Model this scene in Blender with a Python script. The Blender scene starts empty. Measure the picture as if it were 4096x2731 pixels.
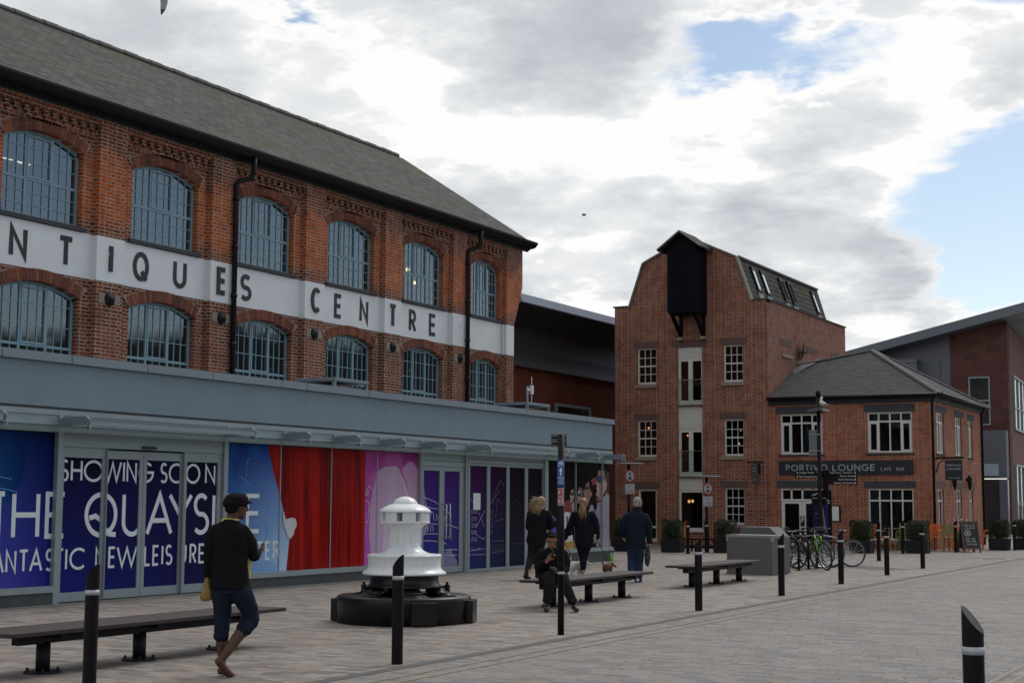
import bpy, bmesh, math, random
from mathutils import Matrix, Vector
import numpy as np
random.seed(7)
rnd = random.Random(11)
scene = bpy.context.scene
COL = scene.collection
R = math.radians

# ------------------------------------------------------------------ camera
CAM_LOC = Vector((0.0, 0.0, 1.6))
yaw, pitch, roll = R(28.55), R(6.06), R(0.30)
fw = Vector((-math.sin(yaw)*math.cos(pitch), math.cos(yaw)*math.cos(pitch), math.sin(pitch)))
rt = Vector((math.cos(yaw), math.sin(yaw), 0.0))
up = rt.cross(fw)
rt2 = rt*math.cos(roll) + up*math.sin(roll)
up2 = up*math.cos(roll) - rt*math.sin(roll)
cam_d = bpy.data.cameras.new("camera")
cam = bpy.data.objects.new("camera", cam_d); COL.objects.link(cam)
cam.matrix_world = Matrix(((rt2.x, up2.x, -fw.x, CAM_LOC.x), (rt2.y, up2.y, -fw.y, CAM_LOC.y), (rt2.z, up2.z, -fw.z, CAM_LOC.z), (0, 0, 0, 1)))
cam_d.sensor_width = 36.0; cam_d.lens = 52.57; cam_d.clip_start = 0.1; cam_d.clip_end = 3000.0
cam_d.dof.use_dof = True; cam_d.dof.focus_distance = 34.0; cam_d.dof.aperture_fstop = 8.0
scene.camera = cam
scene.view_settings.view_transform = 'Standard'
scene.view_settings.look = 'None'
scene.view_settings.exposure = 0.0
scene.view_settings.gamma = 1.0

# ------------------------------------------------------------------ node helpers
def new(nt, t, **kw):
    n = nt.nodes.new(t)
    for k, v in kw.items():
        if hasattr(n, k): setattr(n, k, v)
    return n
def put(nt, sock, v):
    if v is None: return
    if isinstance(v, bpy.types.NodeSocket): nt.links.new(v, sock)
    else:
        if sock.type == 'RGBA' and len(v) == 3: v = (*v, 1)
        sock.default_value = v
def mth(nt, op, a, b=None, c=None, clamp=False):
    n = new(nt, 'ShaderNodeMath', operation=op, use_clamp=clamp)
    put(nt, n.inputs[0], a); put(nt, n.inputs[1], b)
    if c is not None: put(nt, n.inputs[2], c)
    return n.outputs[0]
def vmth(nt, op, a, b=None, s=None):
    n = new(nt, 'ShaderNodeVectorMath', operation=op)
    put(nt, n.inputs[0], a); put(nt, n.inputs[1], b)
    if s is not None: put(nt, n.inputs[3], s)
    return n.outputs['Value'] if op in ('DOT_PRODUCT', 'LENGTH', 'DISTANCE') else n.outputs[0]
def mixc(nt, f, a, b, blend='MIX'):
    n = new(nt, 'ShaderNodeMix', data_type='RGBA', blend_type=blend)
    put(nt, n.inputs[0], f); put(nt, n.inputs[6], a); put(nt, n.inputs[7], b)
    return n.outputs[2]
def ramp(nt, f, stops, interp='LINEAR'):
    n = new(nt, 'ShaderNodeValToRGB'); n.color_ramp.interpolation = interp
    e = n.color_ramp.elements
    while len(e) < len(stops): e.new(0.5)
    for i, (p, c) in enumerate(stops):
        e[i].position = p; e[i].color = (*c, 1) if len(c) == 3 else c
    put(nt, n.inputs[0], f)
    return n.outputs[0]
def mrange(nt, v, a, b, c=0.0, d=1.0, kind='SMOOTHSTEP'):
    n = new(nt, 'ShaderNodeMapRange', interpolation_type=kind)
    put(nt, n.inputs[0], v)
    for i, x in enumerate((a, b, c, d)): put(nt, n.inputs[i+1], x)
    return n.outputs[0]
def noise(nt, vec, scale, detail=4, rough=0.55, out=0, dist=0.0):
    n = new(nt, 'ShaderNodeTexNoise')
    put(nt, n.inputs['Vector'], vec); n.inputs['Scale'].default_value = scale
    n.inputs['Detail'].default_value = detail; n.inputs['Roughness'].default_value = rough
    n.inputs['Distortion'].default_value = dist
    return n.outputs[out]
def comb(nt, x, y, z):
    n = new(nt, 'ShaderNodeCombineXYZ')
    put(nt, n.inputs[0], x); put(nt, n.inputs[1], y); put(nt, n.inputs[2], z)
    return n.outputs[0]
def sepx(nt, v):
    n = new(nt, 'ShaderNodeSeparateXYZ'); put(nt, n.inputs[0], v)
    return n.outputs

# ------------------------------------------------------------------ sky: broken cloud over blue
SUN_EL, SUN_AZ = 50.0, 8.0          # degrees; azimuth measured from +Y towards +X
world = bpy.data.worlds.new("World"); scene.world = world; world.use_nodes = True
wt = world.node_tree; wt.nodes.clear()
tc = new(wt, 'ShaderNodeTexCoord').outputs['Generated']
sky = new(wt, 'ShaderNodeTexSky', sky_type='NISHITA', sun_disc=False)
sky.sun_elevation = R(SUN_EL); sky.sun_rotation = R(SUN_AZ)
sky.air_density = 1.0; sky.dust_density = 0.6; sky.ozone_density = 1.2
dirn = vmth(wt, 'NORMALIZE', tc)
dx, dy, dz = sepx(wt, dirn)
zc = mth(wt, 'ADD', mth(wt, 'MAXIMUM', dz, 0.0), 0.22)
flat = comb(wt, mth(wt, 'DIVIDE', dx, zc), mth(wt, 'DIVIDE', dy, zc), mth(wt, 'MULTIPLY', dz, 2.0))
nbig = noise(wt, flat, 1.6, 6, 0.58, dist=0.25)
nmid = noise(wt, vmth(wt, 'ADD', flat, (3.1, 7.7, 0.4)), 4.2, 6, 0.6)
nfine = noise(wt, vmth(wt, 'ADD', flat, (9.1, 1.7, 2.4)), 10.0, 5, 0.62)
wob = vmth(wt, 'SCALE', vmth(wt, 'SUBTRACT', noise(wt, flat, 3.4, 5, 0.6, out=1), (0.5, 0.5, 0.5)), s=0.16)
dw = vmth(wt, 'NORMALIZE', vmth(wt, 'ADD', dirn, wob))
def skyblob(az, el, r_in, r_out, sx=1.0):
    """soft patch round a direction (degrees); sx widens it sideways"""
    a, e = R(az), R(el)
    c = Vector((math.sin(a)*math.cos(e), math.cos(a)*math.cos(e), math.sin(e)))
    h = Vector((math.cos(a), -math.sin(a), 0.0)); v = h.cross(c)
    du = mth(wt, 'DIVIDE', vmth(wt, 'DOT_PRODUCT', dw, tuple(h)), sx)
    dv = vmth(wt, 'DOT_PRODUCT', dw, tuple(v))
    df = mth(wt, 'SUBTRACT', vmth(wt, 'DOT_PRODUCT', dw, tuple(c)), 1.0)
    d2 = mth(wt, 'SQRT', mth(wt, 'ADD', mth(wt, 'ADD', mth(wt, 'MULTIPLY', du, du), mth(wt, 'MULTIPLY', dv, dv)), mth(wt, 'MULTIPLY', df, df)))
    return mrange(wt, d2, math.sin(R(r_in)), math.sin(R(r_out)), 1.0, 0.0)
def summ(lst):
    s = None
    for w, b in lst:
        t = mth(wt, 'MULTIPLY', b, w)
        s = t if s is None else mth(wt, 'ADD', s, t)
    return s
blue = summ([(1.15, skyblob(-18.9, 16.5, 0.3, 2.2, 3.0)), (1.30, skyblob(-9.2, 10.7, 1.6, 5.0, 1.3)), (1.0, skyblob(-9.0, 19.4, 0.5, 3.0, 2.0)),
             (0.9, skyblob(-36.9, 18.6, 0.2, 1.3, 2.0)), (0.55, skyblob(-11.4, 8.6, 0.2, 1.6)), (3.0, skyblob(42.0, 12.0, 15.0, 26.0, 1.1)), (0.7, skyblob(-33.5, 4.0, 0.3, 1.2, 2.5)),
             (1.2, skyblob(120.0, 40.0, 15.0, 40.0)), (1.0, skyblob(-120.0, 35.0, 10.0, 35.0)), (1.0, skyblob(20.0, 70.0, 8.0, 22.0))])
blue = mth(wt, 'ADD', blue, mth(wt, 'MULTIPLY', mth(wt, 'SUBTRACT', nmid, 0.5), 1.5))
blue = mth(wt, 'ADD', blue, mth(wt, 'MULTIPLY', mth(wt, 'SUBTRACT', nfine, 0.5), 0.7))
cover = mrange(wt, blue, 0.36, 1.02, 1.0, 0.0)
grey = summ([(0.50, skyblob(-26.2, 18.4, 0.8, 5.0, 1.9)), (0.42, skyblob(-42.0, 16.3, 1.0, 4.6, 1.3)), (0.42, skyblob(-14.4, 8.9, 0.6, 3.0, 1.1)),
             (0.38, skyblob(-20.8, 10.2, 0.6, 3.2, 1.7)), (0.35, skyblob(-30.5, 10.2, 0.5, 3.5, 1.5)), (0.4, skyblob(-17.5, 12.4, 0.4, 2.6, 1.6)),
             (0.5, skyblob(-29.0, 6.6, 0.4, 2.6, 1.4)), (0.3, skyblob(-10.6, 15.0, 0.4, 2.4, 1.2))])
bright = summ([(0.75, skyblob(-32.6, 15.4, 0.5, 3.4, 1.0)), (0.4, skyblob(-27.0, 13.2, 0.6, 3.4, 1.8)), (0.45, skyblob(-12.6, 14.6, 0.5, 3.0)),
               (0.35, skyblob(-8.5, 7.5, 0.5, 2.4, 1.4)), (0.35, skyblob(-22.0, 14.2, 0.4, 2.4, 1.8)), (0.3, skyblob(-24.5, 8.0, 0.3, 2.2, 1.4))])
shade = mth(wt, 'ADD', mth(wt, 'SUBTRACT', 0.76, grey), bright)
shade = mth(wt, 'ADD', shade, mth(wt, 'MULTIPLY', mth(wt, 'SUBTRACT', nbig, 0.5), 0.55))
shade = mth(wt, 'ADD', shade, mth(wt, 'MULTIPLY', mth(wt, 'SUBTRACT', nmid, 0.5), 0.95))
shade = mth(wt, 'ADD', shade, mth(wt, 'MULTIPLY', mth(wt, 'SUBTRACT', nfine, 0.5), 0.55))
# thin edges of a cloud next to a blue gap are lit through
shade = mth(wt, 'ADD', shade, mth(wt, 'MULTIPLY', mrange(wt, blue, -0.1, 0.45, 0.0, 1.0), 0.42))
cloud = ramp(wt, shade, [(0.0, (0.60, 0.645, 0.69)), (0.3, (0.79, 0.84, 0.885)), (0.6, (0.97, 1.005, 1.035)), (0.85, (1.12, 1.135, 1.145)), (1.0, (1.30, 1.30, 1.29))])
# the cloud bank behind the camera is thicker and darker than the one round the veiled sun
front = mrange(wt, mth(wt, 'ADD', mth(wt, 'MULTIPLY', dy, 0.75), mth(wt, 'MULTIPLY', dx, 0.45)), -0.75, 0.45, 0.85, 1.0)
cloud = mixc(wt, 1.0, cloud, comb(wt, front, front, front), 'MULTIPLY')
# the veiled sun brightens the cloud high above the frame
veil = mrange(wt, vmth(wt, 'DOT_PRODUCT', dirn, (math.sin(R(SUN_AZ))*math.cos(R(SUN_EL)), math.cos(R(SUN_AZ))*math.cos(R(SUN_EL)), math.sin(R(SUN_EL)))), 0.80, 1.0, 0.0, 1.2)
cloud = mixc(wt, 1.0, cloud, comb(wt, veil, veil, veil), 'ADD')
bsky = mixc(wt, 1.0, sky.outputs[0], (0.17, 0.16, 0.15), 'MULTIPLY')
skyc = mixc(wt, cover, bsky, cloud)
# unseen dark band added to the sky to darken window reflections: below the horizon ahead, a few degrees high out to the east
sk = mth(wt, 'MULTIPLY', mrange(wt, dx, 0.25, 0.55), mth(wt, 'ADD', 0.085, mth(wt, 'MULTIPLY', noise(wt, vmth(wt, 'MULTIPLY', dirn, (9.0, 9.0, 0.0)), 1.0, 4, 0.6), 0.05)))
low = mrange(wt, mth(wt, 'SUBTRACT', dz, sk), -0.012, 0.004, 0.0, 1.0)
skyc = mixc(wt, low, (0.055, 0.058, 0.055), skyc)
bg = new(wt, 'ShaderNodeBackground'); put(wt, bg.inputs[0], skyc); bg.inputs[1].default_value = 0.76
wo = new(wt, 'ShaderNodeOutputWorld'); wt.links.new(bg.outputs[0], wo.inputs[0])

sun_d = bpy.data.lights.new("sun", 'SUN'); sun_d.energy = 1.0; sun_d.angle = R(14); sun_d.color = (1.0, 0.95, 0.88)
sun = bpy.data.objects.new("sun", sun_d); COL.objects.link(sun)
sdir = Vector((math.sin(R(SUN_AZ))*math.cos(R(SUN_EL)), math.cos(R(SUN_AZ))*math.cos(R(SUN_EL)), math.sin(R(SUN_EL))))
sun.rotation_euler = sdir.to_track_quat('Z', 'Y').to_euler(); sun.location = (0, 0, 60)

# ------------------------------------------------------------------ objects and meshes
def tag(o, label=None, cat=None, group=None, kind=None):
    if label: o['label'] = label
    if cat: o['category'] = cat
    if group: o['group'] = group
    if kind: o['kind'] = kind
    return o
def thing(name, label, cat, loc=(0, 0, 0), group=None):
    o = bpy.data.objects.new(name, None); COL.objects.link(o)
    o.empty_display_size = 0.2; o.location = loc
    return tag(o, label, cat, group)
def adopt(o, parent):
    o.parent = parent
    p, M = parent, Matrix.Identity(4)
    if p.parent is None: M = p.matrix_basis.inverted()
    o.matrix_parent_inverse = M
def dup(root, loc=None, rz=None, label=None, name=None):
    def rec(o, par):
        c = o.copy(); COL.objects.link(c)
        if par is not None:
            inv = o.matrix_parent_inverse.copy(); c.parent = par; c.matrix_parent_inverse = inv
        for ch in o.children: rec(ch, c)
        return c
    c = rec(root, None)
    if loc is not None: c.location = loc
    if rz is not None: c.rotation_euler = (0, 0, rz)
    if label: c['label'] = label
    return c

class MB:
    """collects shapes, then builds ONE mesh object"""
    def __init__(s): s.v = []; s.f = []; s.mi = []; s.m = 0; s.sm = []; s.smooth = False
    def add(s, vs, fs):
        o = len(s.v); s.v += [tuple(p) for p in vs]
        for f in fs: s.f.append([i+o for i in f]); s.mi.append(s.m); s.sm.append(s.smooth)
        return s
    def box(s, x0, x1, y0, y1, z0, z1):
        x0, x1 = min(x0, x1), max(x0, x1); y0, y1 = min(y0, y1), max(y0, y1); z0, z1 = min(z0, z1), max(z0, z1)
        return s.add([(x0,y0,z0),(x1,y0,z0),(x1,y1,z0),(x0,y1,z0),(x0,y0,z1),(x1,y0,z1),(x1,y1,z1),(x0,y1,z1)],
              [(0,3,2,1),(4,5,6,7),(0,1,5,4),(1,2,6,5),(2,3,7,6),(3,0,4,7)])
    def obox(s, c, ax, ay, az):
        c, ax, ay, az = map(Vector, (c, ax, ay, az))
        p = [c+ax*i+ay*j+az*k for k in (-.5,.5) for j in (-.5,.5) for i in (-.5,.5)]
        return s.add(p, [(0,2,3,1),(4,5,7,6),(0,1,5,4),(1,3,7,5),(3,2,6,7),(2,0,4,6)])
    def quad(s, *p): return s.add(p, [tuple(range(len(p)))])
    def bar(s, a, b, w, h, upv=(0,0,1)):
        a, b = Vector(a), Vector(b); d = b-a; L = d.length; d = d/L
        u = Vector(upv); sd = d.cross(u)
        if sd.length < 1e-4: sd = d.cross(Vector((1,0,0)))
        sd.normalize(); u = sd.cross(d)
        return s.obox((a+b)/2, d*L, sd*w, u*h)
    def tube(s, pts, r, n=10, cap=True, flat=1.0):
        pts = [Vector(p) for p in pts]; rs = r if isinstance(r, (list, tuple)) else [r]*len(pts)
        rings = []; ref = None
        for i, p in enumerate(pts):
            d = (pts[min(i+1, len(pts)-1)]-pts[max(i-1, 0)]).normalized()
            if ref is None:
                ref = Vector((0,0,1)) if abs(d.z) < 0.9 else Vector((1,0,0))
            a = d.cross(ref).normalized(); b = a.cross(d).normalized(); ref = b
            rings.append([p+(a*math.cos(t)+b*math.sin(t)*flat)*rs[i] for t in [2*math.pi*k/n for k in range(n)]])
        vs = [q for g in rings for q in g]; fs = []
        for i in range(len(pts)-1):
            for k in range(n):
                fs.append((i*n+k, i*n+(k+1)%n, (i+1)*n+(k+1)%n, (i+1)*n+k))
        if cap: fs += [tuple(range(n))[::-1], tuple((len(pts)-1)*n+k for k in range(n))]
        return s.add(vs, fs)
    def lathe(s, prof, c=(0,0,0), n=32, a0=0.0, a1=2*math.pi):
        full = abs(a1-a0-2*math.pi) < 1e-6; m = n if full else n+1
        vs = []; fs = []
        for (r, z) in prof:
            for k in range(m):
                t = a0+(a1-a0)*k/n; vs.append((c[0]+r*math.cos(t), c[1]+r*math.sin(t), c[2]+z))
        for i in range(len(prof)-1):
            for k in range(n):
                k2 = (k+1) % m
                fs.append((i*m+k, i*m+k2, (i+1)*m+k2, (i+1)*m+k))
        return s.add(vs, fs)
    def prism(s, poly, fn0, fn1):
        """poly of (u,v); fn0/fn1 map to the two end caps"""
        n = len(poly); vs = [fn0(*p) for p in poly]+[fn1(*p) for p in poly]
        fs = [tuple(range(n))[::-1], tuple(range(n, 2*n))]+[(i, (i+1)%n, n+(i+1)%n, n+i) for i in range(n)]
        return s.add(vs, fs)
    def ell(s, c, r, n=14, m=9, rot=None):
        vs = [(0,0,1)]; fs = []
        for i in range(1, m):
            t = math.pi*i/m
            for k in range(n):
                p = 2*math.pi*k/n; vs.append((math.sin(t)*math.cos(p), math.sin(t)*math.sin(p), math.cos(t)))
        vs.append((0,0,-1)); e = len(vs)-1
        for k in range(n): fs.append((0, 1+k, 1+(k+1)%n)); fs.append((e, 1+(m-2)*n+(k+1)%n, 1+(m-2)*n+k))
        for i in range(m-2):
            for k in range(n): fs.append((1+i*n+k, 1+(i+1)*n+k, 1+(i+1)*n+(k+1)%n, 1+i*n+(k+1)%n))
        M = rot if rot is not None else Matrix.Identity(3)
        c = Vector(c)
        return s.add([c+M@Vector((p[0]*r[0], p[1]*r[1], p[2]*r[2])) for p in vs], fs)
    def build(s, name, mats, parent=None, bevel=0, smooth=None, label=None, fixn=True):
        me = bpy.data.meshes.new(name); me.from_pydata(s.v, [], s.f)
        if not isinstance(mats, (list, tuple)): mats = [mats]
        for m in mats: me.materials.append(m)
        me.polygons.foreach_set('material_index', s.mi)
        sm = s.sm if smooth is None else [smooth]*len(s.f)
        me.polygons.foreach_set('use_smooth', sm)
        if fixn:
            b = bmesh.new(); b.from_mesh(me); bmesh.ops.recalc_face_normals(b, faces=b.faces); b.to_mesh(me); b.free()
        me.update()
        o = bpy.data.objects.new(name, me); COL.objects.link(o)
        if parent is not None: adopt(o, parent)
        if bevel:
            bv = o.modifiers.new('bevel', 'BEVEL'); bv.width = bevel; bv.segments = 2; bv.limit_method = 'ANGLE'; bv.angle_limit = R(40)
        if label: o['label'] = label
        return o

# ------------------------------------------------------------------ lettering: a monoline stroke alphabet (cap height 1)
def arc(cx, cy, rx, ry, a0, a1, n=18):
    return [(cx+rx*math.cos(R(a0+(a1-a0)*i/n)), cy+ry*math.sin(R(a0+(a1-a0)*i/n))) for i in range(n+1)]
GL = {
 'A': (.86, [[(.0,0),(.43,1),(.86,0)], [(.16,.34),(.70,.34)]]),
 'B': (.56, [[(0,0),(0,1)], [(0,1),(.28,1)]+arc(.28,.76,.24,.24,90,-90)+[(0,.52)], [(.28,.52)]+arc(.28,.26,.28,.26,90,-90)+[(0,0)]]),
 'C': (.86, [arc(.46,.5,.46,.5,48,312,30)]),
 'D': (.74, [[(0,0),(0,1),(.24,1)]+arc(.24,.5,.5,.5,90,-90,24)+[(0,0)]]),
 'E': (.50, [[(.50,1),(0,1),(0,0),(.50,0)], [(0,.51),(.46,.51)]]),
 'F': (.48, [[(.48,1),(0,1),(0,0)], [(0,.51),(.42,.51)]]),
 'G': (.90, [arc(.46,.5,.46,.5,48,360,32)+[(.52,.5)]]),
 'H': (.66, [[(0,0),(0,1)], [(.66,0),(.66,1)], [(0,.51),(.66,.51)]]),
 'I': (.0, [[(0,0),(0,1)]]),
 'K': (.60, [[(0,0),(0,1)], [(.56,1),(0,.42)], [(.18,.58),(.60,0)]]),
 'L': (.44, [[(0,1),(0,0),(.44,0)]]),
 'M': (.88, [[(0,0),(.06,1),(.44,.1),(.82,1),(.88,0)]]),
 'N': (.70, [[(0,0),(0,1),(.70,0),(.70,1)]]),
 'O': (.98, [arc(.49,.5,.49,.5,0,360,40)]),
 'P': (.50, [[(0,0),(0,1),(.24,1)]+arc(.24,.73,.27,.27,90,-90)+[(0,.46)]]),
 'Q': (1.0, [arc(.49,.5,.49,.5,0,360,40), [(.55,.30),(.94,-.03)]]),
 'q': (1.0, [arc(.49,.5,.49,.5,0,360,40), [(.10,.42),(.30,.47),(.46,.38),(.62,.16),(.78,.02),(1.0,.0)]]),
 'R': (.56, [[(0,0),(0,1),(.26,1)]+arc(.26,.74,.26,.26,90,-90)+[(0,.48)], [(.24,.48),(.56,0)]]),
 'S': (.56, [arc(.28,.745,.25,.255,38,270,22)+arc(.28,.25,.28,.25,84,-142,22)]),
 'T': (.58, [[(0,1),(.58,1)], [(.29,1),(.29,0)]]),
 'U': (.64, [[(0,1),(0,.32)]+arc(.32,.32,.32,.32,180,360,20)+[(.64,1)]]),
 'V': (.78, [[(0,1),(.39,0),(.78,1)]]),
 'W': (1.1, [[(0,1),(.28,0),(.55,.95),(.82,0),(1.1,1)]]),
 'Y': (.72, [[(0,1),(.36,.45),(.72,1)], [(.36,.45),(.36,0)]]),
 '1': (.22, [[(0,.78),(.22,1),(.22,0)]]),
 '4': (.56, [[(.42,0),(.42,1),(0,.28),(.58,.28)]]),
 '5': (.54, [[(.48,1),(.10,1),(.05,.56)]+arc(.24,.32,.30,.32,125,-140,20)]),
 ' ': (.34, []), '/': (.34, [[(0,-.08),(.34,1.05)]]),
}
def stroke(mb, pts, w, put3, h0, h1):
    """ribbon of width w along 2D pts, from height h0 to h1 above the board"""
    pts = [p for i, p in enumerate(pts) if i == 0 or abs(p[0]-pts[i-1][0])+abs(p[1]-pts[i-1][1]) > 1e-5]
    n = len(pts); closed = (abs(pts[0][0]-pts[-1][0]) < 1e-4 and abs(pts[0][1]-pts[-1][1]) < 1e-4 and n > 3)
    if closed: pts = pts[:-1]; n -= 1
    L, Rr = [], []
    for i in range(n):
        p = Vector(pts[i]); a = Vector(pts[(i-1) % n]) if (closed or i > 0) else None; b = Vector(pts[(i+1) % n]) if (closed or i < n-1) else None
        d0 = (p-a).normalized() if a is not None else None; d1 = (b-p).normalized() if b is not None else None
        if d0 is None: d0 = d1
        if d1 is None: d1 = d0
        n0 = Vector((-d0.y, d0.x)); n1 = Vector((-d1.y, d1.x)); m = n0+n1
        if m.length < 1e-3: m = n0
        m.normalize(); k = min(1.0/max(m.dot(n0), 0.25), 2.4)
        L.append(p+m*(w/2*k)); Rr.append(p-m*(w/2*k))
    vs = [put3(q.x, q.y, h1) for q in L]+[put3(q.x, q.y, h1) for q in Rr]+[put3(q.x, q.y, h0) for q in L]+[put3(q.x, q.y, h0) for q in Rr]
    fs = []
    for i in range(n if closed else n-1):
        j = (i+1) % n
        fs += [(i, j, n+j, n+i), (2*n+i, 3*n+i, 3*n+j, 2*n+j), (i, 2*n+i, 2*n+j, j), (n+i, n+j, 3*n+j, 3*n+i)]
    if not closed:
        fs += [(0, n, 3*n, 2*n), (n-1, 3*n-1, 4*n-1, 2*n-1)]
    mb.add(vs, fs)
def glyph(mb, ch, u0, u1, v0, v1, w, put3, h0, h1):
    wd, st = GL[ch]; sx = (u1-u0-w)/wd if wd > 0 else 1; sy = (v1-v0-w)
    for k, s in enumerate(st):
        stroke(mb, [(u0+w/2+p[0]*sx, v0+w/2+p[1]*sy) for p in s], w, put3, h0, h1+0.0006*k)
def text_width(txt, hgt, w, gap):
    return sum((GL[c][0]*(hgt-w)+(w if c != ' ' else 0)) for c in txt)+gap*(len(txt)-1)
def line(mb, txt, u0, u1, v0, v1, w, put3, h0, h1, gap=None):
    """set txt so that it fills u0..u1"""
    hgt = v1-v0; gap = 0.16*hgt if gap is None else gap
    k = (u1-u0)/text_width(txt, hgt, w, gap); u = u0
    for c in txt:
        a = (GL[c][0]*(hgt-w)+(w if c != ' ' else 0))*k
        if c != ' ': glyph(mb, c, u, u+a if c != 'I' else u+w, v0, v1, w, put3, h0, h1)
        u += a+gap*k
def font_text(txt, size, name, mat, parent, put3, align='LEFT', depth=0.0):
    """small print: the built-in font, laid flat and mapped onto a board by put3(u,v)"""
    cu = bpy.data.curves.new(name, 'FONT'); cu.body = txt; cu.size = size; cu.align_x = align; cu.resolution_u = 3
    t = bpy.data.objects.new(name, cu); COL.objects.link(t)
    bpy.context.view_layer.update()
    me = bpy.data.meshes.new_from_object(t.evaluated_get(bpy.context.evaluated_depsgraph_get()))
    bpy.data.objects.remove(t); bpy.data.curves.remove(cu)
    for v in me.vertices: v.co = Vector(put3(v.co.x, v.co.y))
    me.materials.clear(); me.materials.append(mat); me.name = name
    o = bpy.data.objects.new(name, me); COL.objects.link(o)
    if parent is not None: adopt(o, parent)
    return o

# ------------------------------------------------------------------ materials
def mat(name):
    m = bpy.data.materials.new(name); m.use_nodes = True
    nt = m.node_tree; b = nt.nodes['Principled BSDF']
    return m, nt, b
def pos(nt): return new(nt, 'ShaderNodeNewGeometry').outputs['Position']
def plain(name, col, rough=0.6, metal=0.0, var=0.12, scale=3.0, bump=0.0, spec=0.5, coat=0.0):
    m, nt, b = mat(name)
    tcn = new(nt, 'ShaderNodeTexCoord').outputs['Object']
    n = noise(nt, tcn, scale, 6, 0.6)
    f = mrange(nt, n, 0.25, 0.75, 1-var, 1+var, 'LINEAR')
    put(nt, b.inputs['Base Color'], mixc(nt, 1.0, col, comb(nt, f, f, f), 'MULTIPLY'))
    put(nt, b.inputs['Roughness'], mrange(nt, n, 0.3, 0.7, max(rough-0.08, 0.02), min(rough+0.08, 1.0), 'LINEAR'))
    b.inputs['Metallic'].default_value = metal; b.inputs['Specular IOR Level'].default_value = spec
    b.inputs['Coat Weight'].default_value = coat
    if bump:
        bn = new(nt, 'ShaderNodeBump'); bn.inputs['Strength'].default_value = bump; bn.inputs['Distance'].default_value = 0.02
        put(nt, bn.inputs['Height'], noise(nt, tcn, scale*8, 5, 0.6)); put(nt, b.inputs['Normal'], bn.outputs[0])
    return m
def wall_uv(nt):
    """u along the wall, v up, on any upright wall"""
    g = new(nt, 'ShaderNodeNewGeometry'); px, py, pz = sepx(nt, g.outputs['Position'])
    nx, ny, nz = sepx(nt, g.outputs['True Normal'])
    sel = mth(nt, 'GREATER_THAN', mth(nt, 'ABSOLUTE', nx), mth(nt, 'ABSOLUTE', ny))
    u = mth(nt, 'ADD', mth(nt, 'MULTIPLY', py, sel), mth(nt, 'MULTIPLY', px, mth(nt, 'SUBTRACT', 1.0, sel)))
    return u, pz, g.outputs['Position']
def bricktex(nt, u, v, w, h, mortar, offs=0.5, freq=2, squash=1.0, sqf=2, rowmod=1.0):
    t = new(nt, 'ShaderNodeTexBrick'); t.offset = offs; t.offset_frequency = freq; t.squash = squash; t.squash_frequency = sqf
    put(nt, t.inputs['Vector'], comb(nt, u, v, 0.0))
    put(nt, t.inputs['Color1'], (0, 0, 0)); put(nt, t.inputs['Color2'], (1, 1, 1)); put(nt, t.inputs['Mortar'], (0.5, 0.5, 0.5))
    for k, x in (('Scale', 1.0), ('Mortar Size', mortar), ('Mortar Smooth', 0.2), ('Bias', 0.0), ('Brick Width', w), ('Row Height', h)): t.inputs[k].default_value = x
    return t.outputs['Color'], t.outputs['Fac']
def brick(name, cols, mortar, w=0.225, h=0.075, joint=0.009, upper=None, upz=(0, 0), stain=0.35, pale=0.0):
    m, nt, b = mat(name)
    u, v, P = wall_uv(nt)
    c, f = bricktex(nt, u, v, w, h, joint, squash=0.62, sqf=2)
    c2, f2 = bricktex(nt, mth(nt, 'ADD', u, 31.7), mth(nt, 'ADD', v, h*40), w, h, joint, squash=0.62, sqf=2)
    n = noise(nt, P, 0.55, 5, 0.6); n2 = noise(nt, P, 2.6, 4, 0.6); n3 = noise(nt, P, 26, 3, 0.6)
    r = mth(nt, 'ADD', mth(nt, 'MULTIPLY', c, 0.50), mth(nt, 'ADD', mth(nt, 'MULTIPLY', n, 0.38), mth(nt, 'MULTIPLY', n2, 0.26)))
    r = mth(nt, 'ADD', r, mth(nt, 'MULTIPLY', mth(nt, 'SUBTRACT', n3, 0.5), 0.22))
    st = [(0.12+0.76*i/(len(cols)-1), cc) for i, cc in enumerate(cols)]
    col = ramp(nt, r, st)
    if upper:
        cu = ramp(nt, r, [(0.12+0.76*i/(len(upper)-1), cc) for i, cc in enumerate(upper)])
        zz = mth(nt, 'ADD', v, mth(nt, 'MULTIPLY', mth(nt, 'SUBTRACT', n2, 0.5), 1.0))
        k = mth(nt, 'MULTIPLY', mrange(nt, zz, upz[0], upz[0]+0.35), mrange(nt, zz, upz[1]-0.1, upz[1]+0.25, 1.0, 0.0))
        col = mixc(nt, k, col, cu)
    dark = mrange(nt, n, 0.28, 0.62, 1.0-stain, 1.0)
    col = mixc(nt, 1.0, col, comb(nt, dark, dark, dark), 'MULTIPLY')
    mcol = mixc(nt, mrange(nt, n2, 0.35, 0.7), mortar, tuple(x*0.55 for x in mortar))
    col = mixc(nt, f, col, mcol)
    if pale:
        pk = mth(nt, 'MULTIPLY', mrange(nt, noise(nt, vmth(nt, 'MULTIPLY', P, (0.35, 0.35, 1.4)), 1.6, 5, 0.65), 0.55, 0.72), pale)
        col = mixc(nt, pk, col, (0.27, 0.235, 0.215))
    put(nt, b.inputs['Base Color'], col)
    b.inputs['Roughness'].default_value = 0.9; b.inputs['Specular IOR Level'].default_value = 0.2
    bn = new(nt, 'ShaderNodeBump'); bn.inputs['Strength'].default_value = 0.55; bn.inputs['Distance'].default_value = 0.008
    put(nt, bn.inputs['Height'], mth(nt, 'SUBTRACT', mth(nt, 'MULTIPLY', n3, 0.5), f)); put(nt, b.inputs['Normal'], bn.outputs[0])
    return m
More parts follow.
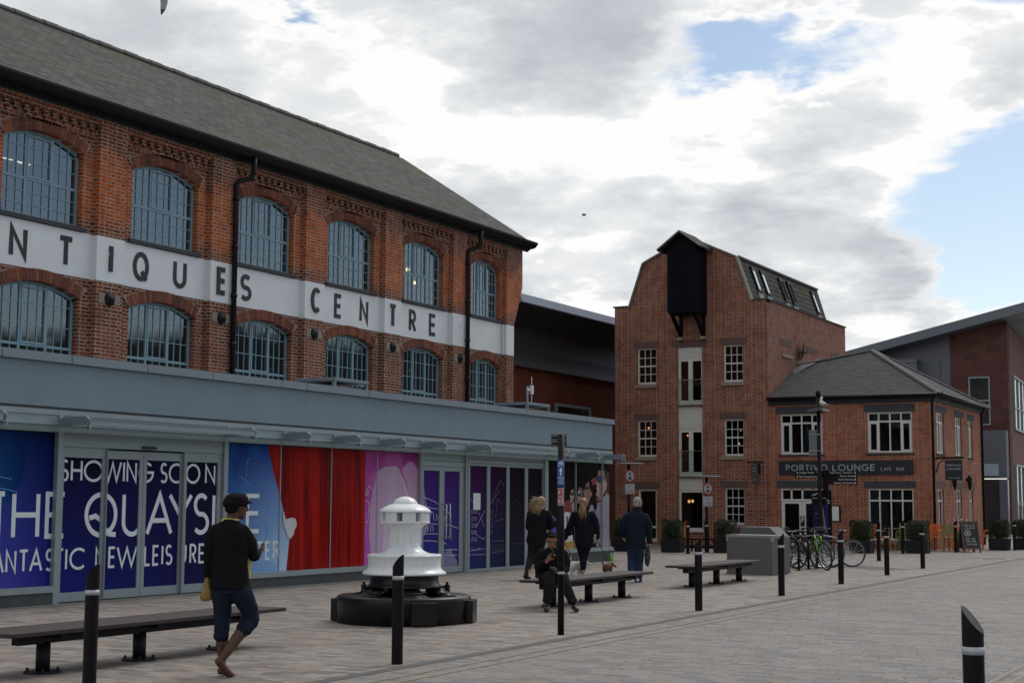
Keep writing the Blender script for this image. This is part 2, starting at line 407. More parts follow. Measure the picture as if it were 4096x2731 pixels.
def slate(name, cols, w=0.26, h=0.11, moss=None, vscale=1.0, mossbands=None):
    m, nt, b = mat(name)
    u, v, P = wall_uv(nt); v = mth(nt, 'MULTIPLY', v, vscale)
    c, f = bricktex(nt, u, v, w, h, 0.007)
    n = noise(nt, P, 0.7, 5, 0.6); n2 = noise(nt, P, 5, 4, 0.6)
    r = mth(nt, 'ADD', mth(nt, 'MULTIPLY', c, 0.5), mth(nt, 'ADD', mth(nt, 'MULTIPLY', n, 0.35), mth(nt, 'MULTIPLY', n2, 0.25)))
    col = ramp(nt, r, [(0.15+0.7*i/(len(cols)-1), cc) for i, cc in enumerate(cols)])
    if moss:
        k = noise(nt, vmth(nt, 'MULTIPLY', P, (1.0, 0.22, 1.0)), 1.3, 6, 0.7)
        k = mth(nt, 'MULTIPLY', mrange(nt, k, 0.44, 0.70), mossbands or 0.75)
        col = mixc(nt, k, col, moss)
    # a dark line is painted along each course's tail; bump step and dark joints
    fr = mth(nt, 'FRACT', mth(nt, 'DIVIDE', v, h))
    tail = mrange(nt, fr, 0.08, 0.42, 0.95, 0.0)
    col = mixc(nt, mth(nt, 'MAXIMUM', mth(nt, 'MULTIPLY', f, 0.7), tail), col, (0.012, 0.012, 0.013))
    put(nt, b.inputs['Base Color'], col)
    b.inputs['Roughness'].default_value = 0.85; b.inputs['Specular IOR Level'].default_value = 0.15
    bn = new(nt, 'ShaderNodeBump'); bn.inputs['Strength'].default_value = 0.7; bn.inputs['Distance'].default_value = 0.02
    put(nt, bn.inputs['Height'], mth(nt, 'SUBTRACT', mth(nt, 'ADD', mth(nt, 'MULTIPLY', fr, -0.6), mth(nt, 'MULTIPLY', c, 0.4)), f)); put(nt, b.inputs['Normal'], bn.outputs[0])
    return m
def glassmat(name, tint=(0.62, 0.68, 0.72), gloss=0.16, through=0.75, rough=0.02):
    """window pane: part clear, part mirror"""
    m, nt, b = mat(name); nt.nodes.remove(b)
    tr = new(nt, 'ShaderNodeBsdfTransparent'); put(nt, tr.inputs[0], tuple(x*through for x in tint))
    gl = new(nt, 'ShaderNodeBsdfGlossy'); gl.inputs['Roughness'].default_value = rough; put(nt, gl.inputs[0], (0.9, 0.95, 1.0))
    gi = new(nt, 'ShaderNodeNewGeometry')
    cosv = mth(nt, 'ABSOLUTE', vmth(nt, 'DOT_PRODUCT', gi.outputs['Normal'], gi.outputs['Incoming']))
    fres = mth(nt, 'ADD', 0.06, mth(nt, 'MULTIPLY', 0.94, mth(nt, 'POWER', mth(nt, 'SUBTRACT', 1.0, cosv), 5.0)))
    wn = noise(nt, pos(nt), 1.3, 2, 0.5)
    bn = new(nt, 'ShaderNodeBump'); bn.inputs['Strength'].default_value = 0.05; bn.inputs['Distance'].default_value = 0.05
    put(nt, bn.inputs['Height'], wn); put(nt, gl.inputs['Normal'], bn.outputs[0])
    fac = mth(nt, 'ADD', fres, gloss, clamp=True)
    mx = new(nt, 'ShaderNodeMixShader'); put(nt, mx.inputs[0], fac)
    nt.links.new(tr.outputs[0], mx.inputs[1]); nt.links.new(gl.outputs[0], mx.inputs[2])
    nt.links.new(mx.outputs[0], nt.nodes['Material Output'].inputs[0])
    return m
def emit(name, col, s):
    m, nt, b = mat(name); put(nt, b.inputs['Base Color'], (0.02, 0.02, 0.02)); put(nt, b.inputs['Emission Color'], col); b.inputs['Emission Strength'].default_value = s
    return m
def grad(name, y0, y1, z0, z1, c00, c10, c01, c11, rough=0.16, blotch=0.0, axis='y', blc=None):
    """printed vinyl: four corner inks blended across the sheet"""
    m, nt, b = mat(name); px, py, pz = sepx(nt, pos(nt))
    a = mrange(nt, py if axis == 'y' else px, y0, y1, 0, 1, 'LINEAR'); v = mrange(nt, pz, z0, z1, 0, 1, 'LINEAR')
    c = mixc(nt, v, mixc(nt, a, c00, c10), mixc(nt, a, c01, c11))
    if blotch:
        k = mth(nt, 'MULTIPLY', mrange(nt, noise(nt, pos(nt), 1.6, 3, 0.5), 0.4, 0.7), blotch)
        c = mixc(nt, k, c, blc or c10)
    put(nt, b.inputs['Base Color'], c); b.inputs['Roughness'].default_value = rough; b.inputs['Specular IOR Level'].default_value = 0.12
    return m

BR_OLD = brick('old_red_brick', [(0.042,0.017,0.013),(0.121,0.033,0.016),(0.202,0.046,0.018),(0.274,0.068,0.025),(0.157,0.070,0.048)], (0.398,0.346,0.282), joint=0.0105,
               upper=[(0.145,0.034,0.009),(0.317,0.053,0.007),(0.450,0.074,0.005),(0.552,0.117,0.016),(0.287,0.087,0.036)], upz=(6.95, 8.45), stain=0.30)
BR_ARCH = brick('gauged_arch_brick', [(0.108,0.034,0.019),(0.204,0.058,0.030),(0.276,0.084,0.043),(0.180,0.072,0.050)], (0.396,0.348,0.288), w=0.5, h=0.5, joint=0.001, stain=0.15)
BR_MILL = brick('mill_brick', [(0.050,0.023,0.019),(0.153,0.038,0.018),(0.235,0.052,0.021),(0.317,0.079,0.032),(0.137,0.069,0.056)], (0.438,0.371,0.304), w=0.235, h=0.072, joint=0.010, stain=0.25, pale=0.30)
BR_CAFE = brick('cafe_brick', [(0.089,0.028,0.017),(0.216,0.050,0.022),(0.298,0.072,0.030),(0.381,0.102,0.043),(0.201,0.086,0.060)], (0.464,0.371,0.291), w=0.225, h=0.074, joint=0.009, stain=0.22, pale=0.16)
BR_NEW = brick('modern_brick', [(0.108,0.026,0.017),(0.180,0.041,0.022),(0.228,0.054,0.029),(0.144,0.042,0.026)], (0.156,0.090,0.066), w=0.225, h=0.075, joint=0.008, stain=0.18)
PAINT_WHITE = plain('white_masonry_paint', (0.72, 0.74, 0.74), 0.75, var=0.06, scale=1.4)
def _paintbump():
    nt = PAINT_WHITE.node_tree; b = nt.nodes['Principled BSDF']; u, v, P = wall_uv(nt)
    c, f = bricktex(nt, u, v, 0.225, 0.075, 0.008, squash=0.62)
    bn = new(nt, 'ShaderNodeBump'); bn.inputs['Strength'].default_value = 0.35; bn.inputs['Distance'].default_value = 0.006
    put(nt, bn.inputs['Height'], mth(nt, 'SUBTRACT', mth(nt, 'MULTIPLY', c, 0.5), f)); put(nt, b.inputs['Normal'], bn.outputs[0])
_paintbump()
SLATE = slate('weathered_slate', [(0.036,0.04,0.039),(0.068,0.073,0.067),(0.096,0.099,0.09),(0.13,0.136,0.13)], moss=(0.105,0.105,0.045), w=0.30, h=0.16, vscale=1.83)
SLATE_CAFE = slate('grey_slate', [(0.045,0.047,0.05),(0.07,0.073,0.077),(0.09,0.093,0.097)], w=0.25, h=0.115, vscale=1.9, moss=(0.07,0.075,0.035), mossbands=0.35)
SLATE_MILL = slate('mossy_slate', [(0.03,0.034,0.03),(0.052,0.056,0.048),(0.075,0.078,0.07)], w=0.5, h=0.21, vscale=1.06, moss=(0.075,0.085,0.035))
LETTER = plain('black_lettering', (0.012, 0.010, 0.011), 0.5)
IRON = plain('black_iron', (0.012, 0.010, 0.012), 0.5, var=0.3, spec=0.2)
GUTTER = plain('black_gutter_paint', (0.009, 0.008, 0.010), 0.45, var=0.25, spec=0.22)
TEALFRAME = plain('blue_grey_window_paint', (0.205, 0.325, 0.375), 0.5, var=0.06)
SILL_DK = plain('dark_blue_brick_sill', (0.035, 0.035, 0.04), 0.7, var=0.3, scale=9)
STONE_PAD = plain('buff_stone', (0.24, 0.21, 0.16), 0.85, scale=8)
GLASS_OLD = glassmat('old_window_glass', gloss=0.11, through=0.9)
GLASS_LOW = glassmat('lower_window_glass', gloss=0.10, through=0.85)
GLASS_MILL = glassmat('mill_window_glass', gloss=-0.025, through=0.75)
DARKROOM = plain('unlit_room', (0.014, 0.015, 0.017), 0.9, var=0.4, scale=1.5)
SKYREFL_WALL = plain('painted_sky_reflection', (0.08, 0.19, 0.46), 0.9, var=0.15, scale=1.0)  # blue back wall painted in place of sky reflected in the upper panes
RENDER_GREY = plain('grey_render', (0.185, 0.24, 0.28), 0.85, var=0.10, scale=0.9)
def _streaks():
    nt = RENDER_GREY.node_tree; b = nt.nodes['Principled BSDF']; P = pos(nt)
    old = b.inputs['Base Color'].links[0].from_socket
    k = mrange(nt, noise(nt, vmth(nt, 'MULTIPLY', P, (1.0, 3.2, 0.25)), 1.4, 6, .68), .50, .78)
    px, py, pz = sepx(nt, P); top = mrange(nt, pz, 3.0, 3.7, .25, 1.0, 'LINEAR')
    put(nt, b.inputs['Base Color'], mixc(nt, mth(nt, 'MULTIPLY', mth(nt, 'MULTIPLY', k, top), .5), old, (.10, .125, .14)))
_streaks()
COPING = plain('grey_coping_metal', (0.20, 0.235, 0.265), 0.5, metal=0.25, var=0.08, scale=0.8)
ALU = plain('grey_aluminium', (0.275, 0.315, 0.33), 0.42, metal=0.2, var=0.06)
ALU_DK = plain('shadow_gap', (0.05, 0.055, 0.06), 0.6)
PLINTH = plain('dark_granite_plinth', (0.055, 0.058, 0.058), 0.6, var=0.25, scale=5)
CANOPY_GLASS = glassmat('green_canopy_glass', tint=(0.62, 0.78, 0.76), gloss=0.05, through=0.9)
RAILMETAL = plain('steel_rail', (0.45, 0.46, 0.47), 0.3, metal=0.9)
BLACKPLASTIC = plain('black_plastic', (0.012, 0.012, 0.013), 0.45)
WHITE_VINYL = plain('white_vinyl', (0.72, 0.75, 0.78), 0.3, var=0.02)
PAPER = plain('white_paper', (0.7, 0.72, 0.7), 0.7, var=0.05)

# ------------------------------------------------------------------ ground
def paving():
    m, nt, b = mat('pavers')
    P = pos(nt); px, py, pz = sepx(nt, P)
    c, f = bricktex(nt, px, py, 0.31, 0.125, 0.006, offs=0.37, squash=0.7, sqf=3)
    streak = noise(nt, vmth(nt, 'MULTIPLY', P, (0.42, 1.5, 1.0)), 1.5, 5, 0.62)
    big = noise(nt, P, 0.16, 4, 0.6); fine = noise(nt, P, 30, 4, 0.65)
    r = mth(nt, 'ADD', mth(nt, 'MULTIPLY', c, 0.60), mth(nt, 'ADD', mth(nt, 'MULTIPLY', streak, 0.52), mth(nt, 'MULTIPLY', mth(nt, 'SUBTRACT', fine, 0.5), 0.18)))
    col = ramp(nt, r, [(0.22,(0.12,0.108,0.10)),(0.36,(0.195,0.178,0.163)),(0.48,(0.245,0.222,0.203)),(0.56,(0.25,0.19,0.15)),(0.64,(0.30,0.28,0.255)),(0.74,(0.275,0.21,0.168)),(0.85,(0.31,0.285,0.26))])
    road = mrange(nt, px, -7.95, -7.80)                       # the carriageway beyond the channel is greyer
    roadc = ramp(nt, r, [(0.2,(0.12,0.113,0.108)),(0.38,(0.195,0.185,0.175)),(0.55,(0.235,0.222,0.21)),(0.66,(0.235,0.19,0.165)),(0.75,(0.26,0.245,0.232)),(0.88,(0.20,0.165,0.148))])
    col = mixc(nt, road, col, roadc)
    dk = mrange(nt, big, 0.3, 0.7, 0.82, 1.02, 'LINEAR')
    col = mixc(nt, 1.0, col, comb(nt, dk, dk, dk), 'MULTIPLY')
    col = mixc(nt, mth(nt, 'MULTIPLY', f, 0.85), col, (0.04, 0.037, 0.035))
    sp = mrange(nt, noise(nt, P, 5.5, 2, 0.4), 0.73, 0.755)     # chewing-gum spots
    col = mixc(nt, mth(nt, 'MULTIPLY', sp, 0.5), col, (0.10, 0.095, 0.09))
    st = mrange(nt, noise(nt, vmth(nt, 'ADD', P, (5.0, 2.0, 0)), 0.75, 5, 0.7), 0.55, 0.74)            # damp and oily stains
    col = mixc(nt, mth(nt, 'MULTIPLY', st, 0.38), col, (0.085, 0.08, 0.075))
    put(nt, b.inputs['Base Color'], col)
    put(nt, b.inputs['Roughness'], mrange(nt, streak, 0.3, 0.7, 0.62, 0.82)); b.inputs['Specular IOR Level'].default_value = 0.35
    bn = new(nt, 'ShaderNodeBump'); bn.inputs['Strength'].default_value = 0.4; bn.inputs['Distance'].default_value = 0.008
    put(nt, bn.inputs['Height'], mth(nt, 'SUBTRACT', mth(nt, 'MULTIPLY', fine, 0.5), f)); put(nt, b.inputs['Normal'], bn.outputs[0])
    return m
PAVE = paving()
g = MB(); g.quad((-700, -300, 0), (700, -300, 0), (700, 900, 0), (-700, 900, 0))
tag(g.build('ground', PAVE), kind='structure')
g = MB(); g.quad((-7.98, -5, .004), (-7.83, -5, .004), (-7.83, 120, .004), (-7.98, 120, .004))
CHANNEL = plain('dark_channel_setts', (0.085, 0.08, 0.078), 0.8, var=0.35, scale=6)
tag(g.build('road_channel', CHANNEL), kind='structure')
g = MB(); g.quad((-17.2, -5, .004), (-16.75, -5, .004), (-16.75, 37.4, .004), (-17.2, 37.4, .004))
tag(g.build('edging_strip', plain('concrete_edging', (0.17, 0.16, 0.145), 0.85, var=0.3, scale=3)), kind='structure')
def yellowmat():
    m, nt, b = mat('worn_yellow_paint'); P = pos(nt)
    put(nt, b.inputs['Base Color'], mixc(nt, mrange(nt, noise(nt, P, 9, 5, 0.7), 0.33, 0.55), (0.29, 0.215, 0.075), (0.205, 0.185, 0.16)))
    b.inputs['Roughness'].default_value = 0.8
    return m
YELLOW = yellowmat()
g = MB(); 
for x in (-7.52, -7.30): g.quad((x-.035, -2, .004), (x+.035, -2, .004), (x+.035, 40, .004), (x-.035, 40, .004))
tag(g.build('yellow_road_marking', YELLOW), kind='structure')
g = MB()
for x in (-2.74, -2.58): g.quad((x-.03, -2, .004), (x+.03, -2, .004), (x+.03, 70, .004), (x-.03, 70, .004))
tag(g.build('yellow_road_marking', YELLOW), kind='structure')
g = MB(); pts_in = [(-13.5,38.6),(-12.0,38.2),(-10.8,37.2),(-9.6,35.6)]; pts_out = [(-13.5,39.0),(-11.8,38.9),(-10.3,38.0),(-8.9,36.4)]
for i in range(3): g.quad((*pts_in[i], .004), (*pts_in[i+1], .004), (*pts_out[i+1], .004), (*pts_out[i], .004))
tag(g.build('sett_strip', CHANNEL), kind='structure')

# ------------------------------------------------------------------ walls with openings
def wall(mb, P, us, zs, openings, depth, reveal_mb=None):
    """P(u,z,d) -> point; openings (u0,u1,z0,zs,rise): flat head when rise is 0"""
    rv = reveal_mb or mb
    U = sorted(set([round(x, 4) for x in us]+[round(x, 4) for o in openings for x in o[:2]]))
    Z = sorted(set([round(z, 4) for z in zs]+[round(z, 4) for o in openings for z in (o[2], o[3], o[3]+o[4])]))
    for i in range(len(U)-1):
        for j in range(len(Z)-1):
            uc, zc = (U[i]+U[i+1])/2, (Z[j]+Z[j+1])/2
            hit = None
            for o in openings:
                if o[0] < uc < o[1] and o[2] < zc < o[3]+o[4]: hit = o
            if hit is None:
                mb.quad(P(U[i], Z[j], 0), P(U[i+1], Z[j], 0), P(U[i+1], Z[j+1], 0), P(U[i], Z[j+1], 0))
    for (u0, u1, z0, zsp, rise) in openings:
        A = arch_pts(u0, u1, zsp, rise)
        if rise > 0:
            zt = zsp+rise
            for a, b in zip(A[:-1], A[1:]):
                mb.quad(P(a[0], a[1], 0), P(b[0], b[1], 0), P(b[0], zt, 0), P(a[0], zt, 0))
        loop = [(u0, z0)]+A+[(u1, z0)]
        for k in range(len(loop)):
            a, b = loop[k], loop[(k+1) % len(loop)]
            rv.quad(P(a[0], a[1], 0), P(b[0], b[1], 0), P(b[0], b[1], depth), P(a[0], a[1], depth))
def arch_pts(u0, u1, zsp, rise, n=16):
    if rise <= 0: return [(u0, zsp), (u1, zsp)]
    w = (u1-u0)/2; r = (w*w+rise*rise)/(2*rise); cu, cz = (u0+u1)/2, zsp+rise-r
    a0 = math.atan2(zsp-cz, -w); a1 = math.atan2(zsp-cz, w)
    return [(cu+r*math.cos(a0+(a1-a0)*i/n), cz+r*math.sin(a0+(a1-a0)*i/n)) for i in range(n+1)]
def arch_bricks(mb, P, u0, u1, zsp, rise, hgt, proud, nb):
    w = (u1-u0)/2; r = (w*w+rise*rise)/(2*rise); cu, cz = (u0+u1)/2, zsp+rise-r
    a0 = math.atan2(zsp-cz, -w); a1 = math.atan2(zsp-cz, w)
    for k in range(nb):
        t0 = a0+(a1-a0)*(k+.07)/nb; t1 = a0+(a1-a0)*(k+.93)/nb
        halves = [(0, 1.0)] if k % 2 else [(0, .48), (.53, 1.0)]
        mb.m = rnd.choice((0, 0, 1, 2))
        for (h0, h1) in halves:
            ra, rb = r+.004+hgt*h0, r+.004+hgt*h1
            q = [(cu+ra*math.cos(t0), cz+ra*math.sin(t0)), (cu+ra*math.cos(t1), cz+ra*math.sin(t1)), (cu+rb*math.cos(t1), cz+rb*math.sin(t1)), (cu+rb*math.cos(t0), cz+rb*math.sin(t0))]
            mb.prism(q, lambda a, b: P(a, b, .03), lambda a, b: P(a, b, -proud))
    mb.m = 0

# ------------------------------------------------------------------ the old brick warehouse
XP, XB = -21.5, -21.65
Y0, Y1 = 8.0, 39.62
ant = thing('warehouse', 'long red brick warehouse with slate roof and a white painted band lettered in black', 'building', (XB, 24.0, 0))
PIL = [22.45+3.49*k for k in range(-4, 5)]
WIN = [20.72+3.49*k for k in range(-3, 5)]+[38.15]
HW = 1.03
wins_up, wins_lo = [], []
for i, c in enumerate(WIN):
    h = HW if i < len(WIN)-1 else 0.86
    wins_up.append((c-h, c+h, 6.97, 8.43, 0.24)); wins_lo.append((c-h, c+h, 3.55, 5.52, 0.22))
Pb = lambda u, z, d: (XB-d, u, z)
Pp = lambda u, z, d: (XP-d, u, z)
wm = MB()
wall(wm, Pb, [Y0, Y1], [0, 9.17], wins_up+wins_lo, 0.24)
wm.quad(Pp(Y0, 9.17, 0), Pp(40.17, 9.17, 0), Pp(40.17, 9.45, 0), Pp(Y0, 9.45, 0))     # frieze over the bays
wm.quad(Pp(Y0, 9.17, 0), Pp(40.17, 9.17, 0), Pp(40.17, 9.17, .15), Pp(Y0, 9.17, .15))
for c in PIL:
    wm.box(XB-.02, XP, c-.385, c+.385, 0, 9.169)
# corner pier, corbelled out in steps above the band
wm.box(XB-4, XP, 39.16, 39.62, 0, 6.86)
for k in range(18):
    z = 6.86+k*0.075; wm.box(XB-4, XP, 39.16, 39.62+0.55*min(1, (k+1)/17.0), z, z+0.075)
wm.box(XB-4, XP, 39.16, 40.17, 8.21, 9.169)
wm.quad((XP, 40.17, 9.17), (XP-9, 40.17, 9.17), (XP-4.5, 40.17, 12.35), (XP, 40.17, 9.45))   # gable end
wm.quad((XP, 39.62, 0), (XP-9, 39.62, 0), (XP-9, 39.62, 9.2), (XP, 39.62, 9.2))
# dentil course under the frieze
edges = sorted([c-.385 for c in PIL]+[c+.385 for c in PIL]+[39.16])
bays = [(PIL[i]+.385, PIL[i+1]-.385) for i in range(len(PIL)-1)]+[(PIL[-1]+.385, 39.16)]
for a, b in bays:
    wm.box(XB, XB+.11, a, b, 9.095, 9.169); wm.box(XB, XB+.035, a, b, 8.85, 8.92)
    n = int((b-a)/0.235); st = (b-a)/n
    for k in range(n):
        wm.box(XB, XB+.075, a+k*st+.02, a+k*st+st*.56, 8.995, 9.094)
        wm.box(XB, XB+.04, a+(k+.5)*st-.02, a+(k+.5)*st+st*.52, 8.92, 8.994)
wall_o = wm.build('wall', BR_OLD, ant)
# arches
BR_A2 = plain('dark_arch_brick', (0.105, 0.036, 0.022), 0.9, var=0.4, scale=7); BR_A3 = plain('orange_arch_brick', (0.24, 0.075, 0.035), 0.9, var=0.3, scale=7); BR_A1 = plain('red_arch_brick', (0.165, 0.048, 0.026), 0.9, var=0.3, scale=7)
MORTAR = plain('lime_mortar', (0.33, 0.29, 0.245), 0.95, var=0.15, scale=9)
for o in wins_up[1:]+wins_lo[1:]:
    a = MB(); arch_bricks(a, Pb, o[0]-.02, o[1]+.02, o[3], o[4], 0.235, 0.035, 27)
    ao = a.build('brick_arch', [BR_A1, BR_A2, BR_A3], ant)
    b = MB(); A = arch_pts(o[0]-.02, o[1]+.02, o[3]+.006, o[4]); B = [(p[0]+(p[0]-(o[0]+o[1])/2)*.16, p[1]+.232-abs(p[0]-(o[0]+o[1])/2)*.02) for p in A]
    for i in range(len(A)-1): b.quad(Pb(*A[i], -.024), Pb(*A[i+1], -.024), Pb(*B[i+1], -.024), Pb(*B[i], -.024))
    b.build('mortar_bed', MORTAR, ao)
# white band and its lettering
bd = MB()
for a, b in bays: bd.box(XB-.01, XB+.006, a-.01, b+.01, 5.962, 6.868)
for c in PIL: bd.box(XB, XP+.006, c-.391, c+.391, 5.945, 6.852)
bd.box(XB, XP+.006, 39.154, 39.626, 5.945, 6.852)
bd.build('painted_band', PAINT_WHITE, ant)
for (ch, y0, y1, pil) in [('A',17.6,18.05,0),('N',19.92,20.36,0),('T',21.16,21.57,0),('I',22.40,22.5,1),('Q',23.26,23.74,0),('U',24.50,24.92,0),('E',25.76,26.07,1),('S',26.76,27.17,0),('C',29.28,29.66,1),('E',30.46,30.79,0),('N',31.58,31.97,0),('T',32.74,33.06,1),('R',33.94,34.30,0),('E',34.97,35.33,0)]:
    X = (XP if pil else XB)+.006
    l = MB(); q = lambda u, v, h: (X+h, u, v)
    glyph(l, ch, y0-.004, y1+.004, 6.112, 6.733, 0.106, q, 0.0, 0.027 if pil else 0.012)
    l.build('letter', LETTER, ant)
# sills, tie plates
for o in wins_up[1:]:
    s = MB(); s.box(XB-.2, XB+.06, o[0]-.09, o[1]+.09, 6.875, 6.968); s.build('sill', SILL_DK, ant, bevel=.01)
for c in PIL[2:]:
    p = MB(); p.smooth = True; p.lathe([(0,.075),(.03,.075),(.05,.05),(.105,.04),(.14,.015),(.145,0),(0.0,0)], n=24)
    po = p.build('tie_plate', IRON, ant); 
    po.data.transform(Matrix.Translation((XP+.02, c, 5.60))@Matrix.Rotation(R(90), 4, 'Y'))
    s = MB(); s.box(XP-.02, XP+.018, c-.30, c+.30, 5.50, 5.70); s.build('pad_stone', STONE_PAD, ant)
    w_ = MB(); w_.smooth = True; w_.lathe([(0,.014),(.012,.014),(.016,.006),(.088,.006),(.092,.012),(.10,.012),(.104,0),(0.0,0)], n=24)
    wo_ = w_.build('tie_plate', PAINT_WHITE, ant); wo_.data.transform(Matrix.Translation((XP+.008, c+.04, 6.52))@Matrix.Rotation(R(90), 4, 'Y'))
# windows: steel frames with glazing bars
def old_window(o, rows_up, rows_dn, ztr, glass):
    u0, u1, z0, zs, rise = o; cu = (u0+u1)/2; w = u1-u0
    top = lambda u: arch_z(u, u0, u1, zs, rise)
    f = MB(); X0, X1 = XB-.20, XB-.13
    A = arch_pts(u0, u1, zs, rise)
    fw_ = .055
    f.box(X0, X1, u0, u0+fw_, z0, zs); f.box(X0, X1, u1-fw_, u1, z0, zs); f.box(X0, X1, u0+fw_, u1-fw_, z0, z0+fw_)
    for a, b in zip(A[:-1], A[1:]):
        f.add([(X0,a[0],a[1]),(X1,a[0],a[1]),(X1,b[0],b[1]),(X0,b[0],b[1]),(X0,a[0],a[1]-fw_),(X1,a[0],a[1]-fw_),(X1,b[0],b[1]-fw_),(X0,b[0],b[1]-fw_)], [(0,1,2,3),(4,7,6,5),(1,5,6,2),(0,3,7,4)])
    ua, ub = u0+w*.335, u0+w*.665
    for u in (ua, ub): f.box(X0+.005, X1-.002, u-.026, u+.026, z0+fw_, top(u)-fw_+.01)
    f.box(X0+.008, X1-.006, u0+fw_, u1-fw_, ztr-.026, ztr+.026)
    f.box(X0+.002, X1+.012, ua+.026, ua+.06, ztr+.026, top(ua)-fw_); f.box(X0+.002, X1+.012, ub-.06, ub-.026, ztr+.026, top(ub)-fw_)   # opening light
    f.box(X0+.002, X1+.010, ua+.06, ub-.06, ztr+.026, ztr+.062); f.box(X0+.002, X1+.010, ua+.06, ub-.06, zs+rise-.125, zs+rise-.09)
    cols = [u0+fw_, ua, ub, u1-fw_]
    for i in range(3):
        for k in (1, 2):
            u = cols[i]+(cols[i+1]-cols[i])*k/3; f.box(X0+.02, X1-.010, u-.0085, u+.0085, z0+fw_, top(u)-fw_+.01)
    for k in range(1, rows_dn): z = z0+(ztr-z0)*k/rows_dn; f.box(X0+.021, X1-.011, u0+fw_, u1-fw_, z-.0085, z+.0085)
    zt = zs+rise
    for k in range(1, rows_up):
        z = ztr+(zt-ztr)*k/rows_up
        inset = 0
        if z > zs-.04:
            r = ((w/2)**2+rise*rise)/(2*rise); cz = zs+rise-r; inset = w/2-math.sqrt(max(r*r-(z-cz)**2, 0))
        f.box(X0+.021, X1-.011, u0+fw_+inset, u1-fw_-inset, z-.0085, z+.0085)
    fo = f.build('window', TEALFRAME, ant)
    gl = MB(); gx = X1-.026
    gl.quad(*[(gx, a, b) for a, b in [(u0+.02, z0+.02)]+[(p[0], p[1]-.02) for p in A]+[(u1-.02, z0+.02)]])
    gl.build('pane', glass, fo)
def arch_z(u, u0, u1, zs, rise):
    w = (u1-u0)/2; r = (w*w+rise*rise)/(2*rise); cz = zs+rise-r
    return cz+math.sqrt(max(r*r-(u-(u0+u1)/2)**2, 0))
for o in wins_up[1:]: old_window(o, 3, 3, 7.72, GLASS_OLD)
for o in wins_lo[1:]: old_window(o, 3, 3, 4.52, GLASS_LOW)
# rooms behind the panes; reflected blue sky painted on the upper back wall
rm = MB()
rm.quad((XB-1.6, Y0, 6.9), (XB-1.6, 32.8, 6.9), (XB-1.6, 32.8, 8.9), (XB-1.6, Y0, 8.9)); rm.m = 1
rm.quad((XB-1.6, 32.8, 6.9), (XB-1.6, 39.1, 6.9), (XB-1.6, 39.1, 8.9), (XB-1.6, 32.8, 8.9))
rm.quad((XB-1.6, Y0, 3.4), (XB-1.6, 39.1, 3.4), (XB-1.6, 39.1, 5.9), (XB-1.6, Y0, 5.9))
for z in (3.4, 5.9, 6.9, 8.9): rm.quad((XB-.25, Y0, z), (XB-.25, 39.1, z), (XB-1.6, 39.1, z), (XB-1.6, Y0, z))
rm.build('interior', [SKYREFL_WALL, DARKROOM], ant)
TUBE = emit('fluorescent_tube', (1.0, 0.95, 0.85), 1.2); GLOBE = emit('warm_globe', (1.0, 0.72, 0.4), 2.5)
for (x, ya, yb, z) in [(XB-.9, 19.95, 20.3, 8.25), (XB-.9, 20.45, 20.75, 8.24), (XB-.9, 20.9, 21.2, 8.23), (XB-.8, 19.7, 19.86, 7.55), (XB-.9, 31.0, 31.2, 5.33), (XB-.9, 20.2, 20.4, 5.55)]:
    t = MB(); t.box(x-.03, x+.03, ya, yb, z-.02, z+.02); t.build('tube_lamp', TUBE, ant)
for (y, z) in [(34.95, 8.0), (35.30, 7.66), (35.2, 5.2)]:
    t = MB(); t.smooth = True; t.ell((XB-.7, y, z), (.055, .055, .06)); t.build('globe_lamp', GLOBE, ant)
# stock on the window shelves of the lower floor
stock = [plain('stock_cream', (0.30, 0.27, 0.2), 0.7), plain('stock_brown', (0.09, 0.05, 0.03), 0.7), plain('stock_pale', (0.32, 0.33, 0.32), 0.6), plain('stock_ochre', (0.2, 0.13, 0.05), 0.7)]
s = MB()
for o in wins_lo[3:6]:
    for k in range(15):
        y = rnd.uniform(o[0]+.1, o[1]-.1); h = rnd.uniform(.1, .45); s.m = rnd.randrange(4)
        z = 3.6+rnd.choice((0, .35, .72)); s.box(XB-.6, XB-.5, y-rnd.uniform(.03, .1), y+rnd.uniform(.03, .1), z, z+h)
s.build('shelf_stock', stock, ant)
# roof, gutter, downpipes
rf = MB(); SL = 3.18/4.82
def rz(x): return 9.47+(-21.18-x)*SL
rf.prism([(-21.18, rz(-21.18)), (-26.0, rz(-26.0)), (-30.8, rz(-21.18)), (-30.8, rz(-21.18)-.12), (-26.0, rz(-26.0)-.14), (-21.18, rz(-21.18)-.10)], lambda a, b: (a, Y0-.3, b), lambda a, b: (a, 40.28, b))
rf.build('roof', SLATE, ant)
rd = MB()
for k in range(72):
    y = Y0+k*.45
    if y+.44 < 40.35: rd.tube([(-26.0, y, rz(-26.0)+.0), (-26.0, y+.44, rz(-26.0)+.0)], .10+(.012 if k % 2 else 0), 8)
rd.build('ridge_tile', plain('ridge_tile_grey', (0.085, 0.08, 0.072), 0.8, var=.3), ant)
gt = MB()
gt.prism([(-21.49, 9.24), (-21.43, 9.235), (-21.43, 9.275), (-21.37, 9.28), (-21.37, 9.315), (-21.26, 9.32), (-21.18, 9.35), (-21.11, 9.42), (-21.09, 9.46), (-21.09, 9.50), (-21.12, 9.50), (-21.49, 9.47)], lambda a, b: (a, Y0, b), lambda a, b: (a, 40.42, b))
gt.build('gutter', GUTTER, ant)
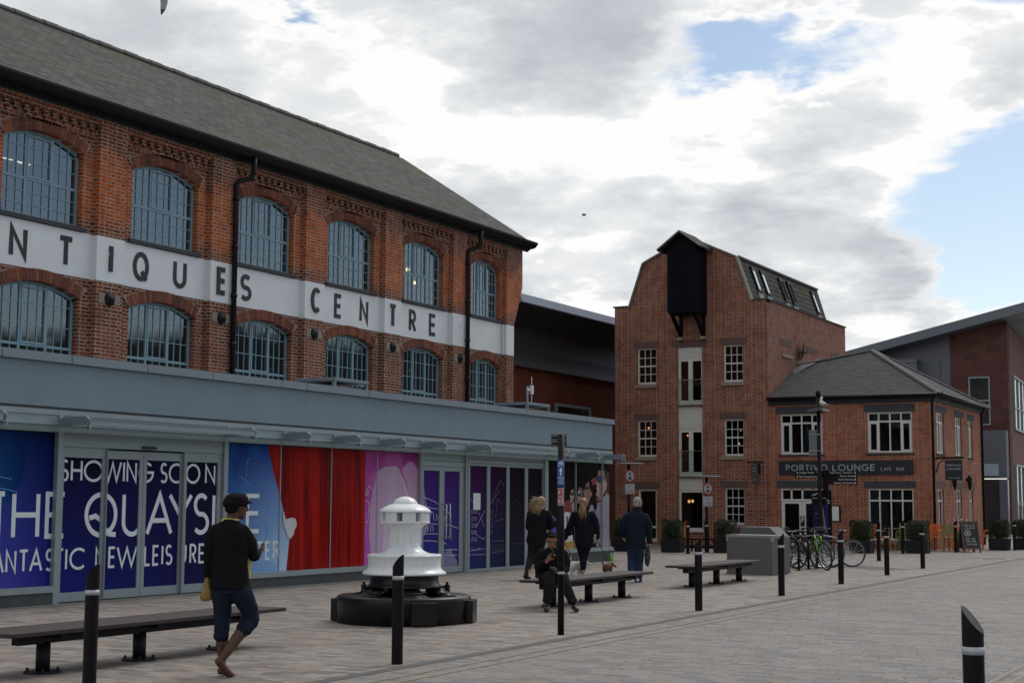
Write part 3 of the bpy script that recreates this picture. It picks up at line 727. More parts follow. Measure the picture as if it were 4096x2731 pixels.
for (y, jog) in [(26.28, -.32), (36.72, -.25)]:
    d = MB(); d.smooth = True
    d.tube([(-21.20, y+.25+.1, 9.36), (-21.22, y+.25+.1, 8.97), (-21.28, y+.32, 8.86), (-21.40, y+.05, 8.76), (-21.42, y, 8.66), (-21.42, y, 3.5)], .062, 12)
    for z in (8.3, 7.2, 6.1, 5.0, 4.0): d.tube([(-21.42, y, z), (-21.42, y, z+.09)], .076, 12)
    d.build('downpipe', GUTTER, ant)
v = MB()
for k, y in enumerate([22.6+0.9*i for i in range(20)]): v.box(XP-.01, XP+.004, y, y+.1, 9.225, 9.275)
v.build('wall_vent', BLACKPLASTIC, ant)
v = MB(); v.tube([(XP-.06, 39.08, 5.95), (XP-.06, 39.08, 6.85)], .02, 6); v.build('cable_conduit', PAINT_WHITE, ant)

ART_POLY = [('red',[(34.172,1.517),(34.493,1.634),(34.64,1.595),(34.79,1.074),(34.26,1.079),(34.173,1.08)]),('red',[(35.827,2.147),(36.174,2.233),(36.205,2.058),(35.984,2.001)]),('red',[(36.141,1.707),(36.332,1.653),(36.364,1.572),(36.204,1.545)]),('hair',[(36.254,2.41),(36.656,2.432),(36.983,2.342),(36.98,1.71),(36.719,1.736),(36.526,2.089),(36.334,2.263)]),('skin',[(36.334,2.412),(36.624,2.418),(36.688,2.255),(36.85,2.038),(36.785,1.901),(36.622,1.777),(36.524,1.654),(36.364,1.599),(36.332,1.674),(36.173,1.747),(36.148,1.774),(36.221,1.869),(36.189,1.936),(36.205,2.017),(36.148,2.057),(36.222,2.153),(36.27,2.302)]),('glass',[(36.19,2.227),(36.302,2.265),(36.672,2.268),(36.688,2.159),(36.526,2.096),(36.285,2.086),(36.174,2.138)]),('blue',[(36.317,2.242),(36.462,2.251),(36.455,2.156),(36.333,2.141)]),('white',[(36.205,1.936),(36.317,1.944),(36.253,1.903)]),('shirt',[(36.801,1.819),(36.98,1.765),(36.991,0.384),(36.457,0.397),(36.139,0.498),(36.171,0.792),(35.983,1.223),(36.204,1.41),(36.236,1.545),(36.492,1.586),(36.621,1.681)]),('shirt2',[(36.618,0.664),(36.976,0.807),(36.991,0.384),(36.17,0.404),(36.155,0.498),(36.393,0.6)]),('shirt3',[(36.476,1.572),(36.524,1.572),(36.522,0.719),(36.474,0.72)]),('skin2',[(35.547,2.036),(35.687,2.098),(35.764,1.999),(35.827,1.799),(35.748,1.598),(35.609,1.438),(35.516,1.491),(35.547,1.611),(35.409,1.65),(35.455,1.756),(35.409,1.862),(35.486,1.956)]),('glass',[(35.455,1.956),(35.749,1.999),(35.764,1.905),(35.578,1.884),(35.439,1.889)]),('white',[(35.439,1.776),(35.532,1.786),(35.479,1.743)]),('skin2',[(35.77,1.798),(35.842,1.839),(35.905,1.826),(35.883,1.719),(35.811,1.692)]),('hair2',[(35.089,1.939),(35.24,1.96),(35.393,1.862),(35.363,1.65),(35.21,1.597),(35.241,1.782),(35.149,1.86),(35.059,1.807)]),('skin',[(35.059,1.859),(35.18,1.887),(35.241,1.768),(35.225,1.65),(35.119,1.544),(35.014,1.544),(35.044,1.649),(34.998,1.701)]),('glass',[(35.004,1.787),(35.225,1.801),(35.241,1.716),(35.119,1.689),(35.013,1.728)]),('skin',[(34.64,1.856),(34.758,1.903),(34.818,1.792),(34.804,1.648),(34.67,1.543),(34.581,1.556),(34.611,1.647),(34.566,1.725)]),('glass',[(34.581,1.803),(34.812,1.825),(34.818,1.746),(34.64,1.732)]),('skin',[(34.64,1.491),(34.789,1.596),(34.849,1.439),(34.789,1.283),(34.671,1.27),(34.715,1.387)]),('white',[(34.245,1.298),(34.376,1.317),(34.641,1.29),(34.671,1.218),(34.494,1.077),(34.304,0.886),(34.246,0.912)]),('red',[(34.376,1.207),(34.494,1.206),(34.435,1.0),(34.377,1.001)]),('gold',[(34.16,0.555),(34.835,0.566),(34.85,0.371),(34.161,0.376)]),('white',[(34.32,0.551),(34.378,0.653),(34.524,0.702),(34.731,0.737),(34.761,0.574)]),('blue',[(33.63,1.174),(33.8,1.173),(33.8,1.096),(33.644,1.098)]),('skin',[(33.545,1.187),(33.644,1.225),(33.658,1.085),(33.546,1.048)]),('blue',[(33.462,0.935),(33.801,0.931),(33.801,0.778),(33.603,0.794)]),('shirt',[(35.811,1.491),(35.92,1.505),(36.046,1.33),(35.951,1.264),(35.671,1.332)]),('hand',[(22.586,1.378),(22.624,1.228),(22.823,1.26),(22.935,1.242),(22.983,1.157),(22.969,1.09),(22.915,1.024),(22.889,0.94),(22.792,0.865),(22.713,0.9),(22.653,1.028),(22.583,1.128),(22.545,1.295)])]
ART_LINE = [('shade',[(22.633,1.128),(22.938,1.175)]),('shade',[(22.69,1.077),(22.968,1.107)]),('shade',[(22.72,1.01),(22.931,1.04)]),('shade',[(22.756,0.943),(22.9,0.964)]),('lineb',[(21.438,1.817),(21.454,2.076),(21.487,2.303),(21.547,2.337)]),('lineb',[(21.253,2.008),(21.408,1.946),(21.592,1.851)]),('lineb',[(22.143,1.923),(22.154,1.298)]),('lineb',[(21.699,1.042),(21.773,1.17),(21.856,1.056),(21.954,1.234),(22.092,1.101),(22.099,0.905)]),('lineb',[(21.652,0.913),(21.645,1.107),(21.8,1.138)]),('lineb',[(21.546,0.322),(21.671,0.424)]),('lineb',[(21.638,0.319),(21.764,0.42)]),('lineb',[(21.732,0.315),(21.858,0.417)]),('lineb',[(21.825,0.312),(21.953,0.414)]),('lineb',[(21.92,0.308),(22.048,0.411)]),('lineb',[(22.015,0.305),(22.143,0.407)]),('lineb',[(22.11,0.301),(22.24,0.404)]),('lineb',[(22.206,0.297),(22.337,0.401)]),('lineb',[(22.303,0.294),(22.434,0.397)]),('lineb',[(21.495,0.324),(22.416,0.306)]),('lineb',[(21.67,0.446),(22.384,0.438)]),('white',[(25.251,1.687),(25.381,1.877),(25.555,1.765)]),('white',[(25.299,1.782),(25.367,1.773),(25.352,1.688),(25.301,1.697),(25.299,1.782)]),('white',[(25.27,1.593),(25.39,1.546),(25.367,1.158),(25.266,1.15)]),('white',[(25.373,1.536),(25.467,1.214),(25.539,1.081)]),('white',[(27.441,1.679),(27.986,1.559),(28.671,1.27)]),('white',[(27.445,1.498),(27.793,1.427),(28.107,1.406)]),('white',[(27.76,1.155),(27.777,1.276),(27.833,1.346),(27.912,1.316),(27.935,1.153)]),('white',[(28.013,1.152),(28.05,1.295),(28.112,1.152)]),('white',[(28.371,1.139),(28.409,1.252),(28.471,1.148)]),('white',[(27.761,1.094),(28.594,1.054),(28.963,0.977)]),('white',[(27.458,0.878),(28.118,0.867),(28.478,0.748)]),('white',[(27.461,0.738),(27.963,0.717),(28.48,0.645)]),('white',[(28.343,0.515),(28.972,0.509)]),('white',[(28.485,0.399),(28.974,0.385)]),('white',[(27.572,0.896),(27.57,0.996),(27.646,1.025),(27.686,0.995),(27.687,0.914)]),('white',[(27.803,0.912),(27.801,1.033),(27.898,1.032),(27.913,0.91)]),('white',[(28.651,1.271),(28.661,0.713)]),('line',[(29.446,1.677),(29.739,1.48),(30.151,1.006)]),('line',[(29.45,1.409),(29.465,0.462),(30.196,0.496)]),('line',[(29.746,0.975),(30.183,1.37)]),('line',[(29.675,0.868),(30.081,0.717),(30.192,0.751)]),('line',[(29.566,1.372),(29.638,1.372),(29.639,1.307),(29.567,1.308),(29.566,1.372)]),('line',[(29.711,1.372),(29.784,1.372),(29.785,1.307),(29.712,1.307),(29.711,1.372)]),('line',[(29.568,1.218),(29.641,1.217),(29.642,1.153),(29.569,1.153),(29.568,1.218)]),('line',[(29.714,1.217),(29.787,1.216),(29.788,1.151),(29.715,1.152),(29.714,1.217)]),('line',[(29.571,1.064),(29.643,1.063),(29.644,0.998),(29.572,0.999),(29.571,1.064)]),('line',[(29.716,1.062),(29.789,1.061),(29.79,0.996),(29.717,0.997),(29.716,1.062)]),('line',[(29.573,0.909),(29.646,0.908),(29.647,0.844),(29.574,0.845),(29.573,0.909)]),('line',[(29.718,0.907),(29.791,0.906),(29.792,0.841),(29.719,0.843),(29.718,0.907)]),('line',[(29.576,0.755),(29.648,0.754),(29.649,0.689),(29.577,0.691),(29.576,0.755)]),('line',[(29.721,0.753),(29.794,0.751),(29.795,0.686),(29.722,0.688),(29.721,0.753)]),('line',[(29.467,0.372),(30.197,0.369)]),('line',[(29.536,0.513),(29.754,0.472),(29.973,0.52)]),('line2',[(30.407,1.48),(30.897,2.076),(31.078,1.928)]),('line2',[(30.482,1.517),(30.861,1.851)]),('line2',[(30.677,1.184),(30.748,1.628),(31.02,1.517)]),('line2',[(30.64,1.111),(31.063,1.162)]),('line2',[(30.418,0.655),(31.108,0.659)]),('line2',[(30.422,0.381),(31.111,0.436)]),('line2',[(30.446,1.37),(30.53,1.369),(30.531,1.303),(30.447,1.303),(30.446,1.37)]),('line2',[(30.448,1.215),(30.532,1.215),(30.533,1.148),(30.449,1.149),(30.448,1.215)]),('line2',[(30.45,1.061),(30.534,1.06),(30.535,0.994),(30.451,0.995),(30.45,1.061)]),('line2',[(30.453,0.907),(30.536,0.906),(30.537,0.84),(30.453,0.841),(30.453,0.907)]),('line2',[(30.419,0.6),(30.497,0.416)]),('line2',[(30.517,0.598),(30.595,0.413)]),('line2',[(30.616,0.596),(30.695,0.41)]),('line2',[(30.715,0.594),(30.794,0.408)]),('line2',[(30.815,0.591),(30.894,0.405)]),('line2',[(30.915,0.589),(30.995,0.402)]),('line2',[(31.016,0.587),(31.096,0.399)]),('line3',[(31.375,1.404),(31.652,1.631),(32.02,1.364)]),('line3',[(31.384,0.579),(32.068,0.582)]),('line3',[(31.736,1.327),(31.743,0.608)]),('lineb',[(15.703,1.911),(15.977,1.874)]),('lineb',[(15.711,1.744),(15.875,1.725),(16.098,1.685)])]
CURTAIN_EDGE = [(22.064, 2.582), (22.158, 2.348), (22.268, 2.069), (22.362, 1.859), (22.471, 1.649), (22.622, 1.295), (22.668, 1.228), (22.78, 0.865), (22.735, 0.56), (22.701, 0.278)]

# ------------------------------------------------------------------ the grey shopfront in front of the warehouse
S = -17.05
shop = thing('shop_unit', 'single storey grey shopfront with glass canopy and printed window vinyls', 'building', (S, 24.0, 0))
SY0, SY1 = 8.0, 37.07
b = MB()
b.box(-21.45, S, SY0, SY1, 2.985, 3.70)                # parapet and roof slab
b.build('fascia', RENDER_GREY, shop)
b = MB()
b.box(-21.2, S-.32, SY1-.12, SY1-.01, 0, 2.95); b.box(S-.35, S-.30, SY0, SY1-.1, 0.0, 2.6)
b.build('wall', RENDER_GREY, shop)
b = MB()
js = [SY0, 13.2, 15.6, 17.0, 18.7, 20.35, 22.3, 23.1, 25.2, 26.5, 28.9, 30.6, 32.0, 33.7, 35.35, 36.4, SY1+.07]
for a, c in zip(js[:-1], js[1:]):
    b.box(S-.42, S+.05, a+.008, c-.008, 3.705, 3.80); b.box(S+.02, S+.06, a+.008, c-.008, 3.665, 3.704)
    b.box(S-.02, S+.064, c-.03, c+.03, 3.69, 3.697)
b.build('coping', COPING, shop)
b = MB(); b.box(S-.30, S-.02, SY0, SY1-.01, 2.94, 2.984); b.build('shadow_gap', ALU_DK, shop)
b = MB(); b.box(S-.30, S+.02, SY0, SY1, 2.86, 2.94); b.box(S-.30, S, SY0, SY1, 2.70, 2.859); b.box(S-.30, S+.015, SY0, SY1, 2.60, 2.699)
POSTS = [15.2, 16.84, 20.84, 22.456, 24.076, 25.686, 27.287, 29.249, 33.225, 34.889, 36.524, 37.03]
for p in POSTS: b.box(S, S+.03, p-.03, p+.03, 2.70, 2.86)
b.build('header', ALU, shop)
# canopy
can = MB(); can.box(S+.03, -16.38, SY0, 36.62, 2.655, 2.668); co = can.build('canopy_glass', CANOPY_GLASS, shop)
for p in POSTS[:-1]+[13.6, 12.0]:
    k = MB()
    k.prism([(S+.03, 2.70), (-16.45, 2.70), (-16.42, 2.715), (-16.42, 2.79), (-16.50, 2.835), (-16.56, 2.84), (S+.03, 2.815)], lambda a, c: (a, p-.016, c), lambda a, c: (a, p+.016, c))
    ko = k.build('canopy_bracket', COPING, shop)
    k = MB()
    for (x, z) in ((-16.5, 2.755), (S+.2, 2.745)):
        k = MB(); k.tube([(x, p-.035, z), (x, p+.035, z)], .016, 8); k.build('bolt', RAILMETAL, ko)
    k = MB()
    k.box(-16.56, -16.44, p-.05, p+.05, 2.669, 2.682); k.tube([(-16.50, p, 2.63), (-16.50, p, 2.70)], .025, 8); k.tube([(-16.42, p, 2.63), (-16.42, p, 2.70)], .02, 8)
    k.build('glass_clamp', RAILMETAL, ko)
for a, c in ((16.86, 20.82), (29.27, 33.2), (12.0, 15.15)):
    k = MB(); k.box(-16.55, -16.43, a, c, 2.695, 2.785); k.box(-16.57, -16.41, a, c, 2.786, 2.796); k.build('light_trough', ALU, shop)
# plinths and frames
def plinth(a, c, h=.235):
    b = MB(); b.box(S-.25, S+.03, a, c, 0, h-.05); o = b.build('plinth', PLINTH, shop)
    b = MB(); b.box(S-.25, S+.06, a-.01, c+.01, h-.05, h); b.box(S-.25, S+.035, a, c, h, h+.045); b.build('window_sill', ALU, shop)
plinth(8.0, 16.80); plinth(20.86, 27.27); plinth(33.25, 37.05, .33)
for (a, c, x, z0) in [(p-.03, p+.03, S+.012, .2) for p in (20.84, 27.287, 33.225)]+[(p-.013, p+.013, S-.045, .2) for p in (15.2, 22.456, 24.076, 25.686)]+[(34.875, 34.905, S-.02, .3)]+[(16.81, 16.92, S+.02, 0), (29.18, 29.25, S+.02, 0), (29.26, 29.34, S+.03, 0), (27.32, 27.37, S+.02, 0), (33.06, 33.19, S+.02, 0), (20.75, 20.805, S+.02, 0), (36.46, 36.50, S-.004, .33)]:
    fr = MB(); fr.box(S-.2, x, a, c, z0, 2.60); fr.build('mullion', ALU, shop)

# printed panels
NAVY_A = grad('vinyl_spotlit_blue', 15.0, 16.85, .25, 2.6, (0.1019,0.0959,0.5035), (0.01439,0.01439,0.2038), (0.007193,0.06594,0.2878), (0.002398,0.004795,0.06594))
NAVY_B = grad('vinyl_night_blue', 16.9, 20.8, .15, 2.23, (0.01066,0.01421,0.1865), (0.005328,0.007104,0.04618), (0.007104,0.006216,0.01598), (0.006216,0.005328,0.01776), blotch=.5, blc=(0.01066,0.01066,0.1066))
BLUE_C = grad('vinyl_sky_blue', 20.86, 22.8, .2, 2.6, (0.04995,0.1332,0.3996), (0.4884,0.6882,0.8436), (0.00444,0.01332,0.1332), (0.00888,0.0555,0.3774), blotch=.25, blc=(0.0333,0.2664,0.6882))
PINK = grad('vinyl_pink', 25.25, 27.3, .2, 2.6, (0.4662,0.0888,0.4662), (0.6105,0.333,0.555), (0.3885,0.04995,0.2442), (0.2442,0.01554,0.1776), blotch=.4, blc=(0.555,0.1776,0.4662))
PURP = grad('vinyl_purple', 27.4, 29.2, .1, 2.3, (0.01066,0.03108,0.2664), (0.01243,0.01776,0.1954), (0.0666,0.01243,0.1776), (0.05772,0.00888,0.1243), blotch=.3, blc=(0.02664,0.01598,0.1776))
FOLD = grad('vinyl_fading_purple', 29.4, 31.3, .05, 2.4, (0.0148,0.0259,0.148), (0.00888,0.00888,0.0296), (0.0629,0.0074,0.0777), (0.00888,0.00444,0.00888))
BLK = grad('vinyl_black', 33.2, 37.0, .3, 2.6, (0.00888,0.00592,0.00666), (0.0222,0.00592,0.00592), (0.00518,0.00444,0.00518), (0.00592,0.00444,0.00518))
for m_ in (BLK, FOLD): m_.node_tree.nodes['Principled BSDF'].inputs['Specular IOR Level'].default_value = .05
def curtainmat():
    m, nt, b = mat('vinyl_red_curtain'); px, py, pz = sepx(nt, pos(nt))
    n1 = noise(nt, comb(nt, mth(nt, 'ADD', mth(nt, 'MULTIPLY', py, 2.3), mth(nt, 'MULTIPLY', pz, .10)), mth(nt, 'MULTIPLY', pz, .12), 0), 1.7, 3, .6)
    n2 = noise(nt, comb(nt, mth(nt, 'MULTIPLY', py, 6.0), mth(nt, 'MULTIPLY', pz, .25), 4.0), 1.5, 3, .6)
    f = mth(nt, 'ADD', mth(nt, 'MULTIPLY', n1, .75), mth(nt, 'MULTIPLY', n2, .35))
    c = ramp(nt, f, [(.34, (.028, .002, .002)), (.46, (.145, .004, .003)), (.58, (.31, .008, .005)), (.7, (.39, .013, .008))])
    put(nt, b.inputs['Base Color'], c); b.inputs['Roughness'].default_value = .2; b.inputs['Specular IOR Level'].default_value = .12
    return m
CURT = curtainmat()
XV = S-.06            # plane of the vinyls
def panel(a, c, z0, z1, m, x=XV, nm='printed_panel'):
    b = MB(); b.box(x-.02, x, a, c, z0, z1); return b.build(nm, m, shop)
panel(8.1, 15.17, .26, 2.59, grad('vinyl_left_blue', 9.0, 15.2, .25, 2.6, (0.037,0.037,0.222), (0.0629,0.0592,0.3108), (0.00222,0.0074,0.0592), (0.00444,0.0407,0.1776)))
pA = panel(15.2, 16.81, .26, 2.59, NAVY_A)
sp = MB(); cc = [(15.2, 1.55)]+[(15.2+1.03*math.cos(R(t)), 2.15+.85*math.sin(R(t))) for t in range(-50, 32, 6)]+[(16.0, 2.59), (15.2, 2.59)]
sp.quad(*[(XV+.0015, y, z) for y, z in cc]); sp.build('spotlight_print', grad('vinyl_spotlight', 15.2, 16.3, 1.5, 2.6, (0.0222,0.1184,0.333), (0.00296,0.01628,0.1184), (0.00888,0.074,0.2516), (0.00222,0.0148,0.0962)), pA)
pC = panel(20.87, 22.85, .26, 2.59, BLUE_C)
cu = MB(); ce = CURTAIN_EDGE
for (a, c) in zip(ce[:-1], ce[1:]):
    cu.quad((XV+.002, a[0], a[1]), (XV+.002, 23.4, a[1]), (XV+.002, 23.4, c[1]), (XV+.002, c[0], c[1]))
cu.quad((XV+.002, 23.4, .278), (XV+.002, 25.257, .278), (XV+.002, 25.257, 2.582), (XV+.002, 23.4, 2.582))
cu.build('curtain_print', CURT, pC)
pK = panel(22.86, 25.6, .26, 2.589, CURT)
pP = panel(25.26, 27.26, .262, 2.588, PINK, x=XV+.005)
spm = MB()
spm.quad(*[(XV+.0075, y, z) for y, z in [(25.55,.3),(25.42,.9),(25.45,1.5),(25.669,2.17),(25.951,2.274),(26.312,2.301),(26.458,2.28),(26.686,2.05),(26.9,1.75),(27.1,1.2),(27.2,.3)]])
spm.build('spotlight_print', grad('vinyl_pale_spot', 25.4, 27.1, .3, 2.3, (0.555,0.3996,0.555), (0.555,0.4218,0.5772), (0.4662,0.222,0.3996), (0.555,0.4884,0.5883)), pP)
spm = MB()
spm.quad(*[(XV+.009, y, z) for y, z in [(25.9,.3),(25.98,1.3),(26.2,1.75),(26.45,2.28),(26.7,1.9),(26.85,1.5),(26.9,.3)]])
spm.build('spotlight_print', grad('vinyl_palest_spot', 25.9, 27.2, .3, 2.4, (0.66,0.55,0.66), (0.60,0.49,0.62), (0.55,0.37,0.53), (0.46,0.2,0.4)), pP)
spm = MB()
spm.quad(*[(XV+.0095, y, z) for y, z in [(26.6,2.22),(26.85,2.40),(27.05,2.40),(27.25,2.26),(27.26,1.3),(27.0,1.55),(26.8,1.95)]])
spm.build('spotlight_print', grad('vinyl_palest_spot', 25.9, 27.2, .3, 2.4, (0.666,0.555,0.666), (0.6105,0.4884,0.6216), (0.555,0.3774,0.5328), (0.4662,0.1998,0.3996)), pP)
# automatic doors A
def leaf(nm, a, c, z0, z1, ga, gc, gz0, gz1, m, x):
    b = MB(); b.box(x-.04, x, a, ga, z0, z1); b.box(x-.04, x, gc, c, z0, z1); b.box(x-.04, x, ga, gc, z0, gz0); b.box(x-.04, x, ga, gc, gz1, z1)
    o = b.build(nm, ALU, shop)
    b = MB(); b.box(XV-.015, XV, ga-.005, gc+.005, gz0-.005, gz1+.005); b.build('printed_glass', m, o); return o
XD = S-.03
leaf('door_leaf', 16.93, 17.885, .02, 2.385, 16.997, 17.818, .161, 2.227, NAVY_B, XD)
leaf('door_leaf', 17.89, 18.765, .02, 2.36, 17.955, 18.682, .161, 2.227, NAVY_B, XD-.012)
leaf('door_leaf', 18.775, 19.72, .02, 2.36, 18.853, 19.667, .161, 2.227, NAVY_B, XD-.012)
leaf('door_leaf', 19.725, 20.74, .02, 2.385, 19.829, 20.641, .161, 2.227, NAVY_B, XD)
b = MB(); b.box(S-.2, S-.012, 16.93, 20.74, 2.39, 2.598); b.box(S-.2, S+.0, 16.93, 20.74, 2.53, 2.545); b.build('door_header', ALU, shop)
b = MB(); b.box(S-.01, S+.04, 18.69, 18.99, 2.405, 2.452); b.build('door_sensor', BLACKPLASTIC, shop, bevel=.008)
for (a, c) in ((17.885, 17.90), (19.715, 19.76)):
    b = MB(); b.box(S-.03, S+.012, a, c, .02, 2.38); b.build('door_post', ALU, shop)
# door B
dB = []
for (a, c, ga, gc) in ((27.40, 28.262, 27.461, 28.116), (28.272, 29.16, 28.319, 28.986)):
    dB.append(leaf('door_leaf', a, c, .02, 2.33, ga, gc, .16, 2.235, PURP, XD))
hd = MB(); hd.smooth = True; hd.tube([(S, 28.20, .78), (S+.08, 28.20, .78), (S+.09, 28.22, .79), (S+.09, 28.22, 1.50), (S+.08, 28.20, 1.51), (S, 28.20, 1.51)], .016, 8); hd.tube([(S, 28.37, .78), (S+.08, 28.37, .78), (S+.09, 28.37, .79), (S+.09, 28.37, 1.50), (S+.08, 28.37, 1.51), (S, 28.37, 1.51)], .016, 8)
hd.build('handle', RAILMETAL, dB[0])
b = MB(); b.box(S-.2, S-.012, 27.37, 29.18, 2.335, 2.44); b.box(S-.2, S-.03, 27.37, 29.18, 2.45, 2.598); b.build('door_header', ALU, shop)
sx = MB(); sx.quad(*[(XV+.001, y, z) for y, z in [(27.47,2.0),(27.62,1.55),(27.78,1.2),(27.72,.95),(27.47,.8)]])
sx.build('spotlight_print', grad('vinyl_violet_spot', 27.4, 28.9, .2, 2.0, (0.22,0.19,0.37), (0.21,0.2,0.33), (0.30,0.15,0.36), (0.15,0.07,0.3)), dB[0])
sx = MB(); sx.quad(*[(XV+.001, y, z) for y, z in [(28.33,.17),(28.33,.42),(28.62,.55),(28.95,.25),(28.95,.17)]])
sx.build('spotlight_print', grad('vinyl_violet_spot', 27.4, 28.9, .2, 2.0, (0.222,0.185,0.37), (0.2072,0.1998,0.333), (0.296,0.148,0.3552), (0.148,0.074,0.296)), dB[0])
# folding doors
for (a, c, ga, gc) in ((29.37, 30.30, 29.437, 30.232), (30.305, 31.235, 30.371, 31.17), (31.245, 32.17, 31.311, 32.101), (32.18, 33.08, 32.243, 33.026)):
    leaf('folding_door', a, c, .0, 2.44, ga, gc, .056, 2.381, FOLD, XD)
b = MB(); b.box(S-.2, S-.012, 29.35, 33.1, 2.445, 2.52); b.box(S-.2, S-.03, 29.35, 33.1, 2.53, 2.598); b.build('door_header', ALU, shop)
b = MB(); b.box(XD-.019, XD-.016, 29.62, 29.95, 1.385, 1.76); b.build('paper_notice', PAPER, shop)
pB = panel(33.255, 34.86, .38, 2.59, BLK); panel(34.92, 37.0, .38, 2.59, BLK)
inks = {'red': (.20,.012,.012), 'hair': (.012,.008,.008), 'skin': (.40,.235,.19), 'skin2': (.27,.12,.085), 'glass': (.006,.006,.012), 'blue': (.02,.05,.33), 'white': (.62,.58,.56), 'shirt': (.25,.235,.29), 'shirt2': (.30,.26,.30), 'shirt3': (.14,.125,.17), 'hair2': (.13,.07,.05), 'gold': (.40,.23,.06), 'hand': (.60,.55,.58), 'line': (.42,.36,.55), 'line2': (.14,.12,.16), 'line3': (.04,.033,.045), 'lineb': (.10,.30,.66), 'shade': (.35,.3,.36)}
INK = {k: plain('ink_'+k, v, .25, var=.10, scale=5) for k, v in inks.items()}
nm = list(INK)
for sheet in range(3):
    art = MB()
    for k, (c, pts) in enumerate(ART_POLY):
        my = sum(p_[0] for p_ in pts)/len(pts)
        if sheet != (2 if my < 25 else 0 if my < 34.88 else 1): continue
        art.m = nm.index(c); x = XV+.003+.0004*k
        art.quad(*[(x, min(max(y, 15.3), 36.99), min(z, 2.58)) for y, z in pts])
    art.build('hand_print' if sheet == 2 else 'audience_print', [INK[k] for k in nm], pC if sheet == 2 else pB, fixn=False)
BAY = [15.0, 16.83, 20.8, 22.456, 25.686, 27.29, 28.267, 29.3, 30.3, 31.24, 32.18, 34.0]
for lo, hi in zip(BAY[:-1], BAY[1:]):
    art = MB()
    for k, (c, pts) in enumerate(ART_LINE):
        my = sum(p_[0] for p_ in pts)/len(pts)
        if not (lo <= my < hi): continue
        x = XV+.0018 if c not in ('lineb', 'shade') else XV+.003
        if c == 'shade': x = XV+.0115
        if c == 'white' and pts[0][0] < 27.35: x = XV+.011
        art.m = nm.index(c)
        stroke(art, pts, .012 if c in ('white', 'lineb') else .010, lambda u, v, h, x=x: (x+h, u, v), 0, .0005+.0001*k)
    if art.v: art.build('line_drawing_print', [INK[k] for k in nm], shop)
# lettering on the vinyl
q = lambda u, v, h: (XV+.003+h, u, v)
for (lt, wd, v0, v1) in ((  [('S',16.96,17.12),('H',17.162,17.411),('O',17.44,17.86),('W',17.87,18.28),('I',18.31,18.345),('N',18.39,18.63),('G',18.67,19.03),('S',19.19,19.37),('O',19.40,19.79),('O',19.83,20.20),('N',20.33,20.60)], .042, 1.855, 2.197),
        ([('T',15.62,15.90),('H',16.006,16.556),('E',16.665,17.087),('q',17.487,18.225),('U',18.316,18.79),('A',18.874,19.531),('Y',19.411,20.027),('S',20.039,20.464),('I',20.545,20.61),('D',20.70,21.30),('E',21.479,21.885)], .078, .985, 1.697),
        ([('A',15.68,15.90),('N',15.923,16.13),('T',16.173,16.37),('A',16.384,16.65),('S',16.70,16.868),('T',16.88,17.08),('I',17.11,17.15),('C',17.199,17.564),('N',17.75,17.95),('E',18.037,18.20),('W',18.22,18.70),('L',18.859,19.02),('E',19.06,19.22),('I',19.28,19.32),('S',19.37,19.55),('U',19.68,19.90),('R',19.98,20.16),('E',20.21,20.37),
          ('q',20.55,20.92),('U',20.96,21.18),('A',21.22,21.5),('R',21.56,21.76),('T',21.80,21.99),('E',22.05,22.2),('R',22.28,22.5)], .042, .497, .838)):
    words = [[]]
    for k, g3 in enumerate(lt):
        if k and (g3[1]-lt[k-1][2] > wd*2.1): words.append([])
        words[-1].append(g3)
    for w3 in words:
        l = MB()
        for (c, a, e) in w3: glyph(l, c, a, e, v0, v1, wd, q, 0, .002)
        l.build('vinyl_word', WHITE_VINYL, shop)
# small things on the flat roof
for (y, x) in ((25.6, -18.2), (34.0, -18.2)):
    h = thing('rooflight_hood', 'rust-streaked grey metal hood on the shop roof '+('by the second downpipe bay' if y < 30 else 'nearest the downpipe at the far end'), 'roof hood', (x, y, 3.7), group='metal hoods on the shop roof')
    b = MB(); b.box(x-.5, x+.5, y-.62, y+.62, 4.02, 4.08); b.box(x-.47, x+.47, y-.59, y+.59, 4.0, 4.019); b.build('lid', COPING, h)
    for sx_ in (-.46, .46):
        for sy_ in (-.58, .58): b = MB(); b.box(x+sx_-.03, x+sx_+.03, y+sy_-.03, y+sy_+.03, 3.7, 4.0); b.build('leg', COPING, h)
    b = MB(); b.box(x-.40, x+.40, y-.52, y+.52, 3.7, 3.93); b.build('skirt', plain('rusty_metal', (.22, .16, .11), .8, var=.5, scale=6), h)
an = thing('roof_antenna', 'white twin-whip antenna box on a bent grey pole', 'antenna', (-20.5, 38.66, 3.7))
b = MB(); b.smooth = True; b.tube([(-20.5, 38.63, 3.7), (-20.5, 38.63, 4.93)], .035, 8); b.build('pole', COPING, an)
b = MB(); b.box(-20.49, -20.41, 38.76, 38.86, 4.70, 4.96); b.box(-20.52, -20.46, 38.6, 38.76, 4.8, 4.86); b.build('box', WHITE_VINYL, an)
for z0, z1 in ((4.99, 5.22), (4.68, 4.43)):
    b = MB(); b.tube([(-20.45, 38.81, z0), (-20.45, 38.81, z1)], [.015, .010], 8); b.build('aerial', WHITE_VINYL, an)

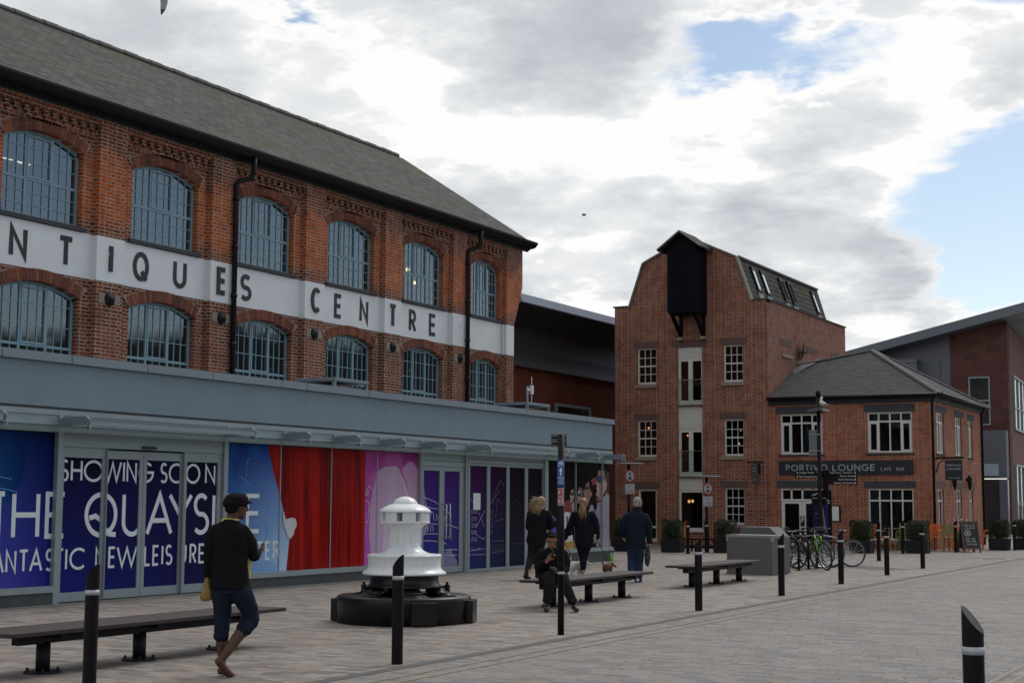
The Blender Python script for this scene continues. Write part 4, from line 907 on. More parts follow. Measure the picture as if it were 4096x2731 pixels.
# ------------------------------------------------------------------ the tall narrow mill with the hoist box
YM = 52.0
XL, XR = -23.80, -17.71
mill = thing('mill', 'tall narrow brick mill with gambrel roof and black timber hoist box on its gable', 'building', ((XL+XR)/2, YM, 0))
CREAM = plain('cream_window_paint', (0.62, 0.62, 0.57), 0.5, var=.05)
LINTEL = plain('brown_stone_lintel', (0.115, 0.072, 0.062), 0.85, var=.25, scale=6)
SILLST = plain('buff_stone_sill', (0.26, 0.225, 0.165), 0.85, var=.25, scale=8)
PANELP = plain('pale_infill_panel', (0.56, 0.57, 0.53), 0.6, var=.08)
TIMBER = plain('black_stained_timber', (0.006, 0.006, 0.010), 0.7, var=.4, scale=5, spec=.08)
BULB = emit('red_orange_bulb', (1.0, 0.30, 0.12), 2.2); BULB2 = emit('amber_bulb', (1.0, 0.50, 0.18), 1.6)
Pm = lambda u, z, d: (u, YM+d, z)
up1 = [(-22.86, -22.08, 5.99, 7.36, 0), (-21.22, -20.25, 5.17, 7.34, 0), (-19.40, -18.65, 5.97, 7.34, 0)]
mid = [(-22.86, -22.08, 3.26, 4.63, 0), (-21.22, -20.25, 2.52, 5.17, 0), (-19.40, -18.65, 3.26, 4.60, 0)]
low = [(-22.86, -22.10, 0.10, 2.06, 0), (-21.22, -20.25, 0.55, 2.52, 0), (-19.40, -18.65, 0.77, 2.10, 0)]
w = MB()
wall(w, Pm, [XL, XR], [0, 8.90], up1+mid+low, .16)
gab = [(-23.20, 8.90), (-18.30, 8.90), (-18.875, 10.58), (-20.76, 11.46), (-22.615, 10.58)]
w.prism(gab, lambda a, c: (a, YM, c), lambda a, c: (a, YM+.3, c))
w.box(XL, -23.2, YM+.001, YM+.3, 8.85, 8.97); w.box(-18.3, XR, YM+.001, YM+.3, 8.85, 8.94)
YF = 62.1
w.quad((XR, YM, 0), (XR, YF, 0), (XR, YF, 8.94), (XR, YM, 8.94)); w.quad((XL, YM, 0), (XL, YF, 0), (XL, YF, 8.94), (XL, YM, 8.94)); w.quad((XL, YF, 0), (XR, YF, 0), (XR, YF, 8.94), (XL, YF, 8.94))
w.build('wall', BR_MILL, mill)
for bx_ in ((XL-.06, -23.20, YM-.05, YM+.35, 8.97, 9.02), (-18.32, XR+.05, YM-.04, YM+.35, 8.94, 8.985), (XR-.32, XR+.05, YM+.36, YF+.05, 8.94, 8.985), (XL-.06, XL+.3, YM+.36, YF, 8.97, 9.01)):
    c = MB(); c.box(*bx_); c.build('parapet_coping', SILL_DK, mill)
#c.box(XL-.06, -23.20, YM-.05, YM+.35, 8.97, 9.02); c.box(-18.32, XR+.05, YM-.04, YM+.35, 8.94, 8.985); c.box(XR-.32, XR+.05, YM+.36, YF+.05, 8.94, 8.985); c.box(XL-.06, XL+.3, YM+.36, YF, 8.97, 9.01)
# roof planes (a gambrel) with a stone verge on the gable
r = MB()
A = [(-18.30, 8.90), (-18.875, 10.58), (-20.76, 11.46), (-22.615, 10.58), (-23.20, 8.90)]
yb = {0: 61.75, 1: 62.0, 2: 62.0, 3: 62.0, 4: 61.75}
for i in range(4):
    a, d = A[i], A[i+1]
    r.quad((a[0], YM+.25, a[1]+.05), (d[0], YM+.25, d[1]+.05), (d[0], yb[i+1] if i < 2 else yb[i+1], d[1]+.05), (a[0], yb[i], a[1]+.05))
r.quad(*[(A[i][0], yb[i], A[i][1]+.05) for i in range(5)])
r.build('roof', SLATE_MILL, mill)
v = MB()
for a, d in zip(A[:-1], A[1:]):
    a3, d3 = Vector((a[0], YM+.08, a[1]+.03)), Vector((d[0], YM+.08, d[1]+.03)); v.bar(a3, d3, .30, .07, upv=(0, 0, 1) if abs(a[1]-d[1]) < 1.2 else (1, 0, .3))
v.build('verge', plain('mortar_verge', (.20, .185, .15), .9, var=.3, scale=5), mill)
v = MB(); v.tube([(-18.85, YM+.2, 10.64), (-18.85, 62.0, 10.64)], .05, 6); v.box(-18.5, -18.15, YM+.3, 61.5, 8.93, 8.97); v.build('roof_flashing', plain('lead_grey', (.12, .125, .12), .6, var=.3), mill)
# windows
def sash(parent, u0, u1, z0, z1, cols=3, m=CREAM, yw=YM+.09):
    f = MB(); t = .055
    f.box(u0, u0+t, yw-.03, yw+.05, z0, z1); f.box(u1-t*.6, u1, yw-.03, yw+.05, z0, z1); f.box(u0+t, u1-t*.6, yw-.03, yw+.05, z1-t, z1); f.box(u0+t, u1-t*.6, yw-.045, yw+.05, z0, z0+t*1.3)
    zm = (z0+z1)/2+.0
    f.box(u0+t, u1-t*.6, yw-.03, yw+.03, zm-.025, zm+.025)
    a, e = u0+t, u1-t*.6
    for k in range(1, cols): x = a+(e-a)*k/cols; f.box(x-.012, x+.012, yw-.012, yw+.02, z0+t, z1-t)
    for zz in ((z0+t*1.3+zm)/2, (z1-t+zm)/2): f.box(a, e, yw-.011, yw+.019, zz-.012, zz+.012)
    o = f.build('window', m, parent)
    g_ = MB(); g_.quad((a, yw+.005, z0+t), (e, yw+.005, z0+t), (e, yw+.005, z1-t), (a, yw+.005, z1-t)); g_.build('pane', GLASS_MILL, o)
    return o
for (u0, u1, z0, z1, _) in (up1[0], up1[2], mid[0], mid[2], low[2]): sash(mill, u0, u1, z0, z1)
def lintel(u0, u1, z0, z1, m=LINTEL, par=mill, y=YM): b = MB(); b.box(u0, u1, y-.012, y+.12, z0, z1); b.build('lintel', m, par)
for (u0, u1, z0, z1) in ((-22.99,-21.97,7.36,7.60), (-19.55,-18.52,7.34,7.60), (-21.47,-20.05,7.34,7.57), (-23.01,-21.97,4.64,4.85), (-19.57,-18.54,4.61,4.84), (-23.01,-21.95,2.07,2.31), (-19.58,-18.51,2.11,2.34)): lintel(u0, u1, z0, z1)
for (u0, u1, z) in ((-22.95,-22.03,5.985), (-19.50,-18.59,5.965), (-22.95,-22.05,3.255), (-19.52,-18.59,3.255), (-19.5,-18.58,.765)):
    b = MB(); b.box(u0, u1, YM-.07, YM+.1, z-.13, z); b.build('sill', SILLST, mill)
def french(par, u0, u1, z0, z1, pane_z0, rail=True):
    f = MB(); y = YM+.1; m_ = (u0+u1)/2
    for a, e in ((u0, u0+.10), (m_-.085, m_+.085), (u1-.06, u1)): f.box(a, e, y-.03, y+.04, z0, z1)
    for a, e in ((u0+.10, m_-.085), (m_+.085, u1-.06)): f.box(a, e, y-.03, y+.04, z1-.12, z1); f.box(a, e, y-.03, y+.04, z0, pane_z0)
    o = f.build('balcony_door', CREAM, par)
    g_ = MB(); g_.quad((u0+.1, y, pane_z0), (u1-.06, y, pane_z0), (u1-.06, y, z1-.12), (u0+.1, y, z1-.12)); g_.build('pane', GLASS_MILL, o)
    if rail:
        b = MB(); b.box(u0+.01, u1-.01, YM-.02, YM-.008, z0+.05, z0+.92); b.build('glass_guard', glassmat('guard_glass', tint=(.95,.98,.97), gloss=-.03, through=.97), o)
        b = MB(); b.box(u0, u1, YM-.03, YM+.0, z0+.92, z0+.945)
        for z in (z0+.25, z0+.75): b.box(u0, u0+.06, YM-.03, YM, z, z+.04); b.box(u1-.06, u1, YM-.03, YM, z, z+.04)
        b.build('guard_rail', RAILMETAL, o)
french(mill, -21.22, -20.25, 5.17, 6.92, 5.34); french(mill, -21.22, -20.25, 2.52, 4.27, 2.68)
for (z0, z1) in ((6.925, 7.335), (4.275, 5.12), (2.0, 2.47)):
    b = MB(); b.box(-21.22, -20.25, YM+.06, YM+.12, z0, z1); b.build('infill_panel', PANELP, mill)
for z in (5.12, 2.47):
    b = MB(); b.box(-21.24, -20.23, YM-.05, YM+.12, z, z+.05); b.build('ledge', LINTEL, mill)
b = MB(); y = YM+.1
b.box(-21.22, -21.14, y-.03, y+.04, .55, 1.99); b.box(-20.30, -20.25, y-.03, y+.04, .55, 1.99); b.box(-21.14, -20.30, y-.03, y+.04, .55, .63); b.box(-21.14, -20.30, y-.03, y+.04, 1.93, 1.99); b.box(-21.26, -20.22, YM-.06, YM+.1, .48, .548)
o = b.build('window', CREAM, mill); b = MB(); b.quad((-21.14, y, .63), (-20.3, y, .63), (-20.3, y, 1.93), (-21.14, y, 1.93)); b.build('pane', GLASS_MILL, o)
b = MB(); b.box(-22.86, -22.78, y-.03, y+.04, .1, 2.06); b.box(-22.16, -22.10, y-.03, y+.04, .1, 2.06); b.box(-22.78, -22.16, y-.03, y+.04, 1.98, 2.06); b.box(-22.78, -22.16, y-.03, y+.04, .1, .22); b.box(-22.78, -22.16, y-.03, y+.04, .60, .68)
o = b.build('door', CREAM, mill); b = MB(); b.quad((-22.78, y, .22), (-22.16, y, .22), (-22.16, y, 1.98), (-22.78, y, 1.98)); b.build('pane', GLASS_MILL, o)
b = MB()
b.quad((XL+.1, YM+1.3, .05), (XR-.1, YM+1.3, .05), (XR-.1, YM+1.3, 8.0), (XL+.1, YM+1.3, 8.0))
for z in (.05, 2.75, 5.15, 7.9): b.quad((XL+.1, YM+.17, z), (XR-.1, YM+.17, z), (XR-.1, YM+1.3, z), (XL+.1, YM+1.3, z))
b.build('interior', DARKROOM, mill)
for (x, z, k, s) in ((-22.60,4.36,0,.035), (-22.18,4.32,0,.03), (-21.02,4.05,0,.03), (-19.0,3.72,1,.035), (-18.93,4.2,1,.02), (-18.78,2.0,0,.03), (-22.24,1.78,0,.03), (-20.98,1.60,1,.05), (-20.84,1.61,1,.05)):
    b = MB(); b.smooth = True; b.ell((x, YM+.45, z), (s, s, s*1.2)); b.build('pendant_lamp', BULB2 if k else BULB, mill)
# hoist box (lucam)
YH = 50.9
LX0, LX1 = -21.05, -20.03
lu = MB()
prof = [(LX0-.12, 8.50), (LX1+.0, 8.50), (LX1, 10.98), (-20.58, 11.38), (LX0-.12, 10.98)]
lu.prism(prof, lambda a, d: (a, YH, d), lambda a, d: (a, YM+.2, d))
for k in range(1, 6): x = LX0-.12+k*(LX1-LX0+.12)/6; lu.box(x-.006, x+.006, YH-.008, YH, 8.5, 11.0)
luo = lu.build('hoist_box', TIMBER, mill)
lr = MB()
for sgn, xe, ze in ((-1, LX0-.42, 10.80), (1, LX1+.25, 10.86)):
    lr.prism([(-20.58, 11.46), (xe, ze), (xe, ze+.06), (-20.58, 11.53)], lambda a, d: (a, YH-.25, d), lambda a, d: (a, YM+.3, d))
lr.build('hoist_roof', SLATE_MILL, luo)
lr = MB(); lr.bar((-20.58, YH-.262, 11.50), (LX0-.42, YH-.262, 10.845), .03, .05); lr.bar((-20.58, YH-.262, 11.50), (LX1+.25, YH-.262, 10.90), .03, .05); lr.build('bargeboard', SILLST, luo)
for x in (LX0+.0, LX1-.12):
    b = MB(); b.bar((x, YH+.12, 8.50), (x, YM-.04, 7.72), .11, .12); b.bar((x, YM-.06, 8.5), (x, YM-.06, 7.7), .11, .10); b.build('bracket', TIMBER, luo)
    b = MB(); b.box(x-.10, x+.10, YM-.22, YM+.05, 7.58, 7.69); b.build('corbel', SILLST, mill)
# rooflights and louvres on the lower slope
n1, n0 = Vector((-18.875, 0, 10.63)), Vector((-18.30, 0, 8.95)); sl = (n1-n0)
for i, y in enumerate((53.45, 54.5, 56.7, 57.72, 60.92)):
    f = MB()
    def on(t, yy, d): p = n0+sl*t; nn = Vector((sl.z, 0, -sl.x)).normalized(); return (p.x+nn.x*d, yy, p.z+nn.z*d)
    for (t0, t1, a, e) in ((.28,.84,-.26,-.19), (.28,.84,.19,.26), (.28,.33,-.19,.19), (.78,.86,-.26,.26)):
        f.add([on(t0,y+a,0), on(t0,y+e,0), on(t1,y+e,0), on(t1,y+a,0), on(t0,y+a,.07), on(t0,y+e,.07), on(t1,y+e,.07), on(t1,y+a,.07)], [(0,3,2,1),(4,5,6,7),(0,1,5,4),(1,2,6,5),(2,3,7,6),(3,0,4,7)])
    if i in (2, 3):
        for k in range(9):
            t = .34+k*.048; f.add([on(t,y-.19,.0), on(t,y+.19,.0), on(t+.03,y+.19,.0), on(t+.03,y-.19,.0), on(t,y-.19,.06), on(t,y+.19,.06), on(t+.012,y+.19,.06), on(t+.012,y-.19,.06)], [(0,3,2,1),(4,5,6,7),(0,1,5,4),(2,3,7,6)])
        o = f.build('louvre_vent', IRON, mill)
    else:
        o = f.build('rooflight', IRON, mill)
        p = MB(); p.quad(on(.33,y-.19,.05), on(.33,y+.19,.05), on(.78,y+.19,.05), on(.78,y-.19,.05)); p.build('pane', glassmat('rooflight_glass', gloss=.35, through=.3), o)
    p = MB(); p.quad(on(.14,y-.28,.012), on(.14,y+.28,.012), on(.28,y+.28,.02), on(.28,y-.28,.02)); p.build('lead_apron', plain('lead_apron', (.16,.165,.175), .5), o)
# blocked openings and dish on the flank
for (ya, yb_, z0, z1) in ((53.4, 54.75, 7.42, 7.66), (56.68, 58.05, 7.45, 7.68), (60.0, 61.2, 7.5, 7.7)):
    b = MB(); b.box(XR-.1, XR+.012, ya, yb_, z0, z1); b.build('lintel', LINTEL, mill)
b = MB(); b.box(XR-.1, XR+.06, 53.6, 54.8, 6.98, 7.08); b.build('sill', SILLST, mill)
ds = thing('satellite_dish', 'round dark dish fixed high on the mill flank above the cafe roof', 'satellite dish', (XR+.3, 55.66, 7.35))
b = MB(); b.smooth = True; b.lathe([(0,0),(.15,.015),(.28,.05),(.36,.09),(.36,.10),(.28,.065),(.15,.03),(0,.015)], n=24)
o = b.build('reflector', IRON, ds); o.data.transform(Matrix.Translation((XR+.25, 55.66, 7.35))@Matrix.Rotation(R(-70), 4, 'Z')@Matrix.Rotation(R(80), 4, 'X'))
b = MB(); b.tube([(XR, 55.9, 7.35), (XR+.2, 55.75, 7.35)], .03, 8); b.tube([(XR+.25, 55.66, 7.25), (XR+.45, 55.3, 7.3), (XR+.45, 55.3, 7.36)], .02, 6); b.build('bracket', IRON, ds)

# ------------------------------------------------------------------ the cafe beside it
CX = -11.80
cafe = thing('cafe', 'two storey brick cafe with low slate hipped roof and dark fascia sign', 'building', (-14.8, YM, 0))
Pc = lambda u, z, d: (u, YM+.02+d, z)
uw = [(-17.27, -15.72, 3.29, 4.73, 0), (-14.11, -12.55, 3.32, 4.73, 0)]
lw = [(-17.29, -15.72, .06, 2.08, 0), (-14.13, -12.55, .30, 2.08, 0)]
w = MB(); wall(w, Pc, [XR, CX], [0, 5.09], uw+lw, .14)
Ps = lambda u, z, d: (CX-d, u, z)
YS = 59.95
sw = [(52.38, 53.55, 3.29, 4.72, 0), (55.38, 56.45, 3.29, 4.70, 0), (57.55, 58.35, 3.29, 4.66, 0), (52.28, 53.3, .64, 2.06, 0), (55.3, 56.2, .64, 2.06, 0), (57.5, 58.2, .64, 2.06, 0)]
wall(w, Ps, [YM+.02, YS], [0, 5.09], sw, .16)
w.quad((XR, YS, 0), (CX, YS, 0), (CX, YS, 5.09), (XR, YS, 5.09))
w.build('wall', BR_CAFE, cafe)
LINTDK = plain('blue_grey_lintel', (.050, .055, .065), .85, var=.3, scale=6)
FASC = plain('dark_grey_fascia_paint', (.030, .034, .042), .6, var=.08, spec=.2)
for (u0, u1, z0, z1) in ((-17.43,-15.62,4.74,5.0), (-14.22,-12.44,4.74,5.01), (-17.43,-15.6,2.11,2.36), (-14.26,-12.46,2.10,2.33)): lintel(u0, u1, z0, z1, LINTDK, cafe, YM+.02)
for (a, e, z0, z1) in ((52.3, 53.95, 4.74, 4.95), (55.3, 56.85, 4.73, 4.94), (57.5, 58.7, 4.70, 4.90)):
    b = MB(); b.box(CX-.1, CX+.012, a, e, z0, z1); b.build('lintel', LINTDK, cafe)
for (a, e) in ((52.2, 53.7), (55.2, 56.6), (57.4, 58.5)):
    b = MB(); b.box(CX-.1, CX+.010, a, e, 2.09, 2.34); b.build('lintel', LINTEL, cafe)
    b = MB(); b.box(CX-.1, CX+.05, a+.1, e-.1, 3.23, 3.285); b.build('sill', LINTDK, cafe)
WF = plain('cream_casement_paint', (0.66, 0.655, 0.61), .45, var=.04)
def casement(par, P, u0, u1, z0, z1, ztr, n, sashes=(0, 3), name='window', z_in=0):
    """P maps (u,z,d); frame of n lights with a transom at ztr"""
    f = MB(); d0, d1 = .06, .12; t = .055
    def bx(a, e, c0, c1, da=d0, db=d1): f.add([P(a,c0,da),P(e,c0,da),P(e,c1,da),P(a,c1,da),P(a,c0,db),P(e,c0,db),P(e,c1,db),P(a,c1,db)], [(0,3,2,1),(4,5,6,7),(0,1,5,4),(1,2,6,5),(2,3,7,6),(3,0,4,7)])
    bx(u0, u0+t, z0, z1); bx(u1-t, u1, z0, z1); bx(u0+t, u1-t, z1-t, z1); bx(u0+t, u1-t, z0, z0+t*1.1); bx(u0+t, u1-t, ztr-.028, ztr+.028, d0-.01)
    for k in range(1, n):
        u = u0+(u1-u0)*k/n; bx(u-.024, u+.024, z0+t, z1-t, d0+.001)
    for k in sashes:
        a, e = u0+(u1-u0)*k/n+(.055 if k == 0 else .024), u0+(u1-u0)*(k+1)/n-(.055 if k == n-1 else .024)
        bx(a, a+.05, z0+t, ztr-.028, d0-.008); bx(e-.05, e, z0+t, ztr-.028, d0-.008); bx(a+.05, e-.05, z0+t, z0+t+.05, d0-.008); bx(a+.05, e-.05, ztr-.078, ztr-.028, d0-.008)
    o = f.build(name, WF, par)
    g_ = MB(); g_.quad(P(u0+t, z0+t, .09), P(u1-t, z0+t, .09), P(u1-t, z1-t, .09), P(u0+t, z1-t, .09)); g_.build('pane', GLASS_MILL, o)
    return o
casement(cafe, Pc, *uw[0][:4], 4.405, 4); casement(cafe, Pc, *uw[1][:4], 4.405, 4); casement(cafe, Pc, *lw[1][:4], 1.66, 4, sashes=())
for o_ in sw[:3]: casement(cafe, Ps, *o_[:4], 4.38, 3, sashes=(2,))
for o_ in sw[3:]: casement(cafe, Ps, *o_[:4], 1.66, 2, sashes=())
for (u0, u1, z) in ((-17.36,-15.66,3.285), (-14.18,-12.48,3.31)):
    b = MB(); b.box(u0, u1, YM-.03, YM+.1, z-.06, z); b.build('sill', LINTDK, cafe)
b = MB(); b.box(-14.2, -12.48, YM-.06, YM+.1, .16, .295); b.build('sill', SILLST, cafe)
# entrance
f = MB(); y = YM+.09
def db(a, e, z0, z1, dy=0): f.box(a, e, y-.03-dy, y+.04, z0, z1)
for a, e in ((-17.29,-17.22), (-16.93,-16.87), (-16.53,-16.47), (-16.13,-16.07), (-15.78,-15.72)): db(a, e, 1.70, 2.08)
db(-17.22, -15.78, 2.02, 2.08); db(-17.29, -15.72, 1.63, 1.70, .01)
f.build('transom_light', WF, cafe)
for (a, e) in ((-17.28, -16.515), (-16.505, -15.73)):
    f = MB(); db(a, a+.12, .06, 1.62); db(e-.11, e, .06, 1.62); db(a+.12, e-.11, 1.54, 1.62); db(a+.12, e-.11, .06, .24)
    o = f.build('door', WF, cafe)
    g_ = MB(); g_.quad((a+.12, y, .24), (e-.11, y, .24), (e-.11, y, 1.54), (a+.12, y, 1.54)); g_.build('pane', GLASS_MILL, o)
    h = MB(); xx = e-.05 if a < -17 else a+.06; h.box(xx-.03, xx+.03, y-.045, y-.03, .78, 1.12); h.build('handle', RAILMETAL, o)
g_ = MB(); g_.quad((-17.25, y, 1.7), (-15.75, y, 1.7), (-15.75, y, 2.05), (-17.25, y, 2.05)); g_.build('transom_pane', GLASS_MILL, cafe)
b = MB(); b.quad((XR+.05, YM+1.6, 0), (CX-.3, YM+1.6, 0), (CX-.3, YM+1.6, 5), (XR+.05, YM+1.6, 5)); b.quad((CX-1.2, YM+.4, 0), (CX-1.2, YS-.2, 0), (CX-1.2, YS-.2, 5), (CX-1.2, YM+.4, 5))
for z in (.02, 2.7, 4.95): b.quad((XR+.05, YM+.17, z), (CX-.2, YM+.17, z), (CX-.2, YS-.2, z), (XR+.05, YS-.2, z))
b.build('interior', DARKROOM, cafe)
b = MB(); b.quad((CX-.35, YM+.3, .3), (CX-.35, YS-.3, .3), (CX-.35, YS-.3, 4.9), (CX-.35, YM+.3, 4.9)); b.build('curtain', plain('pale_blind', (.36,.35,.32), .9), cafe)
b = MB(); b.smooth = True; b.ell((-13.85, YM+.4, 1.75), (.02,.02,.02)); b.build('pendant_lamp', BULB2, cafe)
# roof: eaves, fascia board, hips
EZ = 5.30; E0 = YM-.20; EX = CX+.28; EB = YS+.3
ridge_l = Vector((XR+.02, 55.5, 6.80)); apex = Vector((-15.12, 56.2, 7.34))
ap = Vector((-15.10, 56.6, 7.36))
FL, FR, BR = Vector((XR+.02, E0, EZ)), Vector((EX, E0, EZ)), Vector((EX, EB, EZ))
r = MB(); r.quad(FL, FR, ap, ridge_l); r.quad(FR, BR, ap); r.quad(ridge_l, ap, BR, Vector((XR+.02, EB, EZ))) 
for p_ in (FL, FR): pass
r.quad(FL-Vector((0,0,.05)), FR-Vector((0,0,.05)), BR-Vector((0,0,.05)), Vector((XR+.02, EB, EZ-.05)))
r.build('roof', SLATE_CAFE, cafe)
h = MB()
for a, e in ((ap, FR), (ap, BR), (ridge_l, ap)):
    n_ = 14
    for k in range(n_):
        p0, p1 = a.lerp(e, k/n_), a.lerp(e, (k+.97)/n_); h.tube([p0, p1], .13, 7, flat=.55)
h.build('hip_tile', plain('grey_hip_tile', (.085,.083,.085), .8, var=.25), cafe)
b = MB(); b.box(XR+.02, CX+.06, YM-.06, YM+.0, 5.07, 5.285); b.box(CX+.0, CX+.06, YM+.0, YS, 5.07, 5.285); b.build('fascia_board', FASC, cafe)
b = MB(); b.smooth = True; b.tube([(XR+.02, E0-.02, 5.29), (EX+.02, E0-.02, 5.29), (EX+.02, EB, 5.29)], .06, 8); b.build('gutter', GUTTER, cafe)
for (x, y_) in ((CX-.03, YM-.03), (CX+.05, YS-.05)):
    b = MB(); b.smooth = True; b.tube([(x+.14, y_-.1, 5.25), (x, y_, 5.02), (x, y_, 0)], .045, 8); b.build('downpipe', GUTTER, cafe)
b = MB(); b.quad((XR+.012, 55.4, 6.78), (XR+.6, 56.5, 7.15), (XR+.7, 55.4, 6.85), (XR+.02, 54.2, 6.25)); b.build('lead_flashing', plain('lead_flash', (.17,.18,.19), .5), cafe)
# signs
b = MB(); b.box(-17.33, -12.53, YM-.04, YM+.018, 2.555, 3.055); so = b.build('sign_board', FASC, cafe)
SIGNL = plain('sign_letter_silver', (.34,.37,.39), .35, metal=.3)
l = MB(); q = lambda u, v, h: (u, YM-.04-h, v)
line(l, 'PORTIVO', -17.06, -15.53, 2.69, 2.925, .042, q, 0, .03); line(l, 'LOUNGE', -15.36, -13.84, 2.69, 2.925, .042, q, 0, .03); line(l, 'CAFE', -13.66, -13.28, 2.69, 2.80, .018, q, 0, .02); line(l, 'BAR', -13.10, -12.83, 2.69, 2.80, .018, q, 0, .02)
l.bar((-13.36, YM-.05, 2.815), (-13.30, YM-.05, 2.845), .014, .012)
l.build('lettering', SIGNL, so)
nb = MB(); nb.box(-15.42, -15.10, YM-.03, YM+.02, .92, 1.48); no = nb.build('notice_case', IRON, cafe)
nb = MB(); nb.box(-15.40, -15.16, YM-.036, YM-.031, .95, 1.45); nb.build('menu_sheet', PAPER, no)
# hanging signs
hs = thing('hanging_sign', 'black swinging board lettered in silver on the cafe corner', 'sign', (CX+.05, 53.2, 3.0))
b = MB(); b.bar((CX, 52.12, 3.12), (CX+.95, 52.12, 3.12), .05, .07); b.tube([(CX, 52.12, 2.6), (CX+.12, 52.12, 2.95), (CX+.32, 52.12, 3.09)], .02, 6); b.build('bracket', IRON, hs)
b = MB(); b.box(CX+.32, CX+.90, 52.10, 52.14, 2.36, 3.05); o = b.build('board', FASC, hs)
l = MB(); q = lambda u, v, h: (u, 52.10-h, v)
line(l, 'PORTIVO', CX+.37, CX+.85, 2.83, 2.90, .014, q, 0, .004); line(l, 'LOUNGE', CX+.37, CX+.85, 2.71, 2.78, .014, q, 0, .004); line(l, 'CAFE', CX+.41, CX+.58, 2.42, 2.46, .008, q, 0, .004); line(l, 'BAR', CX+.64, CX+.81, 2.42, 2.46, .008, q, 0, .004)
l.build('lettering', SIGNL, o)
hs2 = thing('hanging_sign', 'small dark projecting board with faded lettering between the mill windows', 'sign', (-18.15, YM-.3, 2.6))
b = MB(); b.bar((-18.45, YM-.30, 3.03), (-17.88, YM-.30, 3.03), .03, .05); b.bar((-17.93, YM-.3, 3.03), (-17.93, YM, 3.03), .03, .05); b.build('bracket', IRON, hs2)
b = MB(); b.box(-18.25, -18.03, YM-.32, YM-.28, 2.28, 2.99); o = b.build('board', plain('faded_board', (.07,.065,.065), .7, var=.3), hs2)
b = MB(); b.box(-18.02, -17.93, YM-.31, YM-.29, 2.58, 2.98); b.build('back_plate', IRON, hs2)
l = MB(); q = lambda u, v, h: (u, YM-.32-h, v)
line(l, 'PORTIVO', -18.22, -18.06, 2.78, 2.82, .009, q, 0, .003); line(l, 'LOUNGE', -18.22, -18.06, 2.68, 2.72, .009, q, 0, .003); line(l, 'CAFE BAR', -18.20, -18.08, 2.37, 2.40, .007, q, 0, .003)
l.build('lettering', SIGNL, o)
for y_ in (54.5, 57.05):
    wl = thing('wall_light', 'dark tapered wall lantern on the cafe flank '+('under the hanging sign' if y_ < 55 else 'beyond the hanging sign'), 'wall light', (CX+.1, y_, 2.2), group='wall lanterns on the cafe flank')
    b = MB(); b.smooth = True; b.tube([(CX+.12, y_, 2.62), (CX+.12, y_, 2.5), (CX+.12, y_, 2.22), (CX+.12, y_, 2.05)], [.03, .10, .075, .02], 8); b.build('shade', IRON, wl)
    b = MB(); b.box(CX, CX+.1, y_-.03, y_+.03, 2.4, 2.5); b.build('bracket', IRON, wl)

# ------------------------------------------------------------------ curved-roofed brick hall behind
hall = thing('brick_hall', 'modern brick hall with curved dark metal eaves behind the warehouse', 'building', (-27, 55, 0))
HX = -27.0
w = MB(); w.box(HX-10, HX, 44, 90, 0, 6.72); w.build('wall', BR_NEW, hall)
def seam():
    m, nt, b = mat('standing_seam_metal'); px, py, pz = sepx(nt, pos(nt))
    fr_ = mth(nt, 'FRACT', mth(nt, 'DIVIDE', py, .5)); k = mth(nt, 'LESS_THAN', fr_, .07)
    put(nt, b.inputs['Base Color'], mixc(nt, k, (.085,.088,.095), (.13,.135,.145))); b.inputs['Roughness'].default_value = .5; b.inputs['Metallic'].default_value = .4
    bn = new(nt, 'ShaderNodeBump'); bn.inputs['Strength'].default_value = 1; bn.inputs['Distance'].default_value = .05; put(nt, bn.inputs['Height'], k); put(nt, b.inputs['Normal'], bn.outputs[0])
    return m
SEAM = seam(); SEAMDK = plain('dark_soffit', (.035,.036,.04), .7, var=.2); HALLF = plain('grey_blue_fascia', (.15,.18,.235), .4, metal=.3, var=.05, scale=.5)
cl = [(HX+.30, 6.66), (HX+.25, 6.9), (HX+.12, 7.3), (HX+.05, 7.7), (HX+.0, 8.1), (HX-.02, 8.25)]
b = MB(); b.smooth = True
for (a, d) in zip(cl[:-1], cl[1:]): b.quad((a[0], 44, a[1]), (a[0], 90, a[1]), (d[0], 90, d[1]), (d[0], 44, d[1]))
b.build('cladding', SEAM, hall)
b = MB(); so_ = [(HX-.02, 8.25), (HX+.4, 8.42), (HX+1.0, 8.55), (HX+1.95, 8.64)]
for (a, d) in zip(so_[:-1], so_[1:]): b.quad((a[0], 46.75, a[1]), (a[0], 90, a[1]), (d[0], 90, d[1]), (d[0], 46.75, d[1]))
b.build('soffit', SEAMDK, hall)
b = MB(); b.prism([(HX+1.95, 8.64), (HX+2.0, 8.67), (HX+1.9, 8.98), (HX+1.5, 9.05), (HX-8, 9.6), (HX-8, 9.4), (HX+1.2, 8.85)], lambda a, d: (a, 46.7, d), lambda a, d: (a, 90, d)); b.build('roof', HALLF, hall)
b = MB(); b.box(HX-.02, HX+.05, 53.2, 56.5, 5.36, 5.48); b.box(HX-.02, HX+.05, 53.2, 53.4, 4.2, 5.36); b.box(HX-.02, HX+.05, 56.3, 56.5, 4.2, 5.36); o = b.build('window', ALU, hall)
b = MB(); b.quad((HX+.02, 53.4, 4.2), (HX+.02, 56.3, 4.2), (HX+.02, 56.3, 5.36), (HX+.02, 53.4, 5.36)); b.build('pane', plain('dark_pane', (.01,.011,.012), .1), o)

